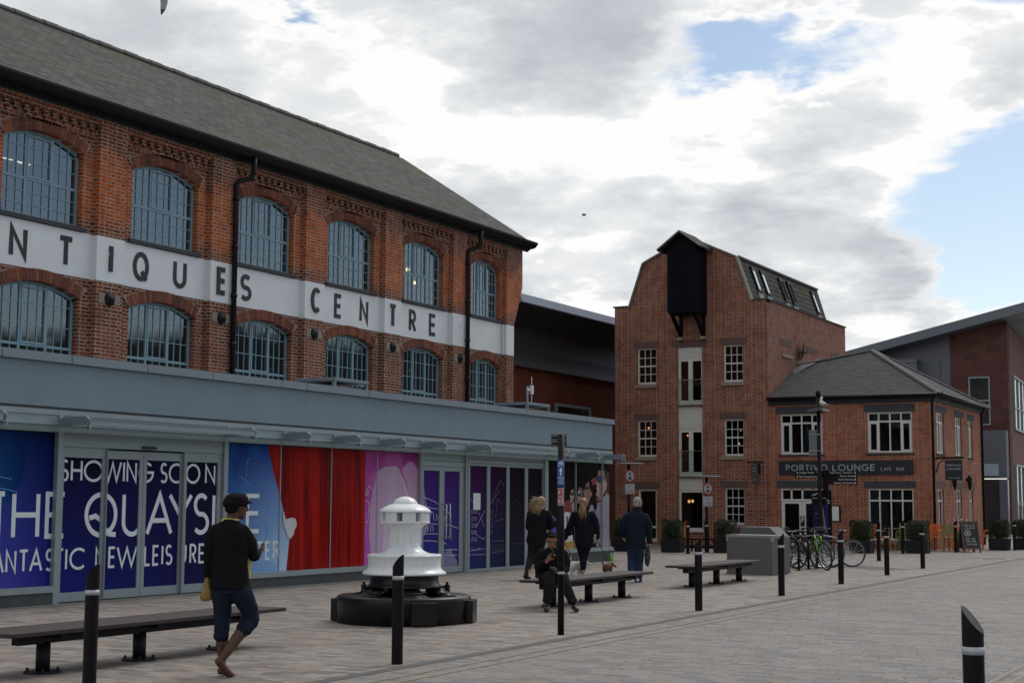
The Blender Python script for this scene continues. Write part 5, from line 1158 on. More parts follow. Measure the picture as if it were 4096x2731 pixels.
# ------------------------------------------------------------------ stone-clad modern block on the right
blk = thing('shopping_block', 'modern red stone block with a rising grey metal eaves beyond the cafe', 'building', (-16, 80, 0))
YB = 80.0
STONE = plain('red_sandstone', (.15,.066,.055), .85, var=.22, scale=1.6); STONE2 = plain('pale_red_sandstone', (.20,.10,.082), .85, var=.15, scale=1.2)
def stone():
    m, nt, b = mat('coursed_red_stone'); u, v, P = wall_uv(nt); c_, f_ = bricktex(nt, u, v, .75, .36, .006)
    r_ = mth(nt, 'ADD', mth(nt, 'MULTIPLY', c_, .5), mth(nt, 'MULTIPLY', noise(nt, P, 1.2, 4, .6), .5))
    col = ramp(nt, r_, [(.2, (.080,.032,.028)), (.5, (.100,.040,.034)), (.8, (.125,.055,.048))])
    put(nt, b.inputs['Base Color'], mixc(nt, mth(nt, 'MULTIPLY', f_, .5), col, (.06,.03,.025))); b.inputs['Roughness'].default_value = .85
    return m
STONEC = stone()
GP = plain('grey_cladding_panel', (.12,.135,.165), .5, metal=.25, var=.05, scale=.4)
rx = lambda x: 9.43+(x+21.36)*(11.21-9.43)/(-13.41+21.36)
b = MB(); b.prism([(-17.22, 0), (-14.31, 0), (-14.31, rx(-14.31)), (-17.22, rx(-17.22))], lambda a, d: (a, YB, d), lambda a, d: (a, YB+.6, d))
b.build('wall', STONEC, blk)
b = MB(); b.prism([(-30, 0), (-17.225, 0), (-17.225, rx(-17.22)), (-30, rx(-30))], lambda a, d: (a, YB+.02, d), lambda a, d: (a, YB+12, d))
for z in (3.2, 5.2, 7.1, 9.0): b.box(-30, -17.23, YB+.012, YB+.02, z, z+.03)
b.box(-20.9, -18.77, YB-.9, YB+.01, 0, 9.12)
b.build('cladding', GP, blk)
b = MB()
for z in (3.2, 5.2, 7.1, 8.9): b.box(-20.91, -18.76, YB-.91, YB-.0, z, z+.03)
for x in (-19.8, -17.75): b.box(x, x+.03, YB-.915 if x < -18.8 else YB+.005, YB+.015, 0, 9.1)
b.build('panel_joint', ALU_DK, blk)
# east side, splayed a little
e0, e1 = Vector((-14.3, YB, 0)), Vector((-14.3-.076*14+4.2, YB+14, 0))
b = MB(); b.prism([(-14.305, YB+.01), (-15.52, YB+16), (-22, YB+16), (-17, YB+.61)], lambda a, d: (a, d, 0), lambda a, d: (a, d, 10.88)); b.build('side_wall', STONE2, blk)
b = MB(); b.prism([(-30, rx(-30)), (-11.5, rx(-11.5)), (-11.5, rx(-11.5)+.5), (-30, rx(-30)+.42)], lambda a, d: (a, YB-1.3, d), lambda a, d: (a, YB+16, d)); b.build('roof', plain('grey_metal_roof', (.13,.15,.18), .5, metal=.3, var=.06, scale=.5), blk)
b = MB(); 
for (x0_, x1_, z0_, z1_) in ((-16.30,-16.23,5.6,8.13),(-15.29,-15.22,5.6,8.13)): b.box(x0_, x1_, YB-.08, YB-.01, z0_, z1_)
b.box(-16.23, -15.29, YB-.08, YB-.01, 8.06, 8.13); b.box(-16.23, -15.29, YB-.08, YB-.01, 5.6, 5.67); b.box(-16.23, -15.29, YB-.07, YB-.012, 6.85, 6.92)
o = b.build('window', ALU, blk)
b = MB(); b.quad((-16.23, YB-.03, 5.67), (-15.29, YB-.03, 5.67), (-15.29, YB-.03, 8.06), (-16.23, YB-.03, 8.06)); b.build('pane', plain('grey_reflective_pane', (.06,.08,.09), .06, metal=.6), o)
# shop entrance below
b = MB(); b.box(-16.3, -14.36, YB-.75, YB-.05, 2.85, 5.3)
for z in (3.95, 4.25, 4.55, 4.85): b.box(-16.3, -14.355, YB-.755, YB-.05, z, z+.02)
b.build('shop_cladding', GP, blk)
b = MB(); b.box(-15.62, -14.74, YB-.95, YB-.76, 2.98, 3.58); o = b.build('shop_sign', plain('pale_blue_sign', (.30,.38,.44), .4, var=.04), blk)
b = MB(); b.box(-16.3, -14.36, YB-.78, YB-.751, 2.80, 2.849); b.build('soffit_light', emit('shop_soffit_light', (1, .97, .9), .9), blk)
b = MB(); b.box(-16.3, -14.36, YB-.6, YB-.05, 0, 2.79); b.build('shop_entrance', plain('dark_entrance_glass', (.03,.035,.042), .15), blk)
b = MB(); b.box(-14.75, -14.36, YB-.75, YB-.61, 0, 2.79); b.box(-16.3, -16.1, YB-.75, YB-.61, 0, 2.79); b.build('entrance_pier', GP, blk)
# glazing on the splayed side
sdir_ = Vector((-.0758, .9971, 0)); snor_ = Vector((.9971, .0758, 0))
def onside(t, z, d): p = Vector((-14.305, YB+.01, 0))+sdir_*t+snor_*d; return (p.x, p.y, z)
for (t0, t1, z0, z1) in ((2.1, 14.0, 5.44, 8.32), (1.87, 14.0, .1, 3.63)):
    b = MB()
    def bx(a, e, c0, c1, d0, d1): b.add([onside(a,c0,d0),onside(e,c0,d0),onside(e,c1,d0),onside(a,c1,d0),onside(a,c0,d1),onside(e,c0,d1),onside(e,c1,d1),onside(a,c1,d1)], [(0,3,2,1),(4,5,6,7),(0,1,5,4),(1,2,6,5),(2,3,7,6),(3,0,4,7)])
    bx(t0, t1, z1-.1, z1, .01, .12); bx(t0, t1, z0, z0+.1, .01, .12)
    for k in range(7): a = t0+(t1-t0)*k/6; bx(a-.06, a+.06, z0+.1, z1-.1, .01, .12)
    bx(t0, t1, z0+(z1-z0)*.40, z0+(z1-z0)*.40+.08, .01, .10)
    o = b.build('window', ALU, blk)
    b = MB(); b.quad(onside(t0,z0+.1,.05), onside(t1,z0+.1,.05), onside(t1,z1-.1,.05), onside(t0,z1-.1,.05)); b.build('pane', plain('sky_reflective_pane', (.35,.42,.46) if z0 > 1 else (.05,.055,.06), .05, metal=.75 if z0 > 1 else .2), o)
# buildings opposite are not modelled; the dark band added to the sky stands in

# ------------------------------------------------------------------ benches
WOOD = plain('dark_brown_hardwood', (0.042, 0.028, 0.027), 0.6, var=.35, scale=7, bump=.2, spec=.3)
def make_bench(label, ya=-1.97, yb=1.99):
    t = thing('bench', label, 'bench', (0, 0, 0), 'long backless benches beside the bollard line')
    # origin at the foot of the middle leg; long axis = Y, length about 4.2
    for k in range(4):
        b = MB(); x0 = -.305+k*.156; b.box(x0, x0+.148, ya, yb, .372, .412); b.build('seat_board', WOOD, t, bevel=.005)
    b = MB(); b.box(-.05, .05, -1.62, 1.62, .27, .371)
    for y in (-1.28, 0, 1.28): b.box(-.27, .27, y-.04, y+.04, .33, .371)
    b.build('beam', IRON, t)
    for y in (-1.28, 0, 1.28):
        b = MB(); b.smooth = True; b.tube([(0, y, .015), (0, y, .28)], .065, 16); l = b.build('leg', IRON, t)
        b = MB(); b.lathe([(0,.018),(.165,.018),(.17,.012),(.17,0)], c=(0, y, 0), n=24)
        for a in range(4):
            x_, y_ = .135*math.cos(R(45+90*a)), .135*math.sin(R(45+90*a)); b.tube([(x_, y+y_, .015), (x_, y+y_, .05)], [.016, .012], 8)
        b.build('base_plate', IRON, l)
    return t
bench = make_bench('nearest long bench, behind the barefoot walker and the leftmost bollard')
bench.location = (-10.50, 11.55, 0)
b2 = make_bench('middle long bench with the phone user sitting on it', -1.78, 1.9); b2.location = (-10.47, 21.85, 0)
b3 = make_bench('farthest long bench, in front of the grey cabinet', -1.85, 1.75); b3.location = (-10.60, 27.9, 0)

g = MB(); g.bar((-8.83, 44.67, .005), (-8.30, 45.05, .005), .09, .006); tag(g.build('drain_slot', IRON), kind='structure')
# ------------------------------------------------------------------ bollards
BOLL = plain('black_powder_coat', (0.008, 0.006, 0.008), 0.4, var=.25, scale=4, spec=.15)
BAND = plain('reflective_band', (0.42, 0.45, 0.48), 0.4, metal=.3)
def make_bollard(label):
    t = thing('bollard', label, 'bollard', (0, 0, 0), 'black bollards with a reflective band')
    r, n = .056, 28; b = MB(); b.smooth = True
    def ztop(a): return 1.06-.17*(1-math.cos(a))/2*1.0
    vs = []
    for zz in (0, .80): vs += [(r*math.cos(2*math.pi*k/n), r*math.sin(2*math.pi*k/n), zz) for k in range(n)]
    vs += [(r*math.cos(2*math.pi*k/n), r*math.sin(2*math.pi*k/n), 1.065-.14*(.5-.5*math.cos(2*math.pi*k/n))) for k in range(n)]
    fs = [(i*n+k, i*n+(k+1)%n, (i+1)*n+(k+1)%n, (i+1)*n+k) for i in range(2) for k in range(n)]
    b.add(vs, fs); b.smooth = False; b.add(vs[2*n:], [tuple(range(n))])
    b.build('post', BOLL, t)
    b = MB(); b.smooth = True; b.lathe([(r+.001, .815), (r+.003, .815), (r+.003, .855), (r+.001, .855)], n=28); b.build('band', BAND, t)
    return t
BL = [(-8.936, 9.253, 100, 'leftmost bollard, standing in front of the nearest bench'), (-8.11, 12.58, 100, 'bollard standing in front of the white capstan'), (-8.24, 20.95, 100, 'bollard standing in front of the farthest bench'),
      (-8.34, 25.07, 100, 'bollard at the right corner of the grey cabinet'), (-8.53, 29.32, 100, 'bollard in front of the parked bicycles, right of the green one'), (-8.68, 33.40, 100, 'bollard beside the orange cafe chair, last but one of the kerb line'),
      (-8.80, 37.25, 100, 'bollard at the end of the kerb line, in front of a box hedge planter'), (-1.67, 8.13, -10, 'nearest bollard, cut off by the bottom right edge of the photo'),
      (-17.39, 43.35, 90, 'bollard with a pale tilted top below the amber lit mill window'), (-17.33, 44.75, 90, 'bollard at the foot of the right hand vehicle sign pole'), (-19.14, 42.80, 90, 'bollard at the foot of the vehicle sign pole nearest the shop corner'),
      (-10.95, 41.3, 90, 'bollard hidden behind the last but one kerb bollard'), (-11.85, 47.6, 90, 'bollard between the green chair and the corner hedge planter'), (-10.73, 50.0, 90, 'bollard just left of the chalk board'), (-9.49, 53.4, 90, 'bollard at the right edge beside the last hedge planter'), (-14.05, 44.3, 90, 'bollard behind the bicycles below the menu case')]
bp = make_bollard(BL[0][3])
for i, (x, y, a, lab) in enumerate(BL):
    o = bp if i == 0 else dup(bp, label=lab)
    o.location = (x, y, 0); o.rotation_euler = (0, 0, R(2 if i != 7 else 172))

# ------------------------------------------------------------------ capstan
def grimy_white():
    m, nt, b = mat('weathered_gloss_white'); P = pos(nt)
    run = noise(nt, vmth(nt, 'MULTIPLY', P, (9.0, 9.0, 0.8)), 1.6, 5, .65); pat = noise(nt, P, 6.0, 5, .6)
    k = mth(nt, 'MULTIPLY', mrange(nt, run, .50, .74), mrange(nt, pat, .38, .68))
    c = mixc(nt, mth(nt, 'MULTIPLY', k, .55), (.70, .725, .735), (.36, .31, .25))
    c = mixc(nt, mth(nt, 'MULTIPLY', mrange(nt, noise(nt, P, 38.0, 3, .5), .70, .74), .6), c, (.22, .10, .05))
    put(nt, b.inputs['Base Color'], c); put(nt, b.inputs['Roughness'], mrange(nt, pat, .3, .7, .2, .42)); return m
GLOSSW = grimy_white()
CAPB = plain('glossy_black_paint', (0.009, 0.008, 0.009), .33, var=.25, spec=.3)
cc = Vector((-10.85, 16.98, 0))
cap = thing('capstan', "ship's capstan with white drum and pigeon-holed head on a round black base", 'capstan', cc)
b = MB(); b.smooth = True
b.lathe([(0,1.645),(.025,1.645),(.06,1.638),(.12,1.612),(.155,1.575),(.168,1.556),(.168,1.548),(.172,1.547),(.22,1.532),(.28,1.505),(.33,1.472),(.348,1.448),(.347,1.436),(.335,1.432),(0,1.432)], c=cc, n=48)
b.build('cap', GLOSSW, cap)
b = MB(); b.smooth = False
for k in range(8):
    a0, a1 = R(45*k+2.5+8.3-6+22), R(45*k+2.5+8.3-6+22+31)
    n = 6
    for j in range(n):
        t0, t1 = a0+(a1-a0)*j/n, a0+(a1-a0)*(j+1)/n
        q = [(cc.x+rr*math.cos(t), cc.y+rr*math.sin(t)) for rr, t in ((.14,t0),(.333,t0),(.333,t1),(.14,t1))]
        b.prism(q, lambda u, v: (u, v, 1.318), lambda u, v: (u, v, 1.4315))
b.lathe([(.14,1.318),(.14,1.4315)], c=cc, n=32)
b.build('pigeon_hole_ring', GLOSSW, cap)
b = MB(); b.smooth = True
b.lathe([(0,1.3175),(.333,1.3175),(.334,1.30),(.326,1.288),(.285,1.278),(.245,1.25),(.222,1.21),(.212,1.16),(.206,1.09),(.204,1.04),(.206,1.00),(.222,.965),(.25,.935),(.30,.905),(.36,.89),(.43,.885),(.48,.882),(.494,.872),(.495,.858),(.488,.845),(.484,.80),(.483,.74),(.487,.71),(.50,.685),(.525,.665),(.548,.652),(.556,.64),(.556,.625),(.548,.617),(.45,.612)], c=cc, n=64)
b.build('drum', GLOSSW, cap)
b = MB()
for k in range(8): a = R(45*k+20); b.bar((cc.x+.2*math.cos(a), cc.y+.2*math.sin(a), 1.24), (cc.x+.196*math.cos(a), cc.y+.196*math.sin(a), .99), .05, .05, upv=(math.cos(a), math.sin(a), 0))
b.build('whelp', GLOSSW, cap, bevel=.012)
b = MB(); b.smooth = True
b.lathe([(.46,.6115),(.455,.58),(.455,.52),(.47,.49),(.50,.46),(.49,.45),(.35,.44),(0,.44)], c=cc, n=48); b.build('collar', CAPB, cap)
for k in range(6):
    b = MB(); b.smooth = True
    a = R(60*k+12); d = Vector((math.cos(a), math.sin(a), 0)); s_ = Vector((-d.y, d.x, 0))
    P3 = []
    for (rr, z, wd) in ((.40,.52,.10),(.47,.45,.12),(.56,.39,.16),(.66,.362,.20),(.80,.352,.22)):
        P3.append((cc+d*rr+s_*wd+Vector((0,0,z)), cc+d*rr-s_*wd+Vector((0,0,z))))
    for p, q in zip(P3[:-1], P3[1:]):
        b.add([p[0], p[1], q[1], q[0], p[0]-Vector((0,0,.09)), p[1]-Vector((0,0,.09)), q[1]-Vector((0,0,.05)), q[0]-Vector((0,0,.05))], [(0,3,2,1),(4,5,6,7),(0,1,5,4),(1,2,6,5),(2,3,7,6),(3,0,4,7)])
    b.build('foot_rib', CAPB, cap)
b = MB(); b.smooth = True
b.lathe([(.60,.25),(.60,.34),(.62,.352),(.86,.35),(.885,.335),(.89,.31),(.89,0.0),(.6,0.0)], c=cc, n=72); b.lathe([(0,.25),(.60,.25)], c=cc, n=48); b.build('base', CAPB, cap)
for a in (28.55+180-8, 28.55+8-16, 28.55-70, 28.55+100):
    d = Vector((math.cos(R(a)), math.sin(R(a)), 0)); s_ = Vector((-d.y, d.x, 0))
    b = MB(); p = cc+d*.91+Vector((0, 0, .155)); b.obox(p, d*.09, s_*.34, Vector((0, 0, .29))); b.build('side_block', CAPB, cap, bevel=.008)
for a in (28.55+180-35, 28.55+38):
    d = Vector((math.cos(R(a)), math.sin(R(a)), 0)); p = cc+d*.70
    b = MB(); b.tube([p+Vector((0,0,.35)), p+Vector((0,0,.46))], .04, 10); b.tube([p+Vector((0,0,.46)), p+Vector((0,0,.50))], .018, 8)
    q_ = cc+d*.50; b.bar(p+Vector((0,0,.43)), q_+Vector((0,0,.43)), .05, .035); b.tube([q_+d*.06+Vector((0,0,.43)), q_+d*.06+Vector((0,0,.47))], .016, 8); b.build('pawl', CAPB, cap)

# ------------------------------------------------------------------ cycle route post
cp = thing('cycle_post', 'dark square post carrying blue cycle route and red 41 45 plates', 'signpost', (-8.18, 16.30, 0))
cx_, cy_ = -8.18, 16.30
b = MB(); b.smooth = True; b.tube([(cx_, cy_, 0), (cx_, cy_, 2.40)], .040, 20); b.build('post', BOLL, cp)
M_C = Matrix.Translation((cx_, cy_, 0))@Matrix.Rotation(R(22), 4, 'Z')
def cpl(u, v, h): p = M_C@Vector((u*.62, -.041-h, v)); return (p.x, p.y, p.z)
SB, SR, SW = plain('sign_blue', (.012,.09,.36), .35, var=.03), plain('sign_red', (.30,.02,.025), .35, var=.03), plain('sign_white', (.72,.73,.73), .4, var=.03)
cpm = cp
def boxp(P, u0, u1, v0, v1, h0, h1): 
    b = MB(); b.add([P(u0,v0,h0),P(u1,v0,h0),P(u1,v1,h0),P(u0,v1,h0),P(u0,v0,h1),P(u1,v0,h1),P(u1,v1,h1),P(u0,v1,h1)], [(0,3,2,1),(4,5,6,7),(0,1,5,4),(1,2,6,5),(2,3,7,6),(3,0,4,7)]); return b
o = boxp(cpl, -.066, .066, 1.78, 2.09, 0, .006).build('blue_plate', SB, cp)
l = MB()
q = lambda u, v, h: cpl(u, v, .006+h)
for ux in (-.032, .032): stroke(l, [(ux+.021*math.cos(R(a)), 2.04+.021*math.sin(R(a))) for a in range(0, 361, 30)], .006, q, 0, .001)
stroke(l, [(-.032,2.04),(-.012,2.068),(.022,2.068),(.032,2.04)], .006, q, 0, .0012); stroke(l, [(-.012,2.068),(0,2.04),(.022,2.068)], .006, q, 0, .0014); stroke(l, [(.022,2.068),(.018,2.082),(.034,2.082)], .006, q, 0, .0016)
l.quad(q(-.012,1.90,.001), q(.012,1.90,.001), q(.012,1.965,.001), q(-.012,1.965,.001)); l.quad(q(-.034,1.955,.0015), q(.034,1.955,.0015), q(0,2.005,.0015))
l.build('cycle_symbol', SW, o)
for i, s_ in enumerate(('NATIONAL', 'CYCLE', 'NETWORK')): font_text(s_, .027, 'lettering', SW, o, lambda u, v, i=i: q(u, 1.868-.030*i+v, .001), 'CENTER')
for (z, s_) in ((1.655, '41'), (1.545, '45')):
    o = boxp(cpl, -.056, .056, z, z+.10, 0, .006).build('number_plate', SR, cp)
    l = MB(); stroke(l, [(-.053,z+.003),(.053,z+.003),(.053,z+.097),(-.053,z+.097),(-.053,z+.003)], .005, q, 0, .001)
    glyph(l, s_[0], -.043, -.004, z+.02, z+.08, .0085, q, 0, .002); glyph(l, s_[1], (.014 if s_[1] == '1' else .008), (.034 if s_[1] == '1' else .045), z+.02, z+.08, .0085, q, 0, .002)
    l.build('number', SW, o)
M_D = Matrix.Translation((cx_, cy_, 0))@Matrix.Rotation(R(28), 4, 'Z')
b = MB(); P_ = lambda u, d, v: tuple(M_D@Vector((u, d, v)))
for (u0, u1, d0, d1, v0, v1) in ((-.125, .07, .055, .059, 2.25, 2.405),):
    b.add([P_(u0,d0,v0),P_(u1,d0,v0),P_(u1,d1,v0),P_(u0,d1,v0),P_(u0,d0,v1),P_(u1,d0,v1),P_(u1,d1,v1),P_(u0,d1,v1)], [(0,3,2,1),(4,5,6,7),(0,1,5,4),(1,2,6,5),(2,3,7,6),(3,0,4,7)])
o = b.build('sign_back', plain('galvanised_sign_back', (.13,.135,.14), .5, metal=.5, var=.15), cp)
b = MB()
for v in (2.29, 2.365): b.bar(P_(-.115,.048,v), P_(.06,.048,v), .02, .02)
b.build('clamp', IRON, o)
b = MB(); b.smooth = True; b.tube([(cx_, cy_, .72), (cx_, cy_, .75)], .0415, 20); b.build('band', BAND, cp)

# ------------------------------------------------------------------ grey cabinets
CAB = plain('grey_cabinet', (0.125, 0.122, 0.122), .75, var=.06, scale=2); CABL = plain('pale_edge_trim', (.25,.255,.26), .6, var=.1)
RZ = R(-8)
def cabinet(name, label, x0, y0, L, D, h, slope):
    t = thing(name, label, 'cabinet', (x0, y0, 0), 'grey cabinets by the bicycles')
    M = Matrix.Translation((x0, y0, 0))@Matrix.Rotation(R(-14), 4, 'Z')
    b = MB(); pr = [(0, .02), (L, .02), (L, h-slope), (L-slope*1.2, h), (0, h)]
    b.prism(pr, lambda a, c: tuple(M@Vector((a, 0, c))), lambda a, c: tuple(M@Vector((a, D, c)))); b.build('body', CAB, t, bevel=.012)
    b = MB()
    if slope < .02:
        for (u0, u1, v0, v1, w0, w1) in ((-.006, L+.006, -.006, D+.006, h-.05, h+.006), (-.006, .04, -.006, .05, h-.13, h-.05), (L-.04, L+.006, -.006, .06, h-.13, h-.05)):
            p = [tuple(M@Vector(v)) for v in ((u0,v0,w0),(u1,v0,w0),(u1,v1,w0),(u0,v1,w0),(u0,v0,w1),(u1,v0,w1),(u1,v1,w1),(u0,v1,w1))]
            b.add(p, [(0,3,2,1),(4,5,6,7),(0,1,5,4),(1,2,6,5),(2,3,7,6),(3,0,4,7)])
        b.build('edge_trim', CABL, t)
    p = MB(); pts = [tuple(M@Vector(v)) for v in ((-.01,-.01,0),(L+.01,-.01,0),(L+.01,D+.01,0),(-.01,D+.01,0),(-.01,-.01,.03),(L+.01,-.01,.03),(L+.01,D+.01,.03),(-.01,D+.01,.03))]
    p.add(pts, [(0,3,2,1),(4,5,6,7),(0,1,5,4),(1,2,6,5),(2,3,7,6),(3,0,4,7)]); p.build('plinth', CAB, t)
cabinet('utility_cabinet', 'plain grey box cabinet with paler top edge behind the farthest bench', -11.93, 32.05, 1.20, .60, .86, .01)
cabinet('utility_cabinet', 'taller grey cabinet with a chamfered right shoulder behind the edged one', -11.95, 33.0, 1.05, .45, 1.03, .22)

# ------------------------------------------------------------------ bicycles and their racks
TYRE = plain('bicycle_tyre', (0.014, 0.013, 0.013), .75, var=.2); CHROME = plain('bright_alloy', (.55,.56,.57), .25, metal=1.0)
SADDLE = plain('black_saddle', (.012,.012,.013), .5)
def make_bike(label, paint, rim, loc, rz, lean, wheel=.335):
    t = thing('bicycle', label, 'bicycle', (0, 0, 0), 'bicycles locked at the racks')
    wb = .52; zc_ = wheel
    F = plain('bike_paint_%s' % label[:5], paint, .35, var=.05)
    for x, st in ((-wb, 0), (wb, R(12))):
        M = Matrix.Translation((x, 0, zc_))@Matrix.Rotation(st, 4, 'Z')
        b = MB(); b.smooth = True; ring = [tuple(M@Vector((wheel*.95*math.cos(a), 0, wheel*.95*math.sin(a)))) for a in [2*math.pi*k/36 for k in range(37)]]
        b.tube(ring, .021, 8, cap=False); w = b.build('wheel', TYRE, t)
        b = MB(); b.smooth = True; ring = [tuple(M@Vector((wheel*.89*math.cos(a), 0, wheel*.89*math.sin(a)))) for a in [2*math.pi*k/36 for k in range(37)]]
        b.tube(ring, .014, 6, cap=False); b.build('rim', rim, w)
        b = MB()
        for k in range(18):
            a = 2*math.pi*k/18; b.tube([tuple(M@Vector((.02*math.cos(a+.5), .02*(-1)**k, .02*math.sin(a+.5)))), tuple(M@Vector((wheel*.88*math.cos(a), 0, wheel*.88*math.sin(a))))], .0026, 4)
        b.tube([tuple(M@Vector((0,-.05,0))), tuple(M@Vector((0,.05,0)))], .022, 8); b.build('spokes', CHROME, w)
    bb = (-.07, 0, .29); seat = (-.20, 0, .78); head_t = (.33, 0, .80); head_b = (.365, 0, .68); rear = (-wb, 0, zc_)
    b = MB(); b.smooth = True
    b.tube([bb, head_b], .021, 8); b.tube([(-.185, 0, .71), head_t], .018, 8); b.tube([bb, seat], .018, 8)
    for s_ in (-.05, .05): b.tube([bb, (rear[0], s_, rear[2])], .011, 6); b.tube([(-.18, 0, .70), (rear[0], s_, rear[2])], .010, 6)
    b.tube([head_b, head_t], .024, 8); b.build('frame', F, t)
    b = MB(); b.smooth = True
    for s_ in (-.05, .05): b.tube([(.37, s_*.6, .66), (.39, s_, .56), (wb, s_, zc_)], .013, 6)
    b.build('fork', plain('bike_fork_dark', (.03,.03,.033), .4), t)
    b = MB(); b.smooth = True; b.tube([head_t, (.30, 0, .90), (.34, 0, .93)], .015, 8); hb = [(.22, -.29, .95), (.30, -.22, .945), (.34, 0, .93), (.30, .22, .945), (.22, .29, .95)]; b.tube(hb, .013, 8); h = b.build('handlebar', IRON, t)
    b = MB(); b.smooth = True
    for s_ in (-1, 1): b.tube([(.22, .29*s_, .95), (.13, .31*s_, .945)], .017, 8)
    b.build('grip', SADDLE, h)
    b = MB(); b.smooth = True; b.ell((-.24, 0, .88), (.13, .055, .03)); b.ell((-.32, 0, .885), (.07, .085, .03)); sd_ = b.build('saddle', SADDLE, t)
    b = MB(); b.tube([seat, (-.235, 0, .87)], .014, 8); b.build('seat_post', CHROME, sd_)
    b = MB(); b.lathe([(.095,-.004),(.095,.004),(.07,.004),(.07,-.004),(.095,-.004)], n=24); c_ = b.build('chainring', CHROME, t); c_.data.transform(Matrix.Translation((bb[0], .06, bb[2]))@Matrix.Rotation(R(90), 4, 'X'))
    b = MB(); b.bar((bb[0], .075, bb[2]), (bb[0]+.12, .08, bb[2]-.11), .018, .012); b.bar((bb[0], -.075, bb[2]), (bb[0]-.12, -.08, bb[2]+.11), .018, .012); b.box(bb[0]+.09, bb[0]+.16, .08, .16, bb[2]-.12, bb[2]-.10); b.box(bb[0]-.16, bb[0]-.09, -.16, -.08, bb[2]+.10, bb[2]+.12); b.build('crank', IRON, t)
    t.location = loc; t.rotation_euler = (R(lean), 0, R(rz)); return t
DARKRIM = plain('dark_rim', (.05,.05,.052), .4, metal=.5)
make_bike('bright green bicycle with its front wheel turned towards the viewer', (.10,.42,.03), CHROME, (-10.75, 35.3, .0), -58, 7)
make_bike('black bicycle with thick dark wheels leaning beside the grey cabinets', (.02,.02,.022), DARKRIM, (-11.75, 34.95, .0), 40, -7, .34)
make_bike('dark bicycle standing between the black one and the green one', (.035,.03,.035), CHROME, (-11.35, 35.6, .0), 30, 5)
make_bike('silver grey bicycle with a pale rear rim at the right end of the row', (.32,.33,.35), CHROME, (-11.0, 36.95, .0), 205, -5, .335)
make_bike('maroon bicycle behind the green one, mostly hidden', (.06,.015,.03), DARKRIM, (-11.35, 36.3, .0), 10, -4)
for i, (x, y) in enumerate(((-11.0, 34.35), (-11.0, 35.1), (-11.0, 35.75), (-11.1, 36.5))):
    t = thing('cycle_stand', 'black tubular hoop stand '+('behind the kerb bollard at the cabinet', 'left of the green bicycle', 'under the green bicycle frame', 'at the right end of the cycle rack row')[i], 'cycle stand', (x, y, 0), 'cycle stands')
    b = MB(); b.smooth = True; b.tube([(x, y, 0), (x, y, .62), (x-.06, y, .72), (x-.16, y, .76), (x-.64, y, .76), (x-.74, y, .72), (x-.80, y, .62), (x-.80, y, 0)], .03, 10); b.build('hoop', BOLL, t)
    b = MB(); b.lathe([(0,.012),(.07,.012),(.075,0)], c=(x, y, 0), n=16); b.lathe([(0,.012),(.07,.012),(.075,0)], c=(x-.8, y, 0), n=16); b.build('foot_flange', BOLL, t)

# ------------------------------------------------------------------ planters with box hedges
PLANT = plain('charcoal_planter', (.020,.021,.025), .7, var=.2, spec=.2); SOIL = plain('soil', (.03,.022,.015), .95)
def leafmat(name, c0, c1):
    m, nt, b = mat(name); oi = new(nt, 'ShaderNodeNewGeometry')
    n = noise(nt, pos(nt), 9, 3, .6); f = mth(nt, 'ADD', mth(nt, 'MULTIPLY', oi.outputs['Random Per Island'], .6), mth(nt, 'MULTIPLY', n, .5))
    put(nt, b.inputs['Base Color'], ramp(nt, f, [(.2, c0), (.85, c1)])); b.inputs['Roughness'].default_value = .55
    return m
LEAF = leafmat('box_leaves', (.008,.014,.004), (.034,.050,.011))
def make_planter(label):
    t = thing('planter', label, 'planter', (0, 0, 0), 'charcoal planters with clipped hedges')
    b = MB(); b.prism([(-.36,0),(.36,0),(.39,.42),(-.39,.42)], lambda a, c: (a, -.27-.03*c/.42, c), lambda a, c: (a, .27+.03*c/.42, c)); b.build('trough', PLANT, t, bevel=.01)
    b = MB(); b.box(-.36, .36, -.27, .27, .40, .424); b.build('soil', SOIL, t)
    rr = random.Random(5); b = MB()
    for k in range(3400):
        x, y, z = rr.uniform(-1, 1), rr.uniform(-1, 1), rr.uniform(-1, 1)
        f = rr.random()
        if f < .75:
            ax = rr.choice((0, 1, 1, 2)); s_ = rr.choice((-1, 1)); sh = rr.uniform(.82, 1.03)
            if ax == 0: x = s_*sh
            elif ax == 1: y = s_*sh
            else: z = sh
        m_ = (abs(x)**5+abs(y)**5+abs(z)**5)**.2
        if m_ > 1.05: x, y, z = x/m_*1.02, y/m_*1.02, z/m_*1.02
        lump = .04*math.sin(5*x+2*y)*math.cos(4*z)+rr.gauss(0, .014)
        p = Vector((x*(.37+lump), y*(.27+lump*.7), .74+z*(.335+lump)))
        d = Vector((rr.gauss(0,1), rr.gauss(0,1), rr.gauss(0,1))).normalized(); e = d.orthogonal().normalized(); L = rr.uniform(.016, .034)
        b.add([p-d*L, p+e*L*.55, p+d*L, p-e*L*.55], [(0,1,2,3)])
    b.build('hedge', LEAF, t, fixn=False)
    core = MB(); core.smooth = True; core.ell((0,0,.72), (.32,.22,.30)); core.build('hedge_core', plain('dark_inner_twigs', (.012,.016,.006), .9), t)
    return t
PL = [(-19.95, 44.2, 'hedge planter at the far left, half behind the shop corner'), (-18.28, 44.3, 'hedge planter below the mill between the left window and the amber lit window'), (-16.75, 44.9, 'hedge planter partly hidden behind the grey cabinets'),
      (-13.05, 47.2, 'hedge planter right of the bicycles under the menu case'), (-11.55, 48.3, 'hedge planter at the cafe corner behind the end bollard'), (-9.95, 53.2, 'hedge planter right of the chalk board'), (-9.3, 54.4, 'hedge planter cut off by the right edge of the photo')]
pp = make_planter(PL[0][2])
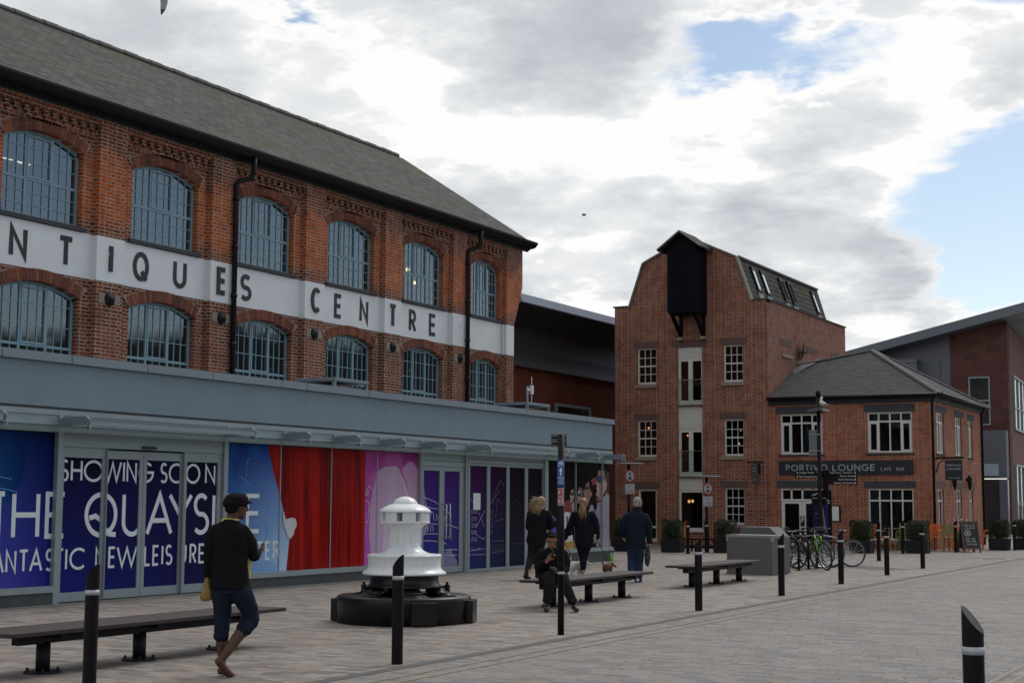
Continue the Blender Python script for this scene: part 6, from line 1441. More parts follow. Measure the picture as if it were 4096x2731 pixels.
for i, (x, y, lab) in enumerate(PL):
    o = pp if i == 0 else dup(pp, label=lab)
    o.location = (x, y, 0); s_ = .86; o.scale = (s_*(1.06 if i in (3, 4) else 1), s_, .94); o.rotation_euler = (0, 0, R(rnd.uniform(-4, 4)+(180 if i % 2 else 0)))

# ------------------------------------------------------------------ cafe chairs and tables
ORANGE = plain('orange_chair_plastic', (.72,.15,.012), .45, var=.08); OLIVE = plain('olive_chair_plastic', (.21,.235,.07), .45, var=.08)
def make_chair(m, label, g_):
    t = thing('cafe_chair', label, 'chair', (0, 0, 0), g_)
    b = MB(); b.prism([(-.22,.43),(.22,.43),(.22,.46),(-.22,.46)], lambda a, c: (a, -.22, c), lambda a, c: (a, .2, c)); b.build('seat', m, t, bevel=.012)
    for (x, y, lean) in ((-.2,-.2,-.04), (.2,-.2,-.04), (-.2,.2,.07), (.2,.2,.07)):
        b = MB(); b.bar((x, y, .44), (x*1.12, y+lean, 0), .035, .035); b.build('leg', m, t)
    b = MB()
    for s_ in (-1, 1): b.bar((.2*s_, .19, .44), (.2*s_, .27, .86), .035, .03)
    b.bar((-.2, .27, .85), (.2, .27, .85), .03, .05)
    for k in range(4): z = .58+k*.068; b.bar((-.19, .20+(z-.44)*.17, z), (.19, .20+(z-.44)*.17, z), .02, .05)
    b.build('backrest', m, t)
    for s_ in (-1, 1):
        b = MB(); b.bar((.22*s_, .24, .64), (.22*s_, -.18, .64), .04, .025); b.bar((.22*s_, -.17, .64), (.215*s_, -.19, .45), .03, .03); b.build('armrest', m, t)
    return t
co = make_chair(ORANGE, 'orange slatted chair facing the table below the cafe window, left of the grey table', 'orange slatted cafe chairs'); cg = make_chair(OLIVE, 'olive green slatted chair right of the grey table below the cafe window', 'olive slatted cafe chairs')
co.location = (-13.33, 50.7, 0); co.rotation_euler = (0, 0, R(125)); cg.location = (-12.55, 50.7, 0); cg.rotation_euler = (0, 0, R(-120))
for (src, x, y, rz, lab) in ((co, -11.52, 51.2, 172, 'orange chair at the cafe corner right of the hedge planter'), (cg, -11.12, 51.0, 186, 'olive green chair next to the orange one at the cafe corner'), (co, -10.95, 52.3, 60, 'orange chair behind the bollard left of the chalk board'),
                            (co, -10.4, 53.9, -80, 'orange chair between the chalk board and the right hand hedge'), (co, -18.95, 50.6, 30, 'orange chair under the amber lit mill window'), (co, -20.7, 50.7, -60, 'orange chair under the amber lit window, nearest the thin bollard'), (co, -21.05, 48.3, 205, 'orange chair right of the man in the navy jacket'), (cg, -21.6, 49.1, 150, 'olive green chair beside the mill door, behind the man in navy'), (cg, -12.70, 51.45, 10, 'olive green chair tucked behind the grey table')):
    o = dup(src, (x, y, 0), R(rz), lab); 
    for ob in (o,): ob.scale = (1.05, 1.05, 1.02)
TBL = plain('grey_table_metal', (.20,.20,.20), .4, metal=.5)
for i, (x, y, m) in enumerate(((-12.92, 51.0, TBL), (-10.9, 51.6, ORANGE), (-18.2, 50.7, TBL))):
    t = thing('cafe_table', ('square grey metal table below the cafe window', 'orange table behind the bollard left of the chalk board', 'square grey table left of the half hidden hedge planter')[i], 'table', (x, y, 0), 'cafe tables')
    b = MB(); b.box(x-.35, x+.35, y-.35, y+.35, .71, .735); b.build('top', m, t, bevel=.006)
    for sx_ in (-.3, .3):
        for sy_ in (-.3, .3): b = MB(); b.bar((x+sx_, y+sy_, .71), (x+sx_*1.05, y+sy_*1.05, 0), .035, .035); b.build('leg', m, t)
fl = thing('flower_pot', 'pot of pale pink flowers on the orange table', 'flower pot', (-10.9, 51.6, .735))
b = MB(); b.smooth = True; b.lathe([(0,0),(.06,0),(.08,.13),(.07,.13),(0,.11)], c=(-10.9, 51.6, .735), n=16); b.build('pot', SW, fl)
b = MB(); rr = random.Random(3)
for k in range(160):
    p = Vector((-10.9+rr.gauss(0,.12), 51.6+rr.gauss(0,.12), .97+rr.gauss(0,.07))); d = Vector((rr.gauss(0,1), rr.gauss(0,1), rr.gauss(0,1))).normalized(); e = d.orthogonal().normalized(); b.m = rr.choice((0,0,1)); b.add([p-d*.025, p+e*.02, p+d*.025, p-e*.02], [(0,1,2,3)])
b.build('flowers', [plain('pale_petals', (.55,.42,.40), .7), LEAF], fl, fixn=False)
# chalk board
ab = thing('chalk_board', 'wooden A-board with chalk writing standing by the cafe corner', 'A-board', (-10.3, 50.7, 0))
M = Matrix.Translation((-10.38, 50.35, 0))@Matrix.Rotation(R(30), 4, 'Z')@Matrix.Scale(.90, 4)
CHB = plain('chalk_board_black', (.016,.017,.018), .7, var=.3); CHW = plain('chalk', (.34,.36,.36), .9, var=.3); FRW = plain('dark_oak_frame', (.075,.045,.03), .6, var=.2)
def afr(sgn):
    def P(u, v, h): return tuple(M@Vector((u, sgn*(.36-.36*v/1.12+h), v)))
    b = MB()
    for (u0, u1, v0, v1) in ((-.32,-.26,0,1.12), (.26,.32,0,1.12), (-.26,.26,1.04,1.12), (-.26,.26,.12,.2)):
        b.add([P(u0,v0,-.02),P(u1,v0,-.02),P(u1,v1,-.02),P(u0,v1,-.02),P(u0,v0,.02),P(u1,v0,.02),P(u1,v1,.02),P(u0,v1,.02)], [(0,3,2,1),(4,5,6,7),(0,1,5,4),(1,2,6,5),(2,3,7,6),(3,0,4,7)])
    o = b.build('frame', FRW, ab)
    b = boxp(P, -.26, .26, .2, 1.04, -.006, .006); bo = b.build('board', CHB, ab); return P, bo
P, bo = afr(-1)
l = MB(); q = lambda u, v, h: P(u, v, .006+h)
line(l, 'PORTIVO', -.20, .20, .93, 1.0, .014, q, 0, .002); line(l, 'LOUNGE', -.20, .20, .84, .90, .012, q, 0, .002)
stroke(l, [(-.1+.11*math.cos(R(a)), .69+.10*math.sin(R(a))) for a in range(0, 361, 20)], .03, q, 0, .002); stroke(l, [(-.14,.69),(-.06,.69)], .09, q, 0, .0025)
for k in range(3):
    for j in range(2): stroke(l, [(-.20+.22*j+.01*k,.50-.05*k),(-.04+.2*j,.50-.05*k)], .018, q, 0, .002)
line(l, 'CAFE BAR', -.2, .2, .26, .32, .012, q, 0, .002); stroke(l, [(-.2,.36),(.2,.36)], .008, q, 0, .002)
l.build('chalk_writing', CHW, bo)
afr(1)
# ------------------------------------------------------------------ low barrier rail by the mill
br = thing('barrier_rail', 'low black two-rail barrier between hedge planters under the mill', 'railing', (-17.6, 44.9, 0))
b = MB()
for x in (-18.0, -16.8): b.tube([(x, 45.2, 0), (x, 45.2, .42)], .03, 8)
for z in (.40, .16): b.bar((-18.35, 45.2, z), (-16.6, 45.2, z), .05, .09 if z < .3 else .04)
b.build('rails', BOLL, br)
# ------------------------------------------------------------------ vehicle restriction sign poles with flat heads
for i, (x, y, z_h, lab) in enumerate(((-19.30, 43.2, 2.74, 'black sign pole with vehicle restriction roundel nearest the shop corner'), (-17.36, 44.9, 2.36, 'black sign pole with vehicle restriction roundel before the amber lit window'))):
    SWG = plain('dimmed_sign_face', (.36,.37,.38), .5, var=.08) if i == 0 else SWG  # sign white dimmed in its colour, as if standing in shade
    t = thing('sign_pole', lab, 'road sign', (x, y, 0), 'vehicle restriction sign poles')
    b = MB(); b.smooth = True; b.tube([(x, y, 0), (x, y, z_h)], .045, 10); b.tube([(x, y, 0), (x, y, .9)], .062, 10); b.build('pole', BOLL, t)
    b = MB(); b.smooth = True; b.ell((x+.05, y, z_h+.03), (.46, .28, .028), 20, 8); b.build('flat_lamp_head', COPING, t)
    M2 = Matrix.Translation((x+.06, y-.06, 0))@Matrix.Rotation(R(38), 4, 'Z')
    P2 = lambda u, v, h: tuple(M2@Vector((u, -h, v)))
    zc2 = z_h-.36
    b = MB(); b.prism([(.165*math.cos(R(a)), zc2+.20*math.sin(R(a))) for a in range(0, 360, 12)], lambda u, v: P2(u, v, 0), lambda u, v: P2(u, v, .012)); o = b.build('roundel', SR, t)
    b = MB(); b.prism([(.128*math.cos(R(a)), zc2+.158*math.sin(R(a))) for a in range(0, 360, 12)], lambda u, v: P2(u, v, .0125), lambda u, v: P2(u, v, .014)); b.build('roundel_face', SWG, o)
    l = MB(); q = lambda u, v, h: P2(u, v, .0145+h)
    l.prism([(-.055,zc2-.13),(-.055,zc2-.07),(-.035,zc2-.03),(.035,zc2-.03),(.055,zc2-.07),(.055,zc2-.13),(.03,zc2-.13),(.03,zc2-.105),(-.03,zc2-.105),(-.03,zc2-.13)], lambda u, v: q(u, v, 0), lambda u, v: q(u, v, .002))
    l.prism([(-.045,zc2+.02),(-.015,zc2+.02),(0,zc2+.06),(.02,zc2+.02),(.045,zc2+.02),(.03,zc2+.08),(.012,zc2+.12),(-.012,zc2+.12),(-.03,zc2+.08)], lambda u, v: q(u, v, 0), lambda u, v: q(u, v, .002))
    l.build('vehicle_symbols', LETTER, o)
    o = boxp(P2, -.15, .15, zc2-.56, zc2-.24, 0, .012).build('text_plate', SWG, t)
    for k, s_ in enumerate(('Except', 'for', 'loading', 'permits')): font_text(s_, .075, 'lettering', LETTER, o, lambda u, v, k=k: P2(u, zc2-.315-.072*k+v, .0135), 'CENTER')
# ------------------------------------------------------------------ lamp post with a gull, fingerpost with map board
def onray(px, py, t):
    d = fw+rt2*((px-2048)/5981)-up2*((py-1365.5)/5981); return CAM_LOC+d*t
lp = thing('lamp_post', 'dark lamp post with square canopy head and a flat sign back strapped to it', 'lamp post', (-13.10, 43.0, 0))
lx, ly = -13.10, 43.0
b = MB(); b.smooth = True; b.tube([(lx, ly, 0), (lx, ly, 1.0), (lx, ly, 4.70)], [.095, .07, .055], 12); b.tube([(lx, ly, 4.70), (lx, ly, 4.85)], .075, 10); b.build('pole', BOLL, lp)
b = MB(); M3 = Matrix.Translation((lx, ly, 0))@Matrix.Rotation(R(55), 4, 'Z'); 
b.add([tuple(M3@Vector(v)) for v in ((-.27,-.27,4.24),(.27,-.27,4.24),(.27,.27,4.24),(-.27,.27,4.24),(-.17,-.17,4.34),(.17,-.17,4.34),(.17,.17,4.34),(-.17,.17,4.34))], [(0,3,2,1),(4,5,6,7),(0,1,5,4),(1,2,6,5),(2,3,7,6),(3,0,4,7)])
b.build('lamp_canopy', BOLL, lp)
b = MB()
for (a_, e_) in ((.2, .2), (-.2, -.2), (.2, -.2), (-.2, .2)): b.tube([(lx, ly, 4.72), tuple(M3@Vector((a_, e_, 4.28)))], .008, 5)
b.build('stay_wire', BOLL, lp)
b = MB(); b.box(lx-.27, lx-.04, ly-.10, ly-.08, 2.95, 3.70); o = b.build('sign_back', plain('pale_sign_back', (.17,.19,.20), .5, metal=.4), lp)
b = MB()
for z in (3.08, 3.56): b.box(lx-.28, lx+.07, ly-.12, ly-.101, z, z+.025)
b.build('strap', RAILMETAL, o)
fx, fy = -12.965, 43.2
fp = thing('fingerpost', 'black fingerpost with white lettered direction boards above a map panel', 'signpost', (fx, fy, 0))
b = MB(); b.box(fx-.085, fx+.085, fy-.06, fy+.06, 0, 2.54); b.build('post', BOLL, fp)
FB = plain('fingerpost_black', (.006,.006,.008), .5, spec=.12)
P4 = lambda u, v, h: (fx+u, fy-.07-h, v)
for (u0, u1, z, s_, al, ar) in ((-.915,-.086,2.41,'Designer Outlet','L',1), (-.915,-.086,2.298,'Pillar & Lucy House','L',1), (.086,.95,2.41,'City Centre / Cathedral  i','R',1), (.086,.95,2.311,'Historic Docks','R',1), (.086,.95,2.212,"Dock's Museums",'R',1), (.086,.95,2.113,'Railway / Bus Stations','R',1)):
    o = boxp(P4, u0, u1, z, z+(.106 if al == 'L' else .094), -.02, .0).build('direction_board', FB, fp)
    if al == 'L': font_text(s_, .072, 'lettering', SW, o, lambda u, v: P4(u0+.11+u, z+.028+v, .002), 'LEFT')
    else: font_text(s_, .068, 'lettering', SW, o, lambda u, v: P4(u1-.10+u, z+.025+v, .002), 'RIGHT')
    l = MB(); e = u0+.05 if al == 'L' else u1-.05; dd = .035 if al == 'L' else -.035
    stroke(l, [(e+dd*.8, z+.078), (e, z+.048), (e+dd*.8, z+.018)], .016, lambda u, v, h: P4(u, v, h), .0, .002); l.build('arrow', SW, o)
font_text('Toilets', .06, 'lettering', SW, fp, lambda u, v: P4(-.10+u, 2.44+v, .003), 'RIGHT')
bm = boxp(lambda u, v, h: (fx+u, fy-.065-h, v), -.44, .17, .15, 1.94, -.03, .0).build('map_panel', FB, fp)
P5 = lambda u, v, h: (fx+u, fy-.066-h, v)
mp = boxp(P5, -.38, .06, .35, 1.52, 0, .003).build('map', grad('map_print', fx-.38, fx+.06, .35, 1.52, (.03,.025,.09), (.045,.035,.13), (.012,.018,.07), (.03,.03,.12), axis='x'), bm)
l = MB(); q = lambda u, v, h: P5(u, v, .003+h)
stroke(l, [(-.12,1.51),(-.08,1.2),(-.04,.9),(.0,.72)], .05, q, 0, .001); stroke(l, [(-.24,1.12),(-.20,1.0),(-.18,.82),(-.28,.66),(-.30,.42)], .014, q, 0, .001)
for k in range(5): stroke(l, [(-.18,.98-.07*k),(-.05,.97-.07*k)], .010, q, 0, .001)
stroke(l, [(-.33,1.27),(-.14,1.24)], .015, q, 0, .001); stroke(l, [(-.26,1.11),(-.18,1.11)], .02, q, 0, .0015); stroke(l, [(-.2,.86),(-.16,.86)], .05, q, 0, .0015)
l.build('map_lines', plain('map_ink', (.26,.27,.34), .4), mp)
l = MB(); q = lambda u, v, h: P5(u, v, h); stroke(l, [(-.42,1.79),(-.36,1.83),(-.32,1.80),(-.28,1.86),(-.24,1.82),(-.20,1.80)], .014, q, 0, .001); l.build('logo', SW, bm)
font_text('Gloucester Quays', .055, 'lettering', SW, bm, lambda u, v: P5(-.40+u, 1.70+v, .002), 'LEFT')
l = MB(); stroke(l, [(.03,1.56),(.10,1.56),(.10,1.64),(.03,1.64),(.06,1.68)], .012, q, 0, .001); stroke(l, [(-.48,1.56),(-.42,1.60),(-.45,1.66)], .012, q, 0, .001); l.build('pictogram', SW, bm)

# ------------------------------------------------------------------ people and animals: one skin per body, cloth over it
from mathutils import noise as mnoise
def remesh(b, name, m, parent, vox=.009, it=5, folds=0.0, fscale=9.0, stretch=(1, 1, .45)):
    me = bpy.data.meshes.new(name); me.from_pydata(b.v, [], b.f)
    bm = bmesh.new(); bm.from_mesh(me); bmesh.ops.recalc_face_normals(bm, faces=bm.faces); bm.to_mesh(me); bm.free()
    t = bpy.data.objects.new(name, me); COL.objects.link(t)
    r = t.modifiers.new('r', 'REMESH'); r.mode = 'VOXEL'; r.voxel_size = vox
    s = t.modifiers.new('s', 'SMOOTH'); s.factor = .5; s.iterations = it
    bpy.context.view_layer.update()
    out = bpy.data.meshes.new_from_object(t.evaluated_get(bpy.context.evaluated_depsgraph_get()))
    bpy.data.objects.remove(t); bpy.data.meshes.remove(me)
    if folds:
        nn = [v.normal.copy() for v in out.vertices]
        for v, n in zip(out.vertices, nn):
            c = Vector((v.co.x*stretch[0], v.co.y*stretch[1], v.co.z*stretch[2]))*fscale
            v.co += n*folds*(mnoise.noise(c)+.5*mnoise.noise(c*2.3))
    out.materials.clear(); out.materials.append(m); out.name = name
    out.polygons.foreach_set('use_smooth', [True]*len(out.polygons))
    o = bpy.data.objects.new(name, out); COL.objects.link(o); adopt(o, parent); return o
class Fig(MB):
    def limb(s, pts, rs, n=14, flat=1.0):
        pts = [Vector(p) for p in pts]
        P, Q = [pts[0]], [rs[0]]
        for i in range(1, len(pts)):
            for k in range(1, 5): P.append(pts[i-1].lerp(pts[i], k/4)); Q.append(rs[i-1]+(rs[i]-rs[i-1])*k/4)
        s.tube(P, Q, n, flat=flat); s.ell(P[0], (Q[0]*.98,)*3); s.ell(P[-1], (Q[-1]*.98,)*3); return s
    def torso(s, secs, n=20):
        """stacked ellipses (x, y, z, rx, ry)"""
        vs, fs = [], []
        L = []
        for i in range(len(secs)-1):
            for k in range(4):
                t = k/4; L.append([a+(c-a)*t for a, c in zip(secs[i], secs[i+1])])
        L.append(secs[-1])
        for (x, y, z, rx, ry) in L:
            vs += [(x+rx*math.cos(2*math.pi*k/n), y+ry*math.sin(2*math.pi*k/n), z) for k in range(n)]
        for i in range(len(L)-1):
            for k in range(n): fs.append((i*n+k, i*n+(k+1)%n, (i+1)*n+(k+1)%n, (i+1)*n+k))
        fs += [tuple(range(n))[::-1], tuple((len(L)-1)*n+k for k in range(n))]
        return s.add(vs, fs)
    def hand(s, wrist, d, palm, side, curl=.6, k=1.0):
        """palm + four fingers + thumb; d along the hand, palm = direction the palm faces, side = towards the thumb"""
        w = Vector(wrist); d = Vector(d).normalized(); p = Vector(palm); p = (p-d*p.dot(d)).normalized(); t = Vector(side); t = (t-d*t.dot(d)-p*t.dot(p)).normalized()
        M = Matrix((t, p, d)).transposed()
        s.ell(w+d*.048*k, (.043*k, .018*k, .056*k), rot=M); s.limb([w-d*.02*k, w+d*.03*k], [.026*k, .03*k], 10)
        for i, (o, L) in enumerate(((.030, .072), (.010, .080), (-.011, .074), (-.031, .058))):
            a = w+d*.088*k+t*o*k; d1 = (d*math.cos(curl*.7)+p*math.sin(curl*.7)); d2 = (d*math.cos(curl*1.7)+p*math.sin(curl*1.7)); d3 = (d*math.cos(curl*2.4)+p*math.sin(curl*2.4))
            q1 = a+d1*L*.48*k; q2 = q1+d2*L*.32*k; q3 = q2+d3*L*.24*k
            s.limb([a-d*.015*k, a, q1, q2, q3], [.0095*k, .0095*k, .009*k, .008*k, .007*k], 8)
        a = w+d*.025*k+t*.032*k; q1 = a+(d*.6+t*.7+p*.25).normalized()*.042*k; q2 = q1+(d*.9+t*.15+p*.45).normalized()*.034*k
        s.limb([a, q1, q2], [.0125*k, .0105*k, .0085*k], 8); return s
    def head(s, c, yaw, tilt=0.0, k=1.0):
        """c = head centre; yaw in degrees, 0 = looking along +y"""
        M = Matrix.Rotation(R(yaw), 3, 'Z')@Matrix.Rotation(R(tilt), 3, 'X'); c = Vector(c)
        def P(x, y, z): return c+M@Vector((x*k, y*k, z*k))
        s.ell(P(0, -.008, .022), (.074*k, .093*k, .098*k), 18, 12, rot=M); s.ell(P(0, .028, -.045), (.057*k, .064*k, .068*k), 16, 10, rot=M); s.ell(P(0, .066, -.098), (.026*k, .022*k, .020*k), rot=M)
        s.limb([P(0, .094, .022), P(0, .112, -.022)], [.009*k, .015*k], 8); s.ell(P(0, .098, -.026), (.019*k, .012*k, .010*k), rot=M)
        s.ell(P(0, .086, -.058), (.024*k, .014*k, .008*k), rot=M); s.ell(P(0, .085, -.068), (.020*k, .013*k, .008*k), rot=M)
        for sg in (-1, 1):
            s.ell(P(.077*sg, -.008, -.012), (.010*k, .020*k, .033*k), rot=M); s.ell(P(.030*sg, .082, .032), (.020*k, .010*k, .007*k), rot=M); s.ell(P(.038*sg, .066, -.025), (.022*k, .018*k, .02*k), rot=M)
        return P
    def shoe(s, heel, toe, w=.045, h=.055):
        a, e = Vector(heel), Vector(toe); s.limb([a+Vector((0,0,h*.75)), a.lerp(e, .45)+Vector((0,0,h*.62)), e+Vector((0,0,h*.5))], [w*.86, w*.95, w*.78], 12, flat=.8)
        s.ell(a.lerp(e, .12)+Vector((0,0,h*1.0)), (w*.85, w*.95, h*.8)); return s
def eyes(P, parent, m_iris, brow):
    b = MB()
    for sg in (-1, 1): b.ell(P(.030*sg, .083, .012), (.0125, .006, .0055), 8, 6)
    b.build('eyes', m_iris, parent, smooth=True)
    b = MB()
    for sg in (-1, 1): b.tube([P(.014*sg, .093, .034), P(.032*sg, .093, .040), P(.050*sg, .080, .034)], .0045, 6)
    b.build('eyebrows', brow, parent, smooth=True)
def strands(b, roots, tips, rad, n, rr, sag=.03, spread=.02):
    for k in range(n):
        i = rr.randrange(len(roots)); a = Vector(roots[i]); e = Vector(tips[i])
        a = a+Vector((rr.gauss(0, spread*.6),)*1+(rr.gauss(0, spread*.6), rr.gauss(0, spread*.6))); e = e+Vector((rr.gauss(0, spread*1.6), rr.gauss(0, spread*1.2), rr.gauss(0, spread*1.9)))
        m1 = a.lerp(e, .35)+Vector((rr.gauss(0, sag), rr.gauss(0, sag), abs(rr.gauss(0, sag)))); m2 = a.lerp(e, .7)+Vector((rr.gauss(0, sag), rr.gauss(0, sag), rr.gauss(0, sag)))
        b.tube([a, m1, m2, e], [rad, rad*1.1, rad*.8, rad*.25], 5)
def skin(name, c): return plain(name, c, .55, var=.1, scale=14, spec=.35)
def cloth(name, c, sc=30): return plain(name, c, .95, var=.18, scale=sc, bump=.25, spec=.1)
SK_DARK = skin('dark_skin', (.085, .040, .025)); SK_PALE = skin('pale_skin', (.42, .23, .165)); SK_MID = skin('olive_skin', (.25, .125, .075))
BLACK_KNIT = cloth('black_knit', (.010, .009, .010)); BLACK_COAT = cloth('black_coat', (.011, .010, .012)); NAVY = cloth('navy_cloth', (.010, .011, .020)); NAVY_J = cloth('navy_jacket', (.012, .016, .026)); JEAN = cloth('dark_denim', (.013, .019, .036), 18); JEAN2 = cloth('blue_denim', (.024, .036, .075), 18); CHAR = cloth('charcoal_trousers', (.016, .016, .018))
LEATHER = plain('black_leather', (.010, .008, .009), .45, var=.2, spec=.25); HAIRB = plain('blonde_hair', (.27, .185, .095), .5, var=.35, scale=20); HAIRS = plain('sandy_hair', (.21, .125, .055), .5, var=.35, scale=20); HAIRK = plain('black_hair', (.008, .006, .006), .7, var=.2, spec=.12); HAIRG = plain('short_grey_hair', (.30, .27, .25), .9, var=.25, scale=40)
EYE = plain('dark_eye', (.015, .010, .008), .15); YEL = cloth('yellow_cotton', (.55, .48, .12)); MUST = plain('mustard_leather', (.22, .135, .012), .45, var=.3, scale=9)
CAMYAW = R(28.55)
def place(t, x, y, k=1): t.scale = (1, 1, k); t.location = (x, y, 0); t.rotation_euler = (0, 0, CAMYAW)

# --- 1. barefoot woman in black sweater and cropped jeans
p = thing('person', 'barefoot walker in a black cap, black sweater and cropped jeans passing the nearest bench', 'person', (0, 0, 0))
s_ = .001203
K = lambda x, y, v=0: Vector(((x-420)*s_, v, (1520-y)*s_))
b = Fig()
P = b.head(K(435, 247, .02), -52, -6, .98)
b.limb([K(405, 330, .0), K(420, 285, .01)], [.055, .052]); b.torso([(*K(388, 830, .02), .12, .07), (*K(386, 600, .02), .11, .07), (*K(385, 440, .02), .13, .06), (*K(390, 375, .0), .08, .05)])
b.limb([K(275, 425, .01), K(240, 600, .02), K(222, 770, .04)], [.040, .036, .028]); b.limb([K(500, 430, .03), K(570, 630, .09), K(578, 600, .18)], [.045, .036, .026])
b.hand(K(578, 600, .18), (.035, .06, .03), (-.6, .3, .5), (-.2, -.3, .9), .6, .9); b.hand(K(222, 770, .04), (-.03, .02, -.09), (.9, .2, 0), (.1, .9, 0), 1.0, .92)
# legs: the left carries her, the right trails on its toes
b.limb([K(335, 870, .02), K(338, 1060, .06), K(332, 1235, .06), K(338, 1330, .05), K(345, 1440, .06)], [.088, .060, .052, .040, .034]); b.limb([K(470, 880, .02), K(555, 1080, .13), K(470, 1215, .02), K(395, 1335, -.07), K(352, 1395, -.10)], [.092, .062, .054, .042, .033])
b.limb([K(338, 1480, .05), K(352, 1492, .12), K(380, 1502, .20)], [.036, .036, .026], flat=.8)
b.limb([K(345, 1392, -.12), K(372, 1435, -.09), K(408, 1490, -.04), K(432, 1503, .0)], [.036, .034, .036, .022]); 
for k in range(5): a = K(420+k*6, 1503, -.055+.022*k); b.limb([a, a+Vector((.02, .03, -.004))], [.012-.0012*k, .009-.0008*k], 8)
body = remesh(b, 'body', SK_DARK, p, .007, 4); eyes(P, p, EYE, HAIRK)
b = Fig(); c0 = K(372, 0)
b.torso([(*K(396, 862, .02), .192, .146), (*K(392, 838, .02), .188, .142), (*K(392, 740, .02), .168, .126), (*K(388, 620, .02), .160, .118), (*K(385, 500, .02), .172, .12), (*K(382, 425, .01), .160, .105), (*K(385, 385, .0), .125, .08), (*K(388, 362, .0), .09, .065), (*K(390, 345, .0), .075, .06)])
b.limb([K(285, 425), K(248, 510, .01), K(240, 640, .02), K(226, 760, .04)], [.062, .062, .055, .044]); b.limb([K(487, 425, .02), K(536, 520, .06), K(568, 632, .09), K(576, 604, .165)], [.062, .063, .054, .042])
remesh(b, 'sweater', BLACK_KNIT, p, .008, 3, .013, 9)
b = Fig(); b.torso([(*K(420, 800, .11), .14, .05), (*K(425, 640, .13), .14, .05), (*K(420, 480, .11), .12, .05)]); b.torso([(*K(385, 362, .005), .092, .07), (*K(390, 334, .0), .070, .058)]); remesh(b, 'yellow_top', YEL, p, .009, 3)
b = Fig(); b.torso([(*K(400, 900, .02), .180, .130), (*K(400, 860, .02), .165, .118), (*K(395, 820, .02), .13, .09)])
b.limb([K(338, 890, .02), K(338, 1060, .06), K(332, 1225, .06)], [.105, .076, .068]); b.limb([K(475, 890, .02), K(545, 1060, .12), K(545, 1110, .11), K(500, 1172, .055)], [.108, .078, .076, .072])
b.tube([K(332, 1205, .06), K(332, 1230, .06)], .073, 14); b.tube([K(520, 1145, .075), K(498, 1180, .05)], .078, 14)
remesh(b, 'cropped_jeans', JEAN, p, .008, 3, .010, 11, (1, 1, 1.1))
b = Fig(); M_ = Matrix.Rotation(R(-52), 3, 'Z'); b.ell(K(430, 205, .015), (.100, .122, .078), rot=M_); b.ell(K(418, 225, .0), (.100, .118, .055), rot=M_); b.ell(K(435, 225, .01)+M_@Vector((0, .10, .012)), (.075, .055, .012), rot=M_); b.ell(K(400, 262, -.03), (.062, .06, .05)); remesh(b, 'cap', BLACK_KNIT, p, .007, 4, .003, 20)
b = MB(); 
for k in range(6): a = 2*math.pi*k/6; b.ell(K(510, 215, .045)+Vector((.012*math.cos(a), 0, .014*math.sin(a))), (.010, .006, .011), 8, 6)
b.build('flower', plain('pink_petal', (.55, .06, .16), .6), p, smooth=True)
bag = thing('shoulder_bag', 'mustard yellow soft bag hanging from the barefoot walker', 'bag', (0, 0, 0))
b = Fig(); b.torso([(*K(218, 960, .03), .035, .03), (*K(216, 940, .03), .062, .045), (*K(222, 880, .03), .05, .04), (*K(222, 800, .03), .025, .025), (*K(222, 780, .03), .015, .018)], 16); remesh(b, 'pouch', MUST, bag, .007, 3, .008, 14)
b = MB(); b.smooth = True; b.tube([K(222, 800, .03), K(216, 780, .05), K(216, 755, .06), K(228, 780, .03)], .007, 6); b.build('strap', LEATHER, bag)
place(p, -8.805, 10.89); place(bag, -8.805, 10.89)

# --- 2. woman with loose blonde hair, black coat and tall boots
p = thing('person', 'walker with loose blonde hair, black coat and tall black boots by the folding doors', 'person', (0, 0, 0))
s_ = .001285; K = lambda x, y, v=0: Vector(((x-330)*s_, v, (1505-y)*s_))
b = Fig(); P = b.head(K(520, 248, .0), -62, 0, .95); b.limb([K(505, 380), K(512, 300)], [.056, .052]); b.torso([(*K(440, 880), .12, .07), (*K(450, 640), .11, .07), (*K(460, 450), .13, .06), (*K(488, 390), .08, .05)])
b.limb([K(340, 430), K(310, 630, .03), K(430, 690, .14)], [.05, .042, .03]); b.limb([K(615, 430), K(665, 620, .06), K(560, 660, .20)], [.05, .042, .03]); b.hand(K(560, 660, .20), (-.08, .03, 0), (0, -1, 0), (0, 0, 1), .5, .92); b.hand(K(430, 690, .14), (.08, .03, 0), (0, -1, 0), (0, 0, 1), .5, .92)
b.limb([K(375, 900), K(340, 1140, .0), K(290, 1400, -.12)], [.09, .058, .04]); b.limb([K(490, 900, .02), K(470, 1150, .16), K(450, 1430, .18)], [.09, .058, .042]); remesh(b, 'body', SK_PALE, p, .008, 4); eyes(P, p, EYE, HAIRS)
b = Fig(); b.torso([(*K(445, 890), .235, .155), (*K(445, 760), .205, .14), (*K(450, 650), .18, .125), (*K(458, 540), .19, .13), (*K(465, 440), .20, .12), (*K(480, 385), .14, .09), (*K(500, 345), .075, .065)])
b.limb([K(340, 430), K(312, 560, .0), K(300, 660, .03), K(410, 700, .13)], [.082, .076, .066, .05]); b.limb([K(605, 430), K(648, 540, .02), K(662, 640, .06), K(580, 668, .18)], [.082, .076, .066, .05]); remesh(b, 'coat', BLACK_COAT, p, .010, 4, .008, 7)
b = Fig(); b.torso([(*K(430, 940), .19, .13), (*K(430, 860), .19, .13)]); b.limb([K(380, 900), K(345, 1130, .0), K(320, 1200, -.02)], [.11, .074, .066]); b.limb([K(485, 900, .02), K(470, 1130, .15), K(462, 1220, .16)], [.11, .074, .066]); remesh(b, 'trousers', CHAR, p, .010, 4, .005, 9)
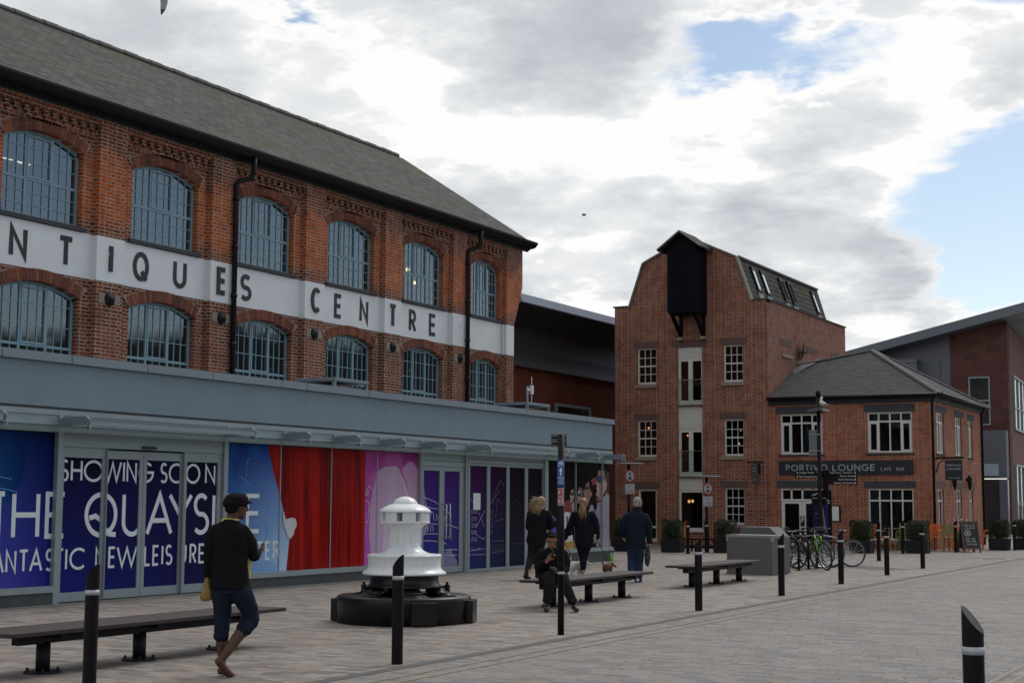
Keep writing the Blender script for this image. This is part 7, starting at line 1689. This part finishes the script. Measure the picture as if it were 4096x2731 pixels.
b = Fig(); b.limb([K(330, 1175, -.01), K(305, 1300, -.06), K(268, 1430, -.13)], [.072, .064, .048]); b.limb([K(250, 1455, -.15), K(285, 1480, -.06), K(322, 1492, .02)], [.044, .046, .036]); b.limb([K(465, 1185, .15), K(458, 1300, .17), K(450, 1440, .18)], [.07, .062, .048]); b.shoe(K(440, 1500, .16), K(475, 1500, .38)); b.box(*[c for pr in zip(K(235, 1490, -.18), K(262, 1450, -.12)) for c in pr]); remesh(b, 'boots', LEATHER, p, .009, 4)
b = Fig(); M_ = Matrix.Rotation(R(-62), 3, 'Z'); c = K(512, 228, -.01); b.ell(c+M_@Vector((0, -.02, .02)), (.090, .100, .095), rot=M_); b.ell(c+Vector((-.06, -.03, -.05)), (.07, .07, .09)); b.ell(K(440, 330, -.05), (.08, .06, .10)); h = remesh(b, 'hair', HAIRB, p, .008, 3, .012, 22, (1, 1, .5))
rr = random.Random(4); b = MB(); b.smooth = True
strands(b, [K(500, 160, -.02), K(470, 190, -.04), K(455, 250, -.05), K(480, 300, -.06), K(490, 200, .05)], [K(350, 285, -.10), K(335, 350, -.1), K(390, 420, -.08), K(440, 450, -.07), K(345, 250, -.02)], .010, 150, rr, .018, .022); b.build('locks', HAIRB, h)
place(p, -14.469, 27.418, .96)

# --- 3. woman with a ponytail and a crossbody bag
p = thing('person', 'dog walker with sandy ponytail, navy jacket, cropped leggings and teal socks', 'person', (0, 0, 0))
s_ = .001345; K3 = K = lambda x, y, v=0: Vector(((x-460)*s_, v, (1430-y)*s_))
b = Fig(); P = b.head(K(468, 232, .03), -18, -8, .98); b.limb([K(465, 360), K(467, 290)], [.056, .052]); b.torso([(*K(470, 880), .12, .07), (*K(465, 640), .11, .07), (*K(465, 450), .13, .06), (*K(465, 380), .08, .05)])
b.limb([K(320, 420), K(245, 620, .0), K(185, 820, .04)], [.05, .042, .03]); b.limb([K(612, 420), K(690, 610, .0), K(690, 800, .06)], [.05, .042, .03]); b.hand(K(183, 822, .04), (-.02, .02, -.09), (.9, .2, .1), (.1, .9, 0), .5, .95); b.hand(K(690, 800, .06), (.015, .03, -.08), (-.9, .2, 0), (-.1, .9, 0), 1.1, .95)
b.limb([K(430, 900), K(455, 1090, .06), K(462, 1250, .0), K(462, 1385, .0)], [.09, .062, .050, .036]); b.limb([K(520, 900, .02), K(490, 1090, .16), K(480, 1290, .22), K(478, 1390, .24)], [.09, .062, .050, .036]); remesh(b, 'body', SK_PALE, p, .008, 4); eyes(P, p, EYE, HAIRS)
b = Fig(); b.torso([(*K(478, 895), .185, .14), (*K(470, 780), .18, .135), (*K(465, 660), .175, .125), (*K(465, 540), .19, .13), (*K(465, 430), .195, .12), (*K(465, 380), .13, .085), (*K(468, 335), .07, .06)]); b.limb([K(325, 415), K(285, 520, .0), K(240, 625, .0), K(185, 800, .04)], [.08, .074, .064, .050]); b.limb([K(608, 415), K(655, 510, .0), K(686, 615, .0), K(692, 785, .06)], [.08, .074, .064, .050]); remesh(b, 'jacket', NAVY, p, .010, 4, .008, 7)
b = Fig(); b.torso([(*K(475, 960), .17, .13), (*K(475, 870), .17, .13)]); b.limb([K(425, 910), K(455, 1090, .06), K(460, 1180, .02), K(462, 1295, .0)], [.105, .076, .068, .056]); b.limb([K(525, 910, .02), K(490, 1090, .16), K(484, 1180, .18), K(480, 1290, .22)], [.105, .076, .066, .056]); remesh(b, 'leggings', NAVY, p, .010, 4, .004, 10)
b = MB(); b.smooth = True; b.tube([K(462, 1368, .0), K(462, 1425, .0)], [.045, .048], 12); b.tube([K(478, 1368, .236), K(478, 1425, .24)], [.045, .048], 12); b.build('socks', plain('teal_sock', (.10, .42, .40), .9), p)
for (u_, v_) in ((462, -.03), (478, .21)): b = Fig(); b.shoe(K(u_, 1428, v_), K(u_+8, 1428, v_+.19)); remesh(b, 'shoe', LEATHER, p, .009, 3)
b = Fig(); c = K(466, 215, .01); b.ell(c, (.094, .112, .10)); b.ell(K(450, 258, -.07), (.06, .05, .05)); h = remesh(b, 'hair', HAIRS, p, .008, 3, .006, 26, (1, 1, .5))
b = Fig(); b.torso([(*K(440, 470, -.14), .015, .012), (*K(440, 430, -.14), .05, .028), (*K(435, 370, -.14), .078, .04), (*K(440, 310, -.12), .062, .045), (*K(450, 265, -.09), .035, .035)]); remesh(b, 'ponytail', HAIRS, h, .008, 2, .014, 20, (1.4, 1, .3))
rr = random.Random(9); b = MB(); b.smooth = True; strands(b, [K(445, 275, -.12), K(440, 300, -.14)], [K(430, 465, -.14), K(455, 455, -.13)], .010, 45, rr, .02, .022); b.build('locks', HAIRS, h)
cb = thing('crossbody_bag', 'black bag with white spots on a thin strap at the dog walker\'s hip', 'bag', (0, 0, 0))
b = MB(); b.obox(K(638, 805, .02), (.075, 0, 0), (0, .16, 0), (0, 0, .20)); bo = b.build('pouch', BLACK_COAT, cb, bevel=.015)
rr = random.Random(2); b = MB()
for k in range(34):
    side = rr.random() < .5
    q = K(638, 805, .02)+(Vector((rr.uniform(-.032, .032), -.082, rr.uniform(-.09, .09))) if side else Vector((.039, rr.uniform(-.075, .075), rr.uniform(-.09, .09)))); b.ell(q, (.009, .002, .009) if side else (.002, .009, .009), 8, 5)
b.build('spots', SW, bo)
b = MB(); b.smooth = True; b.tube([K(625, 735, -.06), K(560, 640, -.15), K(490, 535, -.155), K(410, 420, -.125), K(380, 375, -.06)], .007, 6); b.build('strap', LEATHER, cb)
place(p, -13.93, 28.79, .96); place(cb, -13.93, 28.79, .96)

# --- 4. man in navy jacket and jeans
p = thing('person', 'grey cropped man in navy jacket and blue jeans walking away from the viewer', 'person', (0, 0, 0))
s_ = .001224; K = lambda x, y, v=0: Vector(((x-1340)*s_, v, (1515-y)*s_))
b = Fig(); P = b.head(K(1372, 182, .0), -48, 0, 1.0); b.limb([K(1355, 320), K(1362, 240)], [.062, .06]); b.torso([(*K(1335, 900), .12, .08), (*K(1335, 640), .12, .08), (*K(1340, 420), .15, .07), (*K(1345, 340), .08, .055)])
b.limb([K(1210, 450), K(1128, 590, .02), K(1140, 760, .10)], [.04, .040, .032]); b.limb([K(1480, 450), K(1556, 620, .02), K(1565, 850, .04)], [.04, .040, .032]); b.hand(K(1565, 850, .04), (.005, .02, -.09), (-.9, .2, 0), (-.1, .9, 0), 1.1, 1.0); b.hand(K(1140, 760, .10), (.03, .03, -.08), (.9, .2, 0), (.1, .9, 0), .5, 1.0)
b.limb([K(1275, 930), K(1270, 1150, .08), K(1262, 1330, -.08)], [.095, .065, .045]); b.limb([K(1395, 930), K(1385, 1180, .10), K(1375, 1470, .02)], [.095, .065, .045]); remesh(b, 'body', SK_PALE, p, .008, 4); eyes(P, p, EYE, HAIRG)
b = Fig(); b.torso([(*K(1335, 930), .195, .15), (*K(1335, 760), .20, .15), (*K(1338, 600), .205, .15), (*K(1340, 480), .215, .14), (*K(1342, 405), .20, .12), (*K(1346, 360), .165, .10), (*K(1352, 325), .11, .085), (*K(1360, 275), .082, .075), (*K(1362, 245), .078, .072)]); b.limb([K(1190, 420), K(1140, 530), K(1124, 620, .02), K(1140, 735, .09)], [.075, .082, .074, .062]); b.limb([K(1495, 420), K(1542, 530), K(1558, 640, .02), K(1567, 830, .04)], [.075, .080, .072, .060]); b.torso([(*K(1335, 945), .20, .155), (*K(1335, 915), .20, .155)]); remesh(b, 'jacket', NAVY_J, p, .009, 3, .013, 8)
b = Fig(); b.torso([(*K(1335, 980), .17, .13), (*K(1335, 890), .18, .14)]); b.limb([K(1278, 940), K(1272, 1150, .08), K(1268, 1250, .02), K(1262, 1350, -.06)], [.112, .088, .082, .078]); b.limb([K(1392, 940), K(1388, 1180, .10), K(1382, 1330, .08), K(1375, 1478, .02)], [.114, .092, .086, .084]); remesh(b, 'jeans', JEAN2, p, .009, 3, .010, 9, (1, 1, .9))
b = Fig(); b.shoe(K(1360, 1512, -.04), K(1392, 1512, .20)); remesh(b, 'trainer', plain('white_trainer', (.60, .60, .60), .6), p, .008, 3)
b = Fig(); b.limb([K(1258, 1395, -.15), K(1270, 1420, -.06), K(1290, 1440, .02)], [.042, .045, .036]); remesh(b, 'trainer', LEATHER, p, .008, 3, label=None) if False else remesh(b, 'trainer', plain('worn_sole', (.05, .045, .045), .7), p, .008, 3)
b = Fig(); M_ = Matrix.Rotation(R(-48), 3, 'Z'); c = K(1372, 182, .0); b.ell(c+M_@Vector((0, -.015, .028)), (.080, .094, .096), 18, 12, rot=M_); b.ell(c+M_@Vector((0, -.045, -.04)), (.066, .055, .06), rot=M_); remesh(b, 'hair', HAIRG, p, .007, 3)
b = MB(); b.tube([P(.078, .0, .015), P(.078, .085, .015), P(.05, .108, .014)], .003, 6); b.tube([P(.055, .108, .03), P(.018, .112, .03), P(.018, .112, -.005), P(.055, .108, -.005), P(.055, .108, .03)], .0025, 6); b.tube([P(-.055, .108, .03), P(-.018, .112, .03), P(-.018, .112, -.005), P(-.055, .108, -.005), P(-.055, .108, .03)], .0025, 6); b.build('glasses', IRON, p)
cb = thing('carrier_bag', 'dark green plastic carrier bag hanging from the man\'s right hand', 'bag', (0, 0, 0))
b = Fig(); b.torso([(*K(1532, 1258, .05), .012, .012), (*K(1525, 1215, .05), .045, .03), (*K(1528, 1120, .05), .062, .045), (*K(1530, 1020, .05), .058, .04), (*K(1532, 950, .05), .035, .03), (*K(1560, 890, .05), .014, .014)], 14); b.torso([(*K(1500, 965, .05), .03, .012), (*K(1480, 900, .05), .03, .010), (*K(1500, 880, .05), .02, .010)]); remesh(b, 'sack', plain('dark_green_plastic', (.012, .025, .022), .3, var=.5, scale=18), cb, .007, 2, .012, 18, (1, 1, 1))
place(p, -12.167, 27.575, .96); place(cb, -12.167, 27.575, .96)

# --- 5. seated person with a phone
p = thing('person', 'dark haired person in black sitting on the middle bench looking at a phone', 'person', (0, 0, 0))
s_ = .001376; K = lambda x, y, v=0: Vector(((x-620)*s_, v, (1430-y)*s_))
V = .62      # seat centre lies this far behind the feet
b = Fig(); P = b.head(K(543, 690, V-.20), 184, -30, .97); b.limb([K(555, 800, V-.05), K(548, 735, V-.13)], [.06, .056]); b.torso([(*K(560, 1090, V+.02), .13, .09), (*K(558, 960, V), .12, .08), (*K(556, 850, V-.03), .13, .07), (*K(556, 800, V-.06), .08, .055)])
b.limb([K(440, 850, V-.05), K(405, 985, V-.12), K(500, 905, V-.34)], [.052, .044, .030]); b.limb([K(675, 850, V-.05), K(690, 1000, V-.10), K(615, 1035, V-.36)], [.052, .044, .030])
b.hand(K(500, 905, V-.34), (.045, -.01, .075), (.5, -.4, .1), (.3, .5, .5), .75, 1.05); b.hand(K(618, 1035, V-.36), (-.06, -.05, .02), (0, -.4, .6), (0, .4, .9), .9, 1.05)
b.limb([K(500, 1095, V), K(530, 1070, V-.44), K(500, 1200, V-.50), K(488, 1370, V-.48)], [.095, .066, .058, .042]); b.limb([K(620, 1095, V), K(665, 1075, V-.42), K(720, 1220, V-.48), K(775, 1370, V-.50)], [.095, .066, .058, .042]); remesh(b, 'body', SK_MID, p, .007, 4); eyes(P, p, EYE, HAIRK)
b = MB(); b.tube([P(-.024, .098, -.063), P(0, .101, -.060), P(.024, .098, -.063)], .004, 6); b.build('mouth', plain('lips', (.16, .06, .05), .5), p, smooth=True)
b = Fig(); b.torso([(*K(555, 1130, V+.03), .205, .16), (*K(555, 1030, V+.01), .205, .155), (*K(556, 930, V-.02), .19, .135), (*K(556, 850, V-.04), .195, .125), (*K(556, 800, V-.06), .14, .09), (*K(553, 770, V-.08), .075, .07)])
b.limb([K(445, 848, V-.05), K(410, 910, V-.08), K(408, 985, V-.13), K(480, 920, V-.30)], [.085, .08, .07, .05]); b.limb([K(670, 848, V-.05), K(698, 920, V-.07), K(692, 1000, V-.12), K(632, 1030, V-.32)], [.085, .08, .07, .05]); remesh(b, 'sweater', BLACK_COAT, p, .009, 4, .008, 8)
b = Fig(); b.torso([(*K(556, 1150, V+.03), .19, .15), (*K(556, 1080, V+.03), .19, .15)]); b.limb([K(500, 1095, V), K(530, 1075, V-.42), K(515, 1150, V-.49), K(495, 1320, V-.48)], [.11, .088, .082, .066]); b.limb([K(615, 1095, V), K(665, 1080, V-.40), K(690, 1160, V-.46), K(762, 1320, V-.50)], [.11, .088, .082, .066]); b.tube([K(497, 1310, V-.48), K(492, 1335, V-.48)], .074, 14); b.tube([K(757, 1308, V-.50), K(768, 1332, V-.50)], .074, 14); remesh(b, 'trousers', CHAR, p, .009, 4, .006, 9)
SHOE_M = plain('dark_maroon_shoe', (.035, .012, .014), .4, var=.3)
for (u0_, u1_, v_) in ((493, 482, V-.46), (775, 800, V-.47)): b = Fig(); b.shoe(K(u0_, 1426, v_), K(u1_, 1426, V-.70), .05, .075); so_ = remesh(b, 'shoe', SHOE_M, p, .008, 3)
b = MB()
for (x, xe) in ((486, 480), (790, 800)):
    for k in range(3): q = K(x, 1380+k*10, V-.545-.03*k); b.tube([q+Vector((-.03, 0, .012)), q+Vector((.03, 0, .012))], .004, 5)
b.build('laces', plain('pale_laces', (.25, .2, .2), .8), so_)
b = Fig(); M_ = Matrix.Rotation(R(184), 3, 'Z')@Matrix.Rotation(R(-22), 3, 'X'); c = K(543, 690, V-.20)
b.ell(c+M_@Vector((0, -.025, .045)), (.083, .090, .090), 18, 12, rot=M_); b.ell(c+M_@Vector((0, -.06, -.02)), (.075, .055, .08), rot=M_); b.ell(c+M_@Vector((0, .055, .085)), (.055, .03, .025), rot=M_); remesh(b, 'hair', HAIRK, p, .007, 3, .003, 30)
ph = thing('phone', 'small black phone held up in the seated person\'s right hand', 'phone', (0, 0, 0))
b = MB(); b.obox(K(556, 822, V-.405), (.048, .008, 0), (0, .010, .003), (0, -.028, .095)); b.build('phone_body', BLACKPLASTIC, ph, bevel=.004)
cm_ = thing('camera', 'small black camera resting on the seated person\'s lap in the other hand', 'camera', (0, 0, 0))
b = MB(); b.obox(K(572, 1010, V-.42), (.10, 0, -.03), (0, .05, 0), (.02, 0, .065)); o = b.build('camera_body', BLACKPLASTIC, cm_, bevel=.006)
b = MB(); b.smooth = True; b.tube([K(560, 1000, V-.44), K(548, 985, V-.52)], [.033, .036], 16); b.build('lens', BLACKPLASTIC, cm_)
b = MB(); b.ell(K(533, 968, V-.50), (.007,)*3); b.ell(K(528, 975, V-.50), (.006,)*3); b.build('highlight_ring', CHROME, cm_, smooth=True)
for t in (p, ph, cm_): place(t, -9.845, 19.565)
# --- a half-hidden passer-by is not in the frame; the dogs
def dog(label, x, y, fur, patches, K, J):
    t = thing('dog', label, 'dog', (0, 0, 0)); b = Fig()
    b.torso2 = None
    sp = J['spine']; b.limb(sp, J['sr'], 14); b.limb(J['neck'], J['nr'], 12)
    for L in J['legs']: b.limb(L[0], L[1], 10)
    b.limb(J['tail'], J['tr'], 8)
    h = Vector(J['head']); f = Vector(J['face']).normalized(); k = J.get('k', 1)
    M = Matrix((f.cross(Vector((0,0,1))).normalized(), f, Vector((0,0,1)))).transposed()
    b.ell(h, (.042*k, .055*k, .045*k), rot=M); b.limb([h+f*.03*k, h+f*.105*k+Vector((0,0,-.012))], [.030*k, .017*k], 10)
    o = remesh(b, 'body', fur, t, .0065, 3)
    e = Fig()
    for sg in (-1, 1): a = h+M@Vector((.036*sg*k, -.012*k, .03*k)); e.limb([a, a+M@Vector((.018*sg, .006, .008))*k, a+M@Vector((.03*sg, .02, -.03))*k], [.014*k, .017*k, .007*k], 8, flat=.5)
    remesh(e, 'ears', J['earm'], t, .005, 2)
    n = MB(); n.ell(h+f*.118*k+Vector((0,0,-.008)), (.010*k,)*3); 
    for sg in (-1, 1): n.ell(h+M@Vector((.022*sg*k, .045*k, .016*k)), (.006*k,)*3)
    n.build('nose_and_eyes', EYE, t, smooth=True)
    for (c, r_) in patches: q = Fig(); q.ell(c, r_); q.build('coat_patch', J['earm'], t, smooth=True)
    return t
WH = plain('white_dog_fur', (.62, .58, .53), .95, var=.12, scale=18, bump=.3); BRN = plain('brown_dog_fur', (.115, .045, .020), .9, var=.25, scale=14, bump=.3); TAN = plain('tan_patch_fur', (.24, .105, .035), .95, var=.2)
s_ = .00128; K = lambda x, y, v=0: Vector(((x-330)*s_, v, (1428-y)*s_))
d1 = dog('white terrier with tan patches and raised tail walking beside the ponytailed woman', 0, 0, WH, [(K(350, 1207, .13), (.055, .06, .045))], K, dict(
    spine=[K(270, 1250, .0), K(300, 1235, .05), K(360, 1240, .13), K(425, 1245, .22)], sr=[.070, .082, .080, .086], neck=[K(440, 1225, .24), K(500, 1205, .32), K(545, 1215, .37)], nr=[.066, .050, .042],
    legs=[([K(262, 1275, -.01), K(258, 1330, .03), K(238, 1375, -.04), K(232, 1405, -.02), K(228, 1424, .0)], [.056, .040, .022, .018, .020]), ([K(300, 1275, .05), K(302, 1330, .09), K(285, 1375, .03), K(284, 1405, .04), K(288, 1424, .06)], [.056, .040, .022, .018, .020]),
          ([K(392, 1270, .18), K(388, 1340, .18), K(384, 1405, .19), K(388, 1424, .21)], [.045, .027, .019, .021]), ([K(432, 1270, .24), K(430, 1340, .25), K(426, 1405, .27), K(430, 1424, .29)], [.045, .027, .019, .021])],
    tail=[K(262, 1232, .0), K(246, 1190, -.02), K(258, 1130, -.02), K(268, 1075, .0)], tr=[.024, .02, .016, .006], head=K(555, 1212, .40), face=(.8, .45, -.25), earm=TAN, k=1.1))
place(d1, -14.09, 28.74)
s_ = .001317; K = lambda x, y, v=0: Vector(((x-870)*s_, v, (1395-y)*s_))
d2 = dog('small brown puppy with a curled up tail on the lead', 0, 0, BRN, [], K, dict(
    spine=[K(828, 1278, .0), K(850, 1262, .03), K(885, 1262, .08), K(915, 1262, .12)], sr=[.062, .068, .062, .062], neck=[K(915, 1250, .13), K(940, 1230, .15), K(955, 1228, .16)], nr=[.052, .046, .042],
    legs=[([K(815, 1300, -.01), K(820, 1335, .03), K(806, 1365, -.03), K(808, 1388, .0)], [.046, .032, .020, .020]), ([K(850, 1300, .04), K(856, 1335, .08), K(842, 1365, .03), K(846, 1388, .05)], [.046, .032, .020, .020]), ([K(905, 1290, .10), K(908, 1340, .11), K(908, 1388, .12)], [.036, .023, .021]), ([K(930, 1290, .13), K(938, 1340, .15), K(938, 1388, .16)], [.036, .023, .021])],
    tail=[K(812, 1245, .0), K(790, 1200, -.01), K(777, 1165, -.01), K(780, 1140, .0), K(795, 1130, .01)], tr=[.020, .017, .013, .010, .006], head=K(955, 1230, .17), face=(.9, .35, -.4), earm=BRN, k=.95))
place(d2, -13.88, 29.92)
bpy.context.view_layer.update()
def wp(o, l): return o.location+Matrix.Rotation(CAMYAW, 3, 'Z')@l
lead = thing('dog_lead', 'taut dark lead running from the ponytailed woman\'s hand to the brown puppy', 'dog lead', (-13.9, 29.3, 0))
b = MB(); b.smooth = True; h0 = Vector((-13.93, 28.79, 0))+Matrix.Rotation(CAMYAW, 3, 'Z')@K3(692, 835, .08); h1 = wp(d2, K(905, 1215, .12)); b.tube([h0, h0.lerp(h1, .5)+Vector((0,0,-.015)), h1], [.012, .008, .006], 6); b.build('cord', LEATHER, lead)
s_ = .00128; K = lambda x, y, v=0: Vector(((x-330)*s_, v, (1428-y)*s_))
lead = thing('dog_lead', 'slack thin dark lead hanging to the white terrier\'s collar', 'dog lead', (-14.1, 28.8, 0))
b = MB(); b.smooth = True; h1 = wp(d1, K(440, 1180, .26)); h0 = Vector((-13.93, 28.79, 0))+Matrix.Rotation(CAMYAW, 3, 'Z')@K3(180, 880, .08); b.tube([h0, h0.lerp(h1, .3)+Vector((0,0,-.14)), h0.lerp(h1, .65)+Vector((0,0,-.15)), h1], .006, 6); b.build('cord', LEATHER, lead)
bt = thing('drink_bottle', 'bright green bottle with pale cap standing at the shop corner plinth', 'bottle', (-16.9, 36.65, 0))
b = MB(); b.smooth = True; b.lathe([(0,0),(.042,0),(.045,.01),(.045,.14),(.036,.165),(.018,.18),(.018,.19),(0,.19)], c=(-16.9, 36.65, 0), n=16); b.build('flask', plain('lime_green_plastic', (.14, .45, .03), .3), bt)
b = MB(); b.smooth = True; b.lathe([(.022,.185),(.022,.215),(0,.215)], c=(-16.9, 36.65, 0), n=16); b.build('bottle_cap', SW, bt)
# --- gulls
GW, GG, GK = plain('white_feathers', (.70, .70, .70), .8), plain('grey_feathers', (.22, .23, .24), .8), plain('black_wing_tip', (.02, .02, .022), .8)
g_ = thing('gull', 'gull flying at the top left edge of the photo with one wing hanging down', 'gull', (0, 0, 0))
c = onray(655, -8, 22.0); b = Fig(); b.limb([c-rt2*.10, c, c+rt2*.14], [.018, .045, .02], 10); b.limb([c+rt2*.13, c+rt2*.19], [.012, .004], 6); b.build('body', GW, g_, smooth=True)
wpt = [onray(655, -6, 22.0), onray(656, 14, 21.9), onray(652, 38, 21.8), onray(645, 60, 21.7)]
for nm_, sgn in (('wing', 1), ('wing', -1)):
    b = MB()
    if sgn == 1: pts_ = [w_ for w_ in wpt]
    else: pts_ = [wpt[0], wpt[0]+Vector((.1, .2, .25)), wpt[0]+Vector((.2, .35, .36)), wpt[0]+Vector((.3, .5, .40))]
    wd = [.11, .10, .075, .012]
    for k in range(3):
        b.m = 0 if k < 2 else 1
        a, e = pts_[k], pts_[k+1]
        p8 = [a-rt2*wd[k]*.5, a+rt2*wd[k]*.5, e+rt2*wd[k+1]*.5, e-rt2*wd[k+1]*.5]
        b.add(p8+[q+fw*.012 for q in p8], [(0,1,2,3),(4,7,6,5),(0,4,5,1),(1,5,6,2),(2,6,7,3),(3,7,4,0)])
    b.build(nm_, [GG, GK], g_)
g2 = thing('gull', 'gull with white head perched on the lamp post canopy', 'gull', (lx+.15, ly-.05, 4.34))
b = Fig(); o_ = Vector((lx+.17, ly-.10, 4.34)); b.limb([o_+Vector((.10,.0,.09)), o_+Vector((.02,0,.12)), o_+Vector((-.05,-.02,.17))], [.03, .065, .05], 12); b.limb([o_+Vector((-.05,-.02,.19)), o_+Vector((-.04,-.03,.27)), o_+Vector((-.03,-.03,.31))], [.045, .034, .036], 10); remesh(b, 'body', GW, g2, .007, 3)
b = Fig(); b.limb([o_+Vector((-.02,-.035,.15)), o_+Vector((.08,-.03,.11)), o_+Vector((.22,-.01,.07))], [.03, .05, .012], 10, flat=.6); remesh(b, 'wing', GG, g2, .007, 2)
b = MB(); b.tube([o_+Vector((.0,-.01,.0)), o_+Vector((.0,0,.08))], .006, 6); b.tube([o_+Vector((.04,.02,.0)), o_+Vector((.04,.02,.08))], .006, 6); b.tube([o_+Vector((-.02,-.03,.31)), o_+Vector((.035,-.05,.30))], [.010, .003], 6); b.build('beak_and_legs', plain('yellow_beak', (.5, .3, .04), .5), g2)
g3 = thing('bird', 'tiny dark bird high in the sky left of the mill roof', 'bird', (0, 0, 0))
c = onray(2336, 860, 70.0); b = MB(); b.smooth = True; b.ell(c, (.10, .06, .05)); b.tube([c-rt2*.12+up2*.06, c, c+rt2*.12+up2*.05], [.01, .04, .01], 6); b.build('body', GK, g3)
